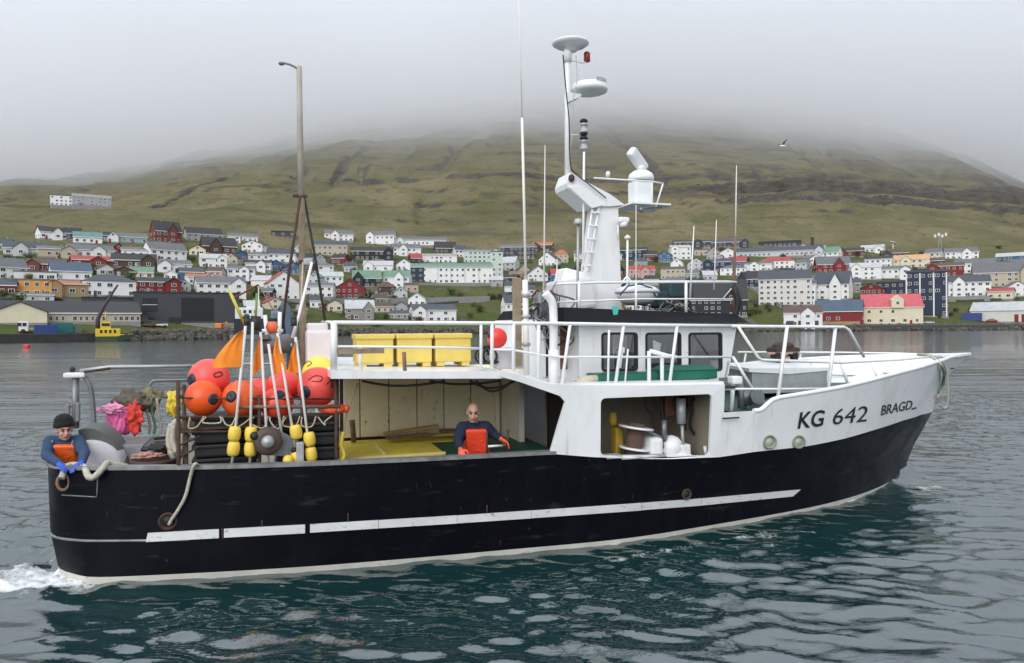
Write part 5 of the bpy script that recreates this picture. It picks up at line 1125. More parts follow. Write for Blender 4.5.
# ------------------------------------------------------------------ people
def remesh(mb, voxel, name, m, root, it=2):
    me = mb.mesh(name, m, BASE[root.name]); o = bpy.data.objects.new(name, me); COL.objects.link(o)
    md = o.modifiers.new('r', 'REMESH'); md.mode = 'VOXEL'; md.voxel_size = voxel
    ms = o.modifiers.new('s', 'SMOOTH'); ms.iterations = it; ms.factor = .5
    dg = bpy.context.evaluated_depsgraph_get(); dg.update()
    m2 = bpy.data.meshes.new_from_object(o.evaluated_get(dg)); m2.name = name
    for p_ in m2.polygons: p_.use_smooth = True
    if not m2.materials: m2.materials.append(m)
    o.modifiers.clear(); o.data = m2; o.parent = root; BASE[o.name] = BASE[root.name]
    return o
def limb(mb, pts, rs):
    for i in range(len(pts) - 1):
        a, b = Vector(pts[i]), Vector(pts[i + 1]); n_ = 4
        mb.tube([a.lerp(b, k / n_) for k in range(n_ + 1)], [rs[i] + (rs[i + 1] - rs[i]) * k / n_ for k in range(n_ + 1)], 12)
    for p_, r_ in zip(pts, rs): mb.ball(p_, r_, 12)
def hand(mb, wrist, d, palmn, s=1., curl=.5):
    """palm and five fingers from the wrist along d; palmn: palm normal (curl side)"""
    d = d.normalized(); palmn = (palmn - d * palmn.dot(d)).normalized(); sd = d.cross(palmn).normalized()
    rot = Matrix((sd, d, palmn)).transposed()
    mb.ball(wrist + d * .05 * s, (.042 * s, .056 * s, .022 * s), 12, rot); mb.ball(wrist, .030 * s, 10)
    for k, ln in enumerate((.070, .080, .076, .058)):
        b = wrist + d * .085 * s + sd * (.030 - .020 * k) * s
        p1 = b + (d * (1 - curl * .3) + palmn * curl * .5).normalized() * ln * .5 * s; p2 = p1 + (d * (1 - curl) + palmn * curl).normalized() * ln * .5 * s
        limb(mb, [b, p1, p2], [.0105 * s, .0095 * s, .0085 * s])
    b = wrist + d * .03 * s + sd * .035 * s; p1 = b + (sd * .8 + d * .6).normalized() * .035 * s; p2 = p1 + (d + palmn * .4 + sd * .2).normalized() * .035 * s
    limb(mb, [b, p1, p2], [.013 * s, .011 * s, .0095 * s])
def head(mb, c, fw, up, s=1.):
    fw = fw.normalized(); rt = fw.cross(up).normalized(); up = rt.cross(fw).normalized(); rot = Matrix((rt, fw, up)).transposed()
    w_ = lambda x, y, z: c + rt * x * s + fw * y * s + up * z * s
    mb.ball(w_(0, -.012, .025), (.078 * s, .097 * s, .10 * s), 18, rot); mb.ball(w_(0, .015, -.045), (.062 * s, .072 * s, .082 * s), 16, rot)
    mb.ball(w_(0, .045, -.095), (.034 * s, .034 * s, .026 * s), 12, rot)                       # chin
    limb(mb, [w_(0, .082, .015), w_(0, .108, -.028)], [.011 * s, .018 * s])                       # nose
    mb.ball(w_(0, .075, .035), (.055 * s, .020 * s, .014 * s), 12, rot)                            # brow
    mb.ball(w_(0, .083, -.062), (.027 * s, .012 * s, .011 * s), 10, rot)                           # lips
    for e in (-1, 1):
        mb.ball(w_(e * .078, -.01, -.005), (.012 * s, .024 * s, .034 * s), 10, rot); mb.ball(w_(e * .04, .06, -.03), (.024 * s, .022 * s, .022 * s), 10, rot)
    return w_, rot
def person(label, hc, fw, up, neck, chest, pelvis, arms, feet, s, jersey_m, bib_m, glove_m, hat=None, straps=True):
    base = ((feet[0] + feet[1]) / 2).copy(); base.z = min(f_.z for f_ in feet)
    t = thing('person', label, 'person', tuple(base))
    fw = fw.normalized(); rt = fw.cross(Vector((0, 0, 1))).normalized()
    body = MB(); w_, hrot = head(body, hc, fw, up, s)
    limb(body, [hc - up * .05 * s - fw * .02, neck], [.055 * s, .06 * s]); limb(body, [neck, chest, pelvis], [.058 * s, .10 * s, .11 * s])
    for sh, el, wr, hd, pn in arms: limb(body, [neck.lerp(sh, .4) - Vector((0, 0, .03)), sh, el, wr], [.045 * s, .05 * s, .042 * s, .030 * s])
    knees = [(pelvis + f_) / 2 + fw * .06 for f_ in feet]
    for sg, f_, kn_ in zip((-1, 1), feet, knees): limb(body, [pelvis + rt * sg * .09 * s, kn_, f_ + Vector((0, 0, .08))], [.08 * s, .06 * s, .045 * s])
    bo = remesh(body, .008, 'body', M_SKIN, t)
    eye = MB()
    for e in (-1, 1): eye.ball(w_(e * .032, .080, .010), .0115 * s, 10)
    brow = MB()
    for e in (-1, 1): brow.tube([w_(e * .016, .092, .034), w_(e * .034, .090, .040), w_(e * .052, .078, .034)], .006 * s, 6)
    part('eyebrows', brow, mat('brow_grey', (.16, .11, .08), .9), bo); part('mouth', MB().tube([w_(-.026, .088, -.058), w_(0, .096, -.064), w_(.026, .088, -.058)], .0055 * s, 6), mat('lip', (.28, .09, .08), .5), bo)
    j_ = MB().tube([neck + (fw * math.cos(a_) + rt * math.sin(a_)) * .075 * s + Vector((0, 0, .015)) for a_ in np.linspace(0, 2 * math.pi, 17)[:-1]], .018 * s, 8, closed=True); part('collar', j_, jersey_m, t)
    part('eyes', eye, mat('eye_dark', (.02, .015, .012), .2), bo)
    j = MB()
    up2 = (neck - pelvis).normalized(); shrt = (arms[1][0] - arms[0][0]).normalized(); fr = shrt.cross(up2); fr = fr if fr.dot(fw) > 0 else -fr; rot = Matrix((shrt, fr, up2)).transposed()
    j.ball(chest, (.185 * s, .125 * s, .20 * s), 18, rot); j.ball(chest.lerp(pelvis, .5), (.175 * s, .125 * s, .20 * s), 18, rot); j.ball(pelvis, (.175 * s, .13 * s, .14 * s), 18, rot)
    j.ball(neck - up2 * .02 * s, (.085 * s, .085 * s, .06 * s), 14, rot)
    for sh, el, wr, hd, pn in arms:
        limb(j, [neck - up2 * .04 * s, sh, el, wr + (el - wr).normalized() * .02], [.075 * s, .082 * s, .062 * s, .045 * s])
    remesh(j, .010, 'jersey', jersey_m, t)
    # bib overalls: front panel over the chest, trousers below
    b = MB(); bc = chest.lerp(pelvis, .36) + fr * .045 * s
    b.ball(bc - up2 * .06 * s, (.170 * s, .100 * s, .24 * s), 18, rot); b.rbox(bc + fr * .062 * s + up2 * .035 * s, (.29 * s, .07 * s, .35 * s), .03, rot); b.ball(pelvis, (.19 * s, .145 * s, .16 * s), 18, rot)
    for sg, f_, kn_ in zip((-1, 1), feet, knees): limb(b, [pelvis + rt * sg * .09 * s, kn_, f_ + Vector((0, 0, .10))], [.11 * s, .085 * s, .075 * s])
    for i, (u0, v0, u1, v1) in enumerate(((-.12, .06, .02, -.03), (.12, .10, .01, -.01), (-.10, -.08, .11, -.11), (.03, .14, .10, .05))):
        q_ = bc + fr * .090 * s; b.tube([q_ + shrt * u0 * s + up2 * v0 * s, q_ + shrt * (u0 + u1) / 2 * s + up2 * ((v0 + v1) / 2 + .012) * s + fr * .004, q_ + shrt * u1 * s + up2 * v1 * s], [.008 * s, .012 * s, .006 * s], 6)
    remesh(b, .009, 'bib_overalls', bib_m, t)
    if straps:
        for sg in (-1, 1):
            st = [bc + fr * .10 * s + shrt * sg * .085 * s + up2 * .17 * s, chest + fr * .125 * s + shrt * sg * .095 * s + up2 * .10 * s, chest + fr * .07 * s + shrt * sg * .11 * s + up2 * .17 * s]
            part('strap', MB().tube(spline(st, 4), .014 * s, 6), M_STEEL, t)
    for sh, el, wr, hd, pn in arms:
        g = MB(); hand(g, wr, hd, pn, s * 1.12); limb(g, [wr + (el - wr).normalized() * .05, wr], [.046 * s, .036 * s]); remesh(g, .0055, 'glove', glove_m, t, 1)
    for f_ in feet:
        part('boot', MB().ball(f_ + fw * .06 + Vector((0, 0, .05)), (.055, .055, .05), 12).tube([f_ + Vector((0, 0, .04)), f_ + Vector((0, 0, .22))], .06, 10).ball(f_ + fw * .12 + Vector((0, 0, .04)), (.05, .06, .04), 12), M_BLACK, t)
    if hat:
        h = MB()
        h.lathe([(.100 * s, -.02 * s), (.108 * s, .0), (.107 * s, .04 * s), (.098 * s, .085 * s), (.072 * s, .122 * s), (.03 * s, .142 * s), (0, .145 * s)], w_(0, -.020, .050), 22, hrot @ Matrix.Rotation(R(14), 3, 'X'))
        part('beanie', h, hat, t)
        part('beanie_cuff', MB().lathe([(.104 * s, -.022 * s), (.114 * s, -.015 * s), (.114 * s, .03 * s), (.105 * s, .036 * s)], w_(0, -.020, .050), 22, hrot @ Matrix.Rotation(R(14), 3, 'X')), hat, t)
    return t
V = Vector
# bald man amidships, leaning on the rail
S2 = 1.12
hc = P(473, 413, -2.18)
arms = [(P(462.5, 427.5, -2.12), P(457.5, 440, -2.25), P(460.5, 449, -2.46), V((.05, -.5, -.55)), V((.2, -.4, -.8))),
        (P(486, 427, -2.12), P(494, 434, -2.12), P(500.5, 438.5, -2.24), V((.65, -.45, -.5)), V((.2, -.5, -.8)))]
person('bald man in navy jersey and red orange bib leaning on the rail amidships', hc, V((-.22, -.97, -.12)), V((0, -.12, 1)), P(474, 424, -2.10), P(474.5, 434, -2.06), V((P(475.5, 455, -1.98).x, -1.98, 1.42)), arms,
       [V((P(475, 455, -1.9).x - .14, -1.95, .62)), V((P(475, 455, -1.9).x + .14, -1.9, .62))], S2, M_NAVY, M_OILR, M_GLOVEO, None, False)
# man in the beanie at the stern
S1 = 1.14
hc = P(64.5, 430, -1.12)
arms = [(P(50.5, 442, -1.02), P(46.5, 455, -1.2), P(59, 464, -1.50), V((.5, -.7, -.15)), V((.1, -.3, -.9))),
        (P(78, 441.5, -1.02), P(84.5, 453, -1.25), P(82, 462.5, -1.55), V((-.5, -.7, -.25)), V((-.1, -.3, -.9)))]
person('man in black beanie, blue jersey and orange bib leaning over the stern rail', hc, V((.38, -.92, -.12)), V((.02, -.18, 1)), P(64.5, 439, -1.02), P(65, 449, -.95), V((P(66, 470, -.85).x, -.85, 1.40)), arms,
       [V((P(66, 470, -.8).x - .05, -.85, .62)), V((P(66, 470, -.8).x + .25, -.75, .62))], S1, M_BLUEW, M_OIL, M_GLOVEB, mat('beanie_black', (.010, .010, .011), .95, var=.3, scale=40, bump=.5, bscale=150), True)
# ------------------------------------------------------------------ the town across the water
WC = {'white': (.74, .74, .73), 'offwhite': (.62, .61, .57), 'cream': (.66, .60, .44), 'beige': (.46, .40, .30), 'grey': (.34, .35, .36), 'palegrey': (.50, .52, .54), 'charcoal': (.052, .055, .063), 'black': (.022, .023, .027),
      'navy': (.022, .035, .065), 'blue': (.06, .13, .26), 'red': (.20, .022, .022), 'brick red': (.16, .045, .035), 'orange': (.62, .30, .07), 'tan': (.36, .24, .12), 'brown': (.075, .045, .032), 'teal': (.25, .40, .38), 'palegreen': (.50, .58, .53), 'pink': (.50, .33, .30), 'stone': (.26, .25, .235)}
RC = {'grey': (.13, .135, .145), 'dark': (.035, .036, .04), 'slate': (.065, .075, .09), 'red': (.36, .06, .055), 'pinkred': (.50, .10, .12), 'rust': (.40, .14, .06), 'green': (.14, .24, .17), 'bluegrey': (.07, .10, .15), 'brown': (.10, .065, .05), 'pale': (.45, .46, .47), 'orange': (.55, .32, .16), 'teal': (.12, .22, .21)}
def wmat(k): return mat('wall_' + k.replace(' ', '_'), WC[k], .75, var=.07, scale=.35, wear=tuple(q * .72 for q in WC[k]), wear_amt=.3, wear_scale=(.4, .4, .15))
def rmat(k): return mat('roof_' + k, RC[k], .7, var=.16, scale=.5, wear=tuple(q * .6 for q in RC[k]), wear_amt=.35, wear_scale=(.5, .5, .5))
M_WIN = mat('far_window_glass', (.018, .022, .027), .12, var=.3, scale=.8)
M_WFR = mat('far_window_frame', (.72, .72, .71), .6, var=.04)
M_TRIM = mat('house_trim', (.70, .70, .69), .6, var=.05); M_PLINTH = mat('plinth', (.24, .24, .235), .85, var=.15, scale=.8)
wmb = MB().box((0, -.03, 0), (.92, .06, .92), mi=0)
for a_ in ((0, -.05, .48, 1.04, .10, .09), (0, -.05, -.48, 1.04, .10, .09), (-.48, -.05, 0, .09, .10, .9), (.48, -.05, 0, .09, .10, .9), (0, -.05, 0, .05, .09, .9)):
    wmb.box(a_[:3], a_[3:], mi=1)
WINME = wmb.mesh('window', [M_WIN, M_WFR])
def window(root, x, y, z, w, h, rz=0):
    o = bpy.data.objects.new('window', WINME); COL.objects.link(o); o.parent = root; o.location = (x, y, z); o.scale = (w, 1, h); o.rotation_euler = (0, 0, rz); return o
HOUSES = []
def house(cx, by, wp, hp, rp_, wall, roof, kind='e', yaw=0, st=None, cols=None, depth=None, label=None, name='house', cat='house', chim=True, dist=None, win=True):
    """cx, by: centre and foot of the front in the photograph; wp, hp, rp_: width, wall height, roof height there"""
    p = land(cx, by); k = p.y / F
    if dist: tx, _, tz = ray(cx, by); p = Vector((tx * dist, dist, H + tz * dist)); k = dist / F
    w_, h_, r_ = wp * k, hp * k, rp_ * k; az = math.atan2(p.x, p.y); d_ = depth * k if depth else max(min(w_ * .75, 9.5), 5.)
    t = thing(name, label, cat, tuple(p), boat=False, rz=-az + R(yaw)); HOUSES.append((t, cx, by, wp, wall, roof, kind, st))
    ov = .35; hx, top = w_ / 2, h_
    m = MB(); m.box((0, d_ / 2, h_ / 2 - 2), (w_, d_, h_ + 4))
    if kind == 'e':
        for sx in (-1, 1): m.add([(sx * hx, 0, top), (sx * hx, d_, top), (sx * hx, d_ / 2, top + r_)], [(0, 1, 2)])
    elif kind == 'g':
        for yy in (0, d_): m.add([(-hx, yy, top), (hx, yy, top), (0, yy, top + r_)], [(0, 1, 2)])
    part('wall', m, wmat(wall), t)
    part('plinth', MB().box((0, d_ / 2, -1.6), (w_ + .12, d_ + .12, 4.4)), M_PLINTH, t)
    rf = MB(); th = .22
    def slope(a, b, c_, e): rf.add([a, b, c_, e] + [Vector(q_) + Vector((0, 0, th)) for q_ in (a, b, c_, e)], [(3, 2, 1, 0), (4, 5, 6, 7), (0, 1, 5, 4), (1, 2, 6, 5), (2, 3, 7, 6), (3, 0, 4, 7)])
    if kind == 'e':
        g_ = r_ / (d_ / 2)
        slope((-hx - ov, -ov, top - ov * g_), (hx + ov, -ov, top - ov * g_), (hx + ov, d_ / 2, top + r_), (-hx - ov, d_ / 2, top + r_)); slope((hx + ov, d_ + ov, top - ov * g_), (-hx - ov, d_ + ov, top - ov * g_), (-hx - ov, d_ / 2, top + r_), (hx + ov, d_ / 2, top + r_))
    elif kind == 'g':
        g_ = r_ / hx
        slope((-hx - ov, -ov, top - ov * g_), (0, -ov, top + r_), (0, d_ + ov, top + r_), (-hx - ov, d_ + ov, top - ov * g_)); slope((0, -ov, top + r_), (hx + ov, -ov, top - ov * g_), (hx + ov, d_ + ov, top - ov * g_), (0, d_ + ov, top + r_))
    elif kind == 'h':
        e_ = min(d_ / 2, hx * .8); b4 = [(-hx - ov, -ov, top), (hx + ov, -ov, top), (hx + ov, d_ + ov, top), (-hx - ov, d_ + ov, top)]; r2_ = [(-hx + e_, d_ / 2, top + r_), (hx - e_, d_ / 2, top + r_)]
        rf.add(b4 + r2_, [(0, 1, 5, 4), (1, 2, 5), (2, 3, 4, 5), (3, 0, 4), (3, 2, 1, 0)])
    else:
        rf.box((0, d_ / 2, top + max(r_, .3) / 2), (w_ + .4, d_ + .4, max(r_, .3)))
    ro = part('roof', rf, rmat(roof), t)
    if kind in 'e' and chim and r_ > 1.2 and w_ < 22: part('chimney', MB().box((hx * random.choice((-.4, .3, .5)), d_ / 2, top + r_ + .3), (.7, .7, 1.3)), M_PLINTH, ro)
    if kind == 'e': part('fascia', MB().box((0, -ov - .03, top - ov * r_ / (d_ / 2) + .06), (w_ + 2 * ov, .06, .3)), M_TRIM, ro)
    if kind == 'e' and w_ > 11 and r_ > 1 and hp < 20 and not depth and random.random() < .75:
        gw = min(w_ * .36, 5.5); gx = random.choice((-1, 1)) * (hx - gw / 2 - .2) * random.choice((1, 1, .4)); gh = h_ * .98; gr = max(r_ * .8, gw * .3); pj = 1.3
        part('gable_wing', MB().box((gx, .5 - pj / 2, gh / 2 - 1.5), (gw, 1 + pj, gh + 3)).add([(gx - gw / 2, -pj, gh), (gx + gw / 2, -pj, gh), (gx, -pj, gh + gr)], [(0, 1, 2)]), wmat(wall), t)
        q_ = [(gx - gw / 2 - .3, -pj - .3, gh - .2), (gx, -pj - .3, gh + gr + .05), (gx, d_ / 2, gh + gr + .05), (gx - gw / 2 - .3, d_ / 2, gh - .2)]; q2 = [(2 * gx - a_[0], a_[1], a_[2]) for a_ in q_]
        part('gable_roof', MB().prism(q_, (0, 0, .2)).prism(q2, (0, 0, .2)), rmat(roof), ro)
        for i in range(max(1, int(round(h_ / 2.9)))): window(t, gx, -pj - .01, h_ - h_ / max(1, int(round(h_ / 2.9))) * (i + .5), min(1.6, gw * .5), 1.2)
    if win:
        ns = st or max(1, int(round(h_ / 2.9))); nc = cols or max(2, int(round(w_ / 3.1))); sh = h_ / ns
        for i in range(ns):
            for j in range(nc):
                if random.random() < .22: continue
                ww = min(1.5, w_ / nc * .62) * random.choice((1, 1.15, .7, .85)); window(t, -hx + (j + .5) * w_ / nc, -.01, h_ - sh * (i + .5), ww, min(1.35, sh * .5))
        if kind == 'g' and r_ > 2: window(t, 0, -.01, top + r_ * .33, 1.1, 1.1)
        nsd = max(1, int(d_ / 3.2))
        for sx in (-1, 1):
            for i in range(ns):
                for j in range(nsd): window(t, sx * (hx + .01), (j + .5) * d_ / nsd, h_ - sh * (i + .5), 1.1, min(1.3, sh * .5), R(90) * sx)
        part('door', MB().box((hx * random.choice((-.55, .1, .6)), -.04, 1.05), (.95, .1, 2.1)), random.choice([wmat('brown'), wmat('red'), wmat('grey')]), t)
    return t
A_ = [ # cx, base, width, wall, roof, wall colour, roof colour, kind, yaw
 # west, upper rows
 (66, 206, 27, 10, 1, 'white', 'grey', 'f', 4), (92, 206, 34, 9, 2, 'grey', 'pale', 'f', 6),
 (54, 240, 24, 8, 5, 'white', 'dark', 'e', 8), (72, 240, 15, 7, 5, 'charcoal', 'dark', 'e', -10), (88, 244, 25, 7, 5, 'white', 'teal', 'e', 0), (104, 241, 11, 6, 3, 'navy', 'dark', 'e', 0), (113, 243, 10, 7, 4, 'white', 'grey', 'g', 15), (131, 243, 29, 6, 4, 'teal', 'grey', 'e', 0),
 (169, 243, 25, 12, 9, 'brick red', 'dark', 'e', 22), (205, 242, 34, 8, 6, 'grey', 'dark', 'e', 5), (234, 244, 12, 8, 3, 'white', 'grey', 'e', 0), (250, 243, 15, 6, 3, 'white', 'grey', 'e', -8), (220, 254, 32, 8, 8, 'brown', 'dark', 'e', 12),
 (27, 256, 39, 8, 6, 'palegrey', 'slate', 'e', 5), (57, 258, 33, 9, 3, 'beige', 'grey', 'e', 0), (92, 258, 41, 8, 5, 'white', 'grey', 'e', 10), (137, 258, 28, 8, 3, 'white', 'grey', 'e', 0), (169, 261, 36, 11, 7, 'white', 'grey', 'e', 20), (134, 268, 40, 8, 6, 'brown', 'dark', 'e', 4), (93, 267, 36, 7, 4, 'brick red', 'red', 'e', 8),
 (175, 273, 31, 9, 4, 'white', 'grey', 'e', 0), (214, 268, 25, 10, 4, 'white', 'pale', 'e', 10), (241, 279, 26, 10, 3, 'white', 'grey', 'e', 0), (258, 271, 24, 8, 3, 'white', 'dark', 'e', -6), (192, 282, 22, 10, 4, 'blue', 'slate', 'e', 0), (206, 286, 34, 9, 3, 'white', 'rust', 'e', 5), (222, 296, 46, 13, 6, 'white', 'grey', 'e', 8),
 (13, 280, 27, 13, 8, 'white', 'grey', 'e', 15), (45, 272, 34, 8, 5, 'brick red', 'brown', 'e', 0), (36, 281, 36, 9, 1, 'white', 'grey', 'f', 0), (72, 281, 35, 10, 8, 'white', 'bluegrey', 'e', 12), (7, 297, 15, 12, 5, 'red', 'slate', 'e', 0),
 (32, 297, 34, 17, 1, 'orange', 'grey', 'f', 3), (67, 297, 37, 13, 3, 'tan', 'rust', 'e', 0), (110, 297, 47, 16, 6, 'white', 'slate', 'h', 8), (160, 294, 40, 12, 4, 'red', 'dark', 'e', 10), (34, 302, 34, 7, 2, 'palegreen', 'grey', 'e', 0), (112, 310, 52, 12, 1, 'charcoal', 'dark', 'f', 0),
 # behind the masts
 (283, 240, 22, 8, 1, 'charcoal', 'dark', 'f', 0), (339, 241, 28, 7, 4, 'white', 'grey', 'e', 6), (330, 256, 34, 11, 4, 'beige', 'slate', 'e', 0), (380, 245, 28, 10, 4, 'white', 'grey', 'e', -6), (372, 260, 42, 9, 4, 'black', 'dark', 'e', 0), (282, 263, 26, 9, 5, 'white', 'slate', 'e', 5), (259, 264, 20, 9, 2, 'white', 'grey', 'e', 0),
 (284, 300, 30, 17, 10, 'white', 'red', 'g', 15), (319, 298, 27, 12, 3, 'white', 'grey', 'e', 0), (331, 287, 24, 11, 4, 'white', 'pale', 'e', 8), (326, 274, 15, 8, 2, 'white', 'grey', 'e', 0), (350, 299, 29, 11, 8, 'red', 'slate', 'g', -8), (378, 272, 29, 7, 4, 'white', 'pale', 'e', 0), (367, 287, 28, 9, 7, 'black', 'green', 'e', 8), (396, 288, 26, 11, 6, 'white', 'green', 'e', -8), (386, 296, 20, 9, 5, 'brown', 'brown', 'h', 0),
 (360, 320, 28, 12, 7, 'stone', 'pale', 'e', 10), (399, 319, 18, 5, 3, 'grey', 'slate', 'e', 0), (407, 256, 28, 8, 4, 'white', 'grey', 'e', 5), (421, 246, 50, 6, 3, 'white', 'grey', 'e', 0), (446, 254, 21, 6, 6, 'brown', 'dark', 'e', 0), (439, 263, 36, 7, 2, 'white', 'pale', 'f', 0),
 (482, 263, 36, 12, 2, 'palegreen', 'grey', 'e', 0), (497, 277, 12, 25, 1, 'palegreen', 'grey', 'f', 0), (412, 293, 13, 8, 2, 'pink', 'grey', 'f', 0), (435, 322, 44, 12, 5, 'white', 'slate', 'e', 6),
 (518, 259, 34, 12, 3, 'charcoal', 'grey', 'e', 8), (542, 252, 20, 7, 3, 'brown', 'rust', 'e', 0), (547, 266, 18, 7, 6, 'white', 'slate', 'g', -15), (561, 263, 14, 9, 4, 'beige', 'rust', 'h', 0), (538, 282, 21, 8, 7, 'white', 'slate', 'g', 12), (510, 293, 10, 7, 4, 'white', 'slate', 'e', 0), (515, 318, 20, 15, 7, 'white', 'slate', 'e', 10), (556, 300, 26, 12, 5, 'white', 'grey', 'e', 0), (585, 262, 22, 8, 4, 'offwhite', 'grey', 'e', 0),
 # behind the wheelhouse
 (633, 261, 26, 11, 3, 'navy', 'dark', 'e', 0), (642, 278, 26, 8, 4, 'pink', 'red', 'e', 5), (673, 280, 24, 11, 2, 'beige', 'grey', 'f', 0), (681, 260, 20, 13, 2, 'white', 'pale', 'e', 6), (701, 256, 13, 6, 1, 'beige', 'grey', 'f', 0), (692, 248, 36, 6, 2, 'charcoal', 'dark', 'e', 0), (729, 248, 38, 6, 3, 'charcoal', 'slate', 'e', 0), (717, 273, 27, 11, 3, 'navy', 'slate', 'e', 5), (733, 276, 25, 8, 3, 'white', 'grey', 'h', 0), (749, 288, 22, 9, 7, 'navy', 'dark', 'e', -12),
 (777, 269, 33, 8, 4, 'white', 'red', 'h', 0), (758, 271, 26, 7, 2, 'white', 'grey', 'e', 0), (785, 306, 50, 27, 8, 'offwhite', 'slate', 'e', 0), (780, 247, 40, 4, 2, 'charcoal', 'dark', 'f', 0), (778, 257, 84, 6, 4, 'palegrey', 'slate', 'e', 0), (719, 317, 56, 18, 17, 'black', 'dark', 'e', 10), (803, 327, 36, 14, 6, 'white', 'brown', 'e', -6), (816, 266, 13, 7, 4, 'white', 'grey', 'g', 10), (668, 305, 28, 14, 5, 'stone', 'slate', 'e', 0),
 # east shore
 (807, 306, 16, 22, 3, 'white', 'grey', 'e', 0), (812, 253, 25, 7, 2, 'palegrey', 'slate', 'e', 0), (834, 273, 32, 9, 7, 'red', 'grey', 'e', 12), (850, 257, 24, 6, 3, 'brick red', 'dark', 'e', 0), (872, 253, 21, 5, 3, 'white', 'pale', 'e', 0), (878, 268, 24, 9, 3, 'white', 'dark', 'e', 0), (866, 280, 28, 13, 4, 'white', 'pale', 'e', 18), (895, 259, 24, 6, 3, 'charcoal', 'brown', 'e', 0), (911, 268, 32, 9, 4, 'cream', 'orange', 'e', 0), (896, 279, 26, 10, 3, 'white', 'grey', 'e', 0), (945, 277, 32, 11, 3, 'red', 'brown', 'e', -6), (930, 267, 25, 6, 3, 'brown', 'brown', 'e', 0), (962, 259, 29, 7, 4, 'white', 'grey', 'e', 5), (975, 274, 35, 11, 4, 'white', 'grey', 'e', 6), (1010, 261, 24, 5, 3, 'blue', 'pale', 'e', 0), (1003, 287, 50, 15, 9, 'beige', 'grey', 'e', 8),
 (894, 295, 31, 13, 1, 'navy', 'slate', 'f', 0), (966, 297, 43, 15, 6, 'white', 'slate', 'e', 4), (831, 300, 33, 16, 11, 'white', 'slate', 'e', -16), (1018, 297, 18, 10, 5, 'white', 'grey', 'g', 20), (800, 290, 30, 10, 4, 'offwhite', 'grey', 'e', 0), (852, 293, 16, 10, 4, 'stone', 'slate', 'e', 0)]
for i, h_ in enumerate(A_):
    h_ = list(h_); h_[8] += random.uniform(-9, 9) if h_[2] < 45 else 0; h_[4] *= 1.15; house(*h_)
# smaller houses and sheds filling the gaps between them
rects = [(c_[0] - c_[2] / 2, c_[1] - c_[3] - c_[4], c_[0] + c_[2] / 2, c_[1]) for c_ in A_] + [(411, 262, 494, 285), (425, 285, 505, 302), (460, 300, 500, 322), (746, 288, 775, 322), (140, 290, 238, 326), (0, 300, 140, 326), (865, 293, 925, 326), (905, 268, 948, 318), (812, 298, 862, 326), (974, 300, 1024, 324), (690, 280, 746, 318), (945, 297, 1024, 324)]
rgi = random.Random(12); done = 0
for _ in range(9000):
    if done >= 120: break
    x_ = rgi.uniform(2, 1022); lim = np.interp(x_, [0, 250, 500, 740, 1024], [250, 252, 258, 258, 262]); y_ = rgi.uniform(lim, 318); w_ = rgi.uniform(11, 22); a_ = rgi.uniform(6, 9); b_ = rgi.uniform(3.5, 6)
    r0 = (x_ - w_ / 2, y_ - a_ - b_, x_ + w_ / 2, y_)
    if any(min(r0[2], q_[2]) - max(r0[0], q_[0]) > 3 and min(r0[3], q_[3]) - max(r0[1], q_[1]) > 3.2 for q_ in rects): continue
    rects.append(r0); done += 1
    house(x_, y_, w_, a_, b_, rgi.choice(['white', 'white', 'white', 'offwhite', 'palegrey', 'grey', 'beige', 'red', 'brown', 'navy', 'black', 'cream', 'blue']), rgi.choice(['grey', 'dark', 'slate', 'pale', 'brown', 'red', 'green', 'dark']), rgi.choice(['e', 'e', 'g', 'g']), rgi.uniform(-30, 30))
# roads along the slope
M_ROAD = mat('asphalt_far', (.06, .06, .062), .9, var=.2, scale=.4)
for pts in ([(0, 299), (60, 300), (135, 312), (140, 326)], [(0, 262), (80, 263), (150, 274), (260, 284), (300, 304)], [(240, 302), (330, 305), (420, 305), (495, 298), (530, 284), (600, 284)], [(260, 247), (350, 262), (470, 266), (540, 262)], [(745, 300), (800, 308), (860, 300), (905, 297), (960, 301), (1024, 298)], [(760, 277), (850, 284), (940, 283), (1024, 277)], [(700, 262), (800, 270), (900, 271), (1024, 264)], [(750, 326), (880, 326.5), (1024, 325.5)]):
    ps = []
    for (x0_, y0_), (x1_, y1_) in zip(pts[:-1], pts[1:]):
        for j in range(8): f_ = j / 8; ps.append(land(x0_ + (x1_ - x0_) * f_, y0_ + (y1_ - y0_) * f_))
    mb = MB(); k_ = len(ps); L1 = []; L2 = []
    for i, p in enumerate(ps):
        d_ = (ps[min(i + 1, k_ - 1)] - ps[max(i - 1, 0)]); d_.z = 0; d_.normalize(); n_ = Vector((-d_.y, d_.x, 0)) * 2.6
        L1.append(Vector((*(p - n_).xy, p.z + .35))); L2.append(Vector((*(p + n_).xy, p.z + .75)))
    o_ = [q_ - Vector((0, 0, 2.4)) for q_ in L1]
    mb.add(L1 + L2 + o_, [(i, i + 1, k_ + i + 1, k_ + i) for i in range(k_ - 1)] + [(2 * k_ + i, 2 * k_ + i + 1, i + 1, i) for i in range(k_ - 1)])
    ob = bpy.data.objects.new('road', mb.mesh('road', M_ROAD)); COL.objects.link(ob); tag(ob, kind='structure')
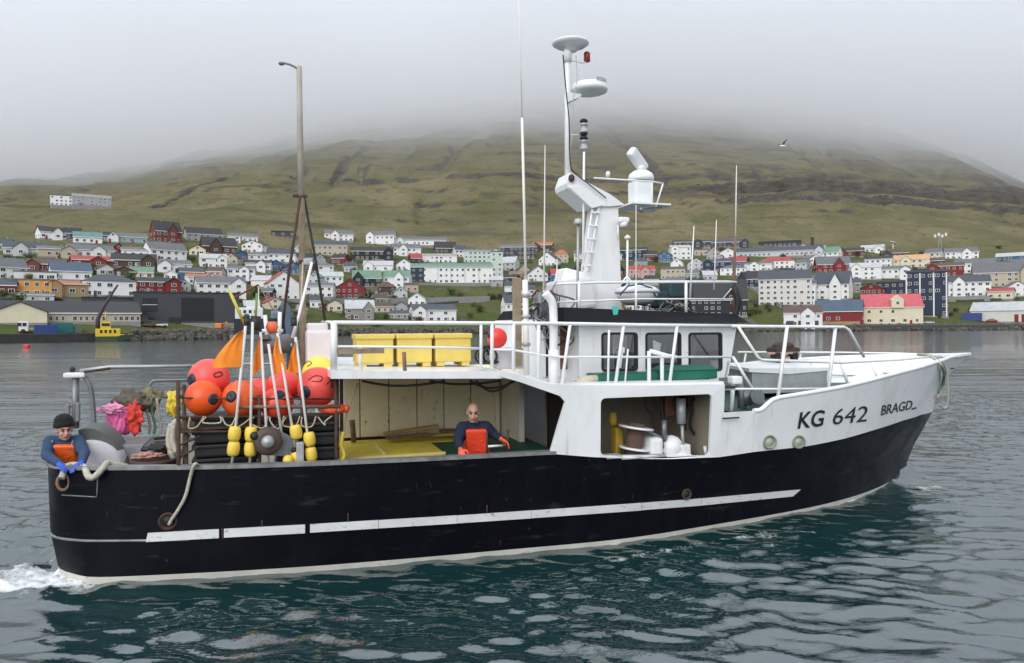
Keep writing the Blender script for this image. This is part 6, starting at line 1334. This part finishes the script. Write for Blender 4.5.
# landmark buildings
def box_part(t, name, c, d, m): return part(name, MB().box(c, d), m, t)
hall = house(188, 325, 97, 32, 0, 'charcoal', 'dark', 'f', 3, label='large charcoal industrial hall with a ribbed shutter door on the quay', name='industrial_hall', cat='hall', win=False, depth=70)
k = hall.location.y / F
for i in range(16): box_part(hall, 'slat', (5 * k + (-15) * k + 15 * k + 4 * k, -.10, (5 + i * 1.45) * k), (30 * k, .12, 1.1 * k), wmat('black'))
box_part(hall, 'window', (-34 * k, -.05, 20 * k), (13 * k, .1, 13 * k), M_WIN); box_part(hall, 'glazing_bar', (-34 * k, -.13, 20 * k), (13 * k, .08, .5 * k), M_TRIM)
for x_ in (-36, -12): box_part(hall, 'door', (x_ * k, -.05, 4 * k), (11 * k, .1, 7 * k), wmat('black'))
wr_ = house(66, 324, 134, 11, 12, 'beige', 'dark', 'e', 2, label='long beige quayside warehouse with dark roof at the far left', name='warehouse', cat='warehouse', st=1, cols=26, depth=55)
gbl = house(20, 325, 46, 13, 10, 'cream', 'dark', 'g', 0, label='cream gable ended shed in front of the long warehouse', name='shed', cat='shed', win=False, depth=18)
# terrace with green roof: five units, first one navy
tr = house(452, 284, 82, 17, 4, 'white', 'green', 'e', 0, label='long white terrace with green roof and navy end unit', name='terrace', cat='terrace', st=3, cols=15)
k = tr.location.y / F
box_part(tr, 'end_unit', (-34.5 * k, -.06, 8.2 * k), (13.4 * k, .3, 16.8 * k), wmat('navy'))
for i in range(2):
    for j in range(3): window(tr, (-38 + i * 7) * k, -.22, (3 + j * 5.4) * k, 1.3, 1.1)
for x_ in (-14, -1, 13, 27): box_part(tr, 'downpipe', (x_ * k, -.06, 8.5 * k), (.18, .12, 17 * k), M_PLINTH)
# cream harbour house with pink-red roof
ch_ = house(893, 325, 54, 18, 13, 'cream', 'pinkred', 'e', 10, label='big cream harbour house with pink red roof on the right shore', name='harbour_house', cat='house', st=2, cols=5, depth=30)
k = ch_.location.y / F
part('dormer', MB().box((4 * k, 2 * k, 21 * k), (11 * k, 8 * k, 8 * k)).add([(-2 * k, -2 * k, 25 * k), (10 * k, -2 * k, 25 * k), (4 * k, -2 * k, 30 * k), (4 * k, 9 * k, 30 * k), (-2 * k, 9 * k, 25 * k), (10 * k, 9 * k, 25 * k)], [(0, 1, 2), (0, 2, 3, 4), (1, 5, 3, 2)]), wmat('cream'), ch_)
window(ch_, 4 * k, -2.05 * k, 22 * k, 1.2, 1.3)
# red boathouse with blue roof
rb = house(838, 326, 44, 15, 11, 'red', 'bluegrey', 'e', -6, label='red boathouse with blue grey roof at the water', name='boathouse', cat='boathouse', st=1, cols=5)
k = rb.location.y / F
part('pale_base', MB().box((0, -.1, 2 * k), (40 * k, .3, 5 * k)), wmat('tan'), rb)
# modern glass-fronted block
gl = house(927, 317, 37, 45, 2, 'navy', 'slate', 'f', 0, label='tall navy glass fronted block with white posts behind the cream house', name='glass_block', cat='office block', st=6, cols=6)
k = gl.location.y / F
for x_ in (-18, -6, 6, 17): box_part(gl, 'post', (x_ * k, -.2, 22 * k), (1.3 * k, .3, 44 * k), M_TRIM)
# white warehouse far right
ww = house(1000, 323, 52, 13, 8, 'offwhite', 'pale', 'e', -14, label='low white warehouse with pale roof at the far right', name='warehouse', cat='warehouse', win=False)
k = ww.location.y / F
for x_ in (14, 20): box_part(ww, 'door', (x_ * k, -.05, 4.5 * k), (3.4 * k, .12, 8 * k), wmat('red'))
# black house trim and garage doors
for t, cx, by, wp, wall, roof, kind, st in HOUSES:
    if (cx, by) == (719, 317):
        k = t.location.y / F; t['label'] = 'black house with white trimmed gable just behind the wheelhouse roof'
        part('gable', MB().prism([(4 * k, -.3, 18 * k), (20 * k, -.3, 18 * k), (12 * k, -.3, 28 * k)], (0, 6 * k, 0)), wmat('black'), t)
        part('gable_trim', MB().tube([(3 * k, -.45, 17 * k), (12 * k, -.45, 28 * k), (21 * k, -.45, 17 * k)], .8 * k, 4), M_TRIM, t); window(t, 12 * k, -.4, 20 * k, 1.5, 1.4)
    if (cx, by) == (803, 327):
        k = t.location.y / F
        for x_ in (-12, -1, 11): box_part(t, 'garage_door', (x_ * k, -.06, 3.2 * k), (7 * k, .14, 5.6 * k), wmat('charcoal'))
# labels that single out each house
DIRS = {'e': '', 'g': ' gable fronted', 'f': ' flat roofed', 'h': ' hip roofed'}
WN = {'offwhite': 'off white', 'palegrey': 'pale grey', 'palegreen': 'pale green'}; RN = {'slate': 'slate grey', 'bluegrey': 'blue grey', 'pinkred': 'pink red', 'pale': 'pale grey'}
grp = {}
for r_ in HOUSES:
    if not r_[0].get('label'):
        zone = 'on the slope left of the aft mast' if r_[1] < 262 else 'on the slope between the aft mast and the tall whip antenna' if r_[1] < 520 else 'on the slope behind the wheelhouse' if r_[1] < 745 else 'on the slope above the bow'
        grp.setdefault((DIRS[r_[6]].strip(), r_[4], r_[5], zone), []).append(r_)
OW = ['first', 'second', 'third', 'fourth', 'fifth', 'sixth', 'seventh', 'eighth', 'ninth', 'tenth', 'eleventh', 'twelfth', 'thirteenth', 'fourteenth', 'fifteenth', 'sixteenth', 'seventeenth', 'eighteenth', 'nineteenth', 'twentieth', 'twenty-first', 'twenty-second', 'twenty-third', 'twenty-fourth', 'twenty-fifth', 'twenty-sixth']
for (kd, wl2, rf2, zone), lst in grp.items():
    lst.sort(key=lambda q_: q_[1]); n_ = len(lst)
    for i, r_ in enumerate(lst):
        ds = ('%s %s house with %s roof' % (WN.get(wl2, wl2), kd, RN.get(rf2, rf2))).replace('  ', ' ')
        zs = {'on the slope left of the aft mast': 'left of the aft mast', 'on the slope between the aft mast and the tall whip antenna': 'above the yellow tubs', 'on the slope behind the wheelhouse': 'behind the wheelhouse', 'on the slope above the bow': 'above the bow'}[zone]
        r_[0]['label'] = ds + (' ' + zs if n_ == 1 else ' %s, %s from left' % (zs, OW[i])); r_[0]['group'] = 'houses on the hillside'
# retaining walls and the shore road
def strip_wall(name, pts, h_, m, lab, cat, t_=.8):
    ps = [land(*q_) for q_ in pts]; mb = MB()
    for a, b in zip(ps[:-1], ps[1:]):
        n_ = Vector((-(b - a).y, (b - a).x, 0)).normalized() * t_; dn = Vector((0, 0, -2)); u_ = Vector((0, 0, h_))
        mb.add([a + dn, b + dn, b + u_, a + u_, a + dn + n_, b + dn + n_, b + u_ + n_, a + u_ + n_], [(0, 1, 2, 3), (7, 6, 5, 4), (3, 2, 6, 7), (0, 4, 5, 1), (0, 3, 7, 4), (1, 5, 6, 2)])
    o = mb.mesh(name, m); ob = bpy.data.objects.new(name, o); COL.objects.link(ob); return tag(ob, lab, cat)
strip_wall('retaining_wall', [(330, 304), (370, 304), (420, 303), (490, 301)], 2.6, M_PLINTH, 'dark grey retaining wall above the stone house', 'wall')
strip_wall('retaining_wall', [(400, 285), (440, 285.5), (495, 285)], 1.4, M_PLINTH, 'low grey wall in front of the long white terrace', 'wall')
strip_wall('retaining_wall', [(945, 302), (990, 301)], 2.6, wmat('stone'), 'stone retaining wall under the white house at the right', 'wall')
strip_wall('retaining_wall', [(750, 290), (780, 308)], 2., M_PLINTH, 'sloping grey wall beside the grass bank near the bow rail', 'wall')
# quay on the left shore
ql = MB(); pts = []
for px in range(-40, 141, 20):
    t_ = (px - CX) / F; Y = float(shore(t_)) - 2.5; pts.append(Vector((t_ * Y, Y, 0)))
for a, b in zip(pts[:-1], pts[1:]):
    n_ = Vector((-(b - a).y, (b - a).x, 0)).normalized() * 9
    ql.add([a + Vector((0, 0, -2)), b + Vector((0, 0, -2)), b + Vector((0, 0, 2.05)), a + Vector((0, 0, 2.05)), a + n_ + Vector((0, 0, 2.05)), b + n_ + Vector((0, 0, 2.05))], [(0, 1, 2, 3), (3, 2, 5, 4)])
o = bpy.data.objects.new('quay', ql.mesh('quay', mat('quay_dark', (.045, .043, .04), .9, var=.3, scale=.6))); COL.objects.link(o); tag(o, 'dark concrete quay along the left shore', 'quay')
# shore boulders
def rocks(name, pxs, seed, n_, lab):
    rg = random.Random(seed); mb = MB()
    for i in range(n_):
        px = rg.uniform(*pxs); t_ = (px - CX) / F; Y = float(shore(t_)) + rg.uniform(-3.2, 2.6); r_ = rg.uniform(.5, 1.5)
        z = 1.9 + (Y - float(shore(t_))) * .62; c_ = Vector((t_ * Y, Y, min(max(z, -.4), 2.0))); rot = Matrix.Rotation(rg.uniform(0, 6), 3, Vector((rg.uniform(-1, 1), rg.uniform(-1, 1), rg.uniform(-1, 1))).normalized())
        mb.ball(c_, (r_ * rg.uniform(.7, 1.3), r_ * rg.uniform(.6, 1), r_ * rg.uniform(.5, .8)), 6, rot)
    mb.sm = [False] * len(mb.sm)
    o = bpy.data.objects.new(name, mb.mesh(name, mat('shore_rock', (.085, .078, .065), .9, var=.4, scale=.9, wear=(.04, .045, .02), wear_amt=.45, wear_scale=(1, 1, 1)))); COL.objects.link(o); tag(o, lab, 'rocks', kind='stuff')
rocks('shore_rocks', (132, 460), 1, 900, 'rough boulders along the far shoreline behind the cage'); rocks('shore_rocks', (460, 1075), 2, 1400, 'rough boulders along the right shoreline')
# vehicles and quay clutter
def car(px, py, col, lab, L_=4.4, hgt=1.45, van=False):
    p = land(px, py); t = thing('parked_car' if not van else 'parked_van', lab, 'car' if not van else 'van', tuple(p), 'vehicles along the far shore', boat=False, rz=-math.atan2(p.x, p.y) + R(random.uniform(-8, 8)))
    m = mat('paint_%d_%d_%d' % tuple(int(q_ * 99) for q_ in col), col, .3, var=.05)
    part('body', MB().rbox((0, 0, .62), (L_, 1.75, .62), .15), m, t); part('cabin', MB().box((-.1 if not van else -.3, 0, 1.16 if not van else 1.45), (L_ * .58 if not van else L_ * .8, 1.5, .5 if not van else 1.1), taper=(.75, .85)), M_WIN if not van else m, t)
    for sx in (-1, 1):
        for sy in (-1, 1): part('wheel', MB().lathe([(.32, -.1), (.32, .1)], (sx * L_ * .32, sy * .8, .32), 12, Matrix.Rotation(R(90), 3, 'X')), M_BLACK, t)
for a in ((917, 324, (.6, .6, .62), 'pale silver car parked beside the cream harbour house'), (929, 324, (.5, .52, .55), 'silver car parked between cream house and glass block'), (992, 322, (.5, .05, .04), 'red car parked in front of the white warehouse'), (1006, 322, (.7, .7, .7), 'white car beside the red car at the right'), (160, 327, (.6, .6, .6), 'white car parked before the charcoal hall'), (148, 327, (.16, .05, .04), 'dark red car at the corner of the charcoal hall'), (852, 306, (.05, .05, .06), 'black car on the road above the red boathouse'), (435, 321, (.65, .66, .67), 'white car in front of the grey roofed white house')): car(*a)
p = land(30, 333); tk = thing('lorry', 'white lorry on the quay beside the blue container', 'lorry', tuple(p), boat=False, rz=-math.atan2(p.x, p.y))
part('cab', MB().rbox((-1.4, 0, 1.7), (2.2, 2.4, 2.6), .2), wmat('white'), tk); part('windscreen', MB().box((-2.3, -1.22, 2.2), (.9, .05, .9)).box((-1.2, -1.22, 2.2), (.9, .05, .9)), M_WIN, tk); part('bed', MB().box((2.4, 0, 1.1), (5, 2.4, .5)), wmat('grey'), tk)
for x_ in (-1.5, 1.8, 3.6): part('wheel', MB().lathe([(.5, -.2), (.5, .2)], (x_, -1.1, .5), 14, Matrix.Rotation(R(90), 3, 'X')), M_BLACK, tk)
def container(px, py, wp, hp, col, lab):
    p = land(px, py); k = p.y / F; w_, h_ = wp * k, hp * k; t = thing('container', lab, 'container', tuple(p), 'containers on the quay', boat=False, rz=-math.atan2(p.x, p.y))
    m = mat('cont_%d_%d_%d' % tuple(int(q_ * 99) for q_ in col), col, .55, var=.12, wear=RUST, wear_amt=.25); mb = MB().box((0, 1.2, h_ / 2), (w_, 2.4, h_)); part('shell', mb, m, t)
    ri = MB()
    for i in range(12): ri.box((-w_ / 2 + (i + .5) * w_ / 12, -.04, h_ / 2), (w_ / 26, .08, h_ * .9))
    part('ribs', ri, m, t)['kind'] = 'stuff'
container(46, 334, 20, 9, (.03, .06, .24), 'dark blue container on the quay beside the lorry'); container(62, 333, 19, 10, (.02, .15, .16), 'teal container on the quay next to the dark blue one'); container(972, 321, 17, 8, (.03, .05, .20), 'dark blue tarpaulined crate before the white warehouse'); container(77, 333, 8, 7, (.16, .2, .14), 'small grey green container beside the teal one')
# yellow work vessel with its crane
t_ = (108 - CX) / F; Yv = float(shore(t_)) - 6.5
yv = thing('work_boat', 'yellow work boat with dark crane boom moored at the left quay', 'work boat', (t_ * Yv, Yv, 0), boat=False, rz=-math.atan(t_)); k = Yv / F
M_YV = mat('vessel_yellow', (.68, .48, .03), .5, var=.12, scale=1)
part('hull', MB().prism([(-11 * k, -1.6, -.3), (8 * k, -1.6, -.3), (24 * k, 0, 1.0), (8 * k, 1.6, -.3), (-11 * k, 1.6, -.3)], (0, 0, 1.5)), mat('vessel_green', (.03, .06, .03), .6), yv)
part('deckhouse', MB().rbox((0, 0, 2.2), (22 * k, 2.4, 2.0), .15).rbox((-2 * k, 0, 4.0), (9 * k, 2.0, 1.8), .15), M_YV, yv); part('window', MB().box((-2 * k, -1.03, 4.2), (7 * k, .05, .7)), M_WIN, yv)
for x_ in (-6, -2, 2, 6): part('window', MB().box((x_ * k, -1.23, 2.5), (2 * k, .05, .8)), M_WIN, yv)
part('mast', MB().tube([(-2 * k, 0, 4.8), (-2 * k, 0, 7.5)], .12, 6), M_YV, yv); part('bow_rail', MB().tube([(9 * k, -1.2, 1.6), (22 * k, -.2, 1.8)], .12, 6), M_YV, yv)
part('crane_boom', MB().tube([(-9 * k, 1, 1.5), (-9 * k, 1, 22 * k), (-4 * k, 1, 34 * k), (9 * k, 1, 57 * k)], [.5, .5, .4, .22], 8), mat('boom_dark', (.045, .03, .04), .6), yv)
p = land(219, 331); ex = thing('excavator', 'orange excavator on the rocks beside the charcoal hall', 'excavator', tuple(p), boat=False)
part('cab', MB().rbox((0, 0, 1.7), (2.2, 1.8, 1.6), .2), mat('digger_orange', (.65, .22, .04), .5), ex); part('track', MB().rbox((0, 0, .4), (2.8, 2.0, .8), .25), M_BLACK, ex); part('arm', MB().tube([(1, 0, 1.6), (2.3, 0, 3.0), (3.4, 0, 1.2)], .2, 6), mat('digger_orange'), ex)
# moored fishing vessel behind the flag poles
t_ = (262 - CX) / F; Yv = float(shore(t_)) - 9
mv = thing('moored_vessel', 'dark hulled vessel with white deckhouse moored behind the flag poles', 'vessel', (t_ * Yv, Yv, 0), boat=False, rz=-math.atan(t_)); k = Yv / F
part('hull', MB().prism([(-26 * k, -2.6, -.3), (12 * k, -2.6, -.3), (30 * k, 0, .8), (12 * k, 2.6, -.3), (-26 * k, 2.6, -.3)], (0, 0, 20 * k)), mat('vessel_blue', (.014, .019, .033), .4, var=.2), mv)
part('deckhouse', MB().rbox((-12 * k, 0, 24 * k), (26 * k, 3.6, 12 * k), .2).rbox((-8 * k, 0, 33 * k), (13 * k, 3, 8 * k), .2), wmat('white'), mv)
for x_ in (-21, -16, -11, -6): part('window', MB().box((x_ * k, -1.83, 26 * k), (2.6 * k, .05, 3 * k)), M_WIN, mv)
part('whaleback', MB().rbox((16 * k, 0, 22 * k), (16 * k, 3.2, 10 * k), .8), mat('vessel_grey', (.14, .18, .22), .5), mv)
part('derrick', MB().tube([(-30 * k, -.5, 37 * k), (-3 * k, -.5, 53 * k)], .9 * k, 6), mat('derrick_red', (.20, .03, .035), .5), mv); part('derrick', MB().tube([(-3 * k, -.5, 53 * k), (14 * k, -.5, 22 * k)], .5 * k, 6), mat('derrick_rust', (.35, .2, .12), .6), mv)
part('mast', MB().tube([(-3 * k, 0, 20 * k), (-3 * k, 0, 55 * k)], .6 * k, 6), wmat('white'), mv)
# marker buoy, telecom mast, chimney, wooden stacks
t_ = (26.5 - CX) / F; pz = Pz(26.5, 347, .15); pw_ = toworld(pz)
solo('marker_buoy', MB().rbox((pw_.x, pw_.y, .18), (1.0, .9, .75), .2), mat('marker_red', (.62, .03, .04), .45), 'small red marker buoy floating off the left quay', 'buoy', (pw_.x, pw_.y, 0), boat=False)
p = land(940, 256); tm = thing('telecom_mast', 'lattice floodlight mast standing above the right hand houses', 'mast', tuple(p), boat=False); k = p.y / F
part('pole', MB().tube([(-2 * k, 0, 0), (-.6 * k, 0, 22 * k)], .15, 5).tube([(2 * k, 0, 0), (.6 * k, 0, 22 * k)], .15, 5), M_STEELL, tm)
for i in range(4): part('floodlight', MB().box(((-5 + i * 3.6) * k, -.3, (20 + (i % 2) * 1.5) * k), (1.7 * k, .5, 3 * k)), wmat('white'), tm)
part('crossbar', MB().box((0, 0, 20 * k), (14 * k, .2, .3)), M_STEELL, tm)
p = land(812.5, 252); solo('chimney_stack', MB().box((p.x, p.y, p.z + 4.5), (1.7, 1.7, 11)).box((p.x, p.y, p.z + 10.2), (2.1, 2.1, .5)), wmat('brown'), 'narrow brown chimney stack on the upper slope above the bow', 'chimney', tuple(p), boat=False)
p = land(893, 250); solo('radio_dish', MB().lathe([(2.2, 0), (2.4, .4), (0, .8)], (p.x, p.y, p.z + 5), 14, Matrix.Rotation(R(25), 3, 'Y')).box((p.x, p.y, p.z + 2), (.5, .5, 5.5)), wmat('white'), 'white tilted dish on a post above the eastern houses', 'dish', tuple(p), boat=False)
# shrubs and small trees among the houses
def leafy(seed, n_, sx, sz):
    rg = random.Random(seed); mb = MB(); cl = [Vector((rg.gauss(0, .45) * sx, rg.gauss(0, .4) * sx, sz * rg.uniform(.3, .95))) for _ in range(9)]
    for i in range(n_):
        c_ = rg.choice(cl) + Vector((rg.gauss(0, .3) * sx, rg.gauss(0, .3) * sx, rg.gauss(0, .16) * sz)); c_.z = max(c_.z, .1); s_ = rg.uniform(.08, .22)
        rot = Matrix.Rotation(rg.uniform(0, 6), 3, Vector((rg.uniform(-1, 1), rg.uniform(-1, 1), rg.uniform(-1, 1))).normalized())
        mb.add([c_ + rot @ Vector(q_) for q_ in ((-s_, 0, 0), (0, -s_ * .6, 0), (s_, 0, 0), (0, s_ * .6, 0))], [(0, 1, 2, 3)])
    return mb
LEAF = [mat('leaf_green', (.075, .12, .03), .8, var=.4, scale=.8), mat('leaf_olive', (.13, .125, .045), .8, var=.4, scale=.8), mat('leaf_brown', (.11, .09, .05), .8, var=.4, scale=.8)]
trunk = MB().tube([(0, 0, -.6), (.05, 0, .6), (0, .05, 1.6)], [.12, .09, .04], 6).tube([(.03, 0, .7), (.4, .1, 1.5)], [.05, .02], 5).tube([(.03, 0, .6), (-.4, -.1, 1.4)], [.05, .02], 5).mesh('trunk', M_WOOD)
crowns = [leafy(11 + i, 800, 1.2, 2.2).mesh('crown', LEAF[i]) for i in range(3)]
rg = random.Random(5); ZN = [(120, 'left of the aft mast'), (400, 'behind the shelter roof'), (620, 'behind the wheelhouse'), (900, 'above the bow')]
spots = [(95, 275), (130, 283), (140, 278), (150, 262), (186, 302), (60, 302), (120, 262), (192, 262), (237, 262), (300, 250), (362, 302), (395, 300), (350, 262), (405, 272), (432, 300), (445, 300), (460, 298), (475, 272), (505, 270), (530, 262), (340, 325), (375, 326), (420, 325), (700, 284), (690, 283), (708, 284), (660, 284), (655, 262), (850, 272), (847, 276), (900, 284), (880, 284), (830, 284), (955, 312), (940, 318), (970, 312), (990, 282), (860, 302), (870, 300), (770, 312), (760, 300), (912, 262), (935, 282), (20, 262), (5, 262), (270, 270), (310, 268), (480, 312), (492, 300), (470, 318)]
for i in range(100): spots.append((rg.uniform(0, 1024), rg.uniform(248, 320)))
SHR = {}
for i, (px, py) in enumerate(spots):
    p = land(px, py); kd = rg.randrange(3)
    t = thing('shrub', ['green', 'olive', 'brownish'][kd] + ' leafy shrub growing between the houses on the far slope', 'shrub', tuple(p), ['green', 'olive', 'brownish'][kd] + ' shrubs on the far slope', boat=False, rz=rg.uniform(0, 6))
    SHR.setdefault((kd, 0 if px < 262 else 1 if px < 520 else 2 if px < 745 else 3), []).append((px, t)); s_ = rg.uniform(.7, 1.7); t.scale = (s_ * rg.uniform(1, 1.6), s_, s_ * rg.uniform(.8, 1.1))
    for nm, me in (('trunk', trunk), ('crown', crowns[kd])): o = bpy.data.objects.new(nm, me); COL.objects.link(o); o.parent = t
for (kd, zn), lst in SHR.items():
    for i, (px, t) in enumerate(sorted(lst, key=lambda q_: q_[0])):
        t['label'] = '%s shrub on the slope %s, %s of its colour from left' % (['green', 'olive', 'brownish'][kd], ['left of the aft mast', 'above the yellow tubs', 'behind the wheelhouse', 'above the bow'][zn], OW[min(i, len(OW) - 1)])
# gull in flight
tx, _, tz = ray(783, 146); Yg = 48.; gc = Vector((tx * Yg, Yg, H + tz * Yg))
gu = thing('gull', 'white gull with raised dark wing flying before the hillside', 'bird', tuple(gc), boat=False)
body = MB()
body.lathe([(0, -.22), (.035, -.18), (.07, -.06), (.075, .04), (.05, .14), (.045, .18), (.04, .21), (.0, .25)], (0, 0, 0), 12, Matrix.Rotation(R(-90), 3, 'Y')); body.add([(.2, 0, 0), (.36, -.06, .01), (.36, .06, .01)], [(0, 1, 2)])
part('body', body, wmat('white'), gu)
for pts in ([(-.08, 0, .04), (.07, 0, .04), (.10, -.12, .22), (.26, -.2, .44), (.18, -.2, .40), (-.02, -.12, .22)], [(-.08, 0, .04), (.07, 0, .04), (.02, .3, .16), (-.18, .55, .2), (-.14, .45, .2), (-.1, .28, .16)]):
    part('wing', MB().prism(pts, (0, .012, .008)), mat('gull_grey', (.10, .10, .11), .7), gu)
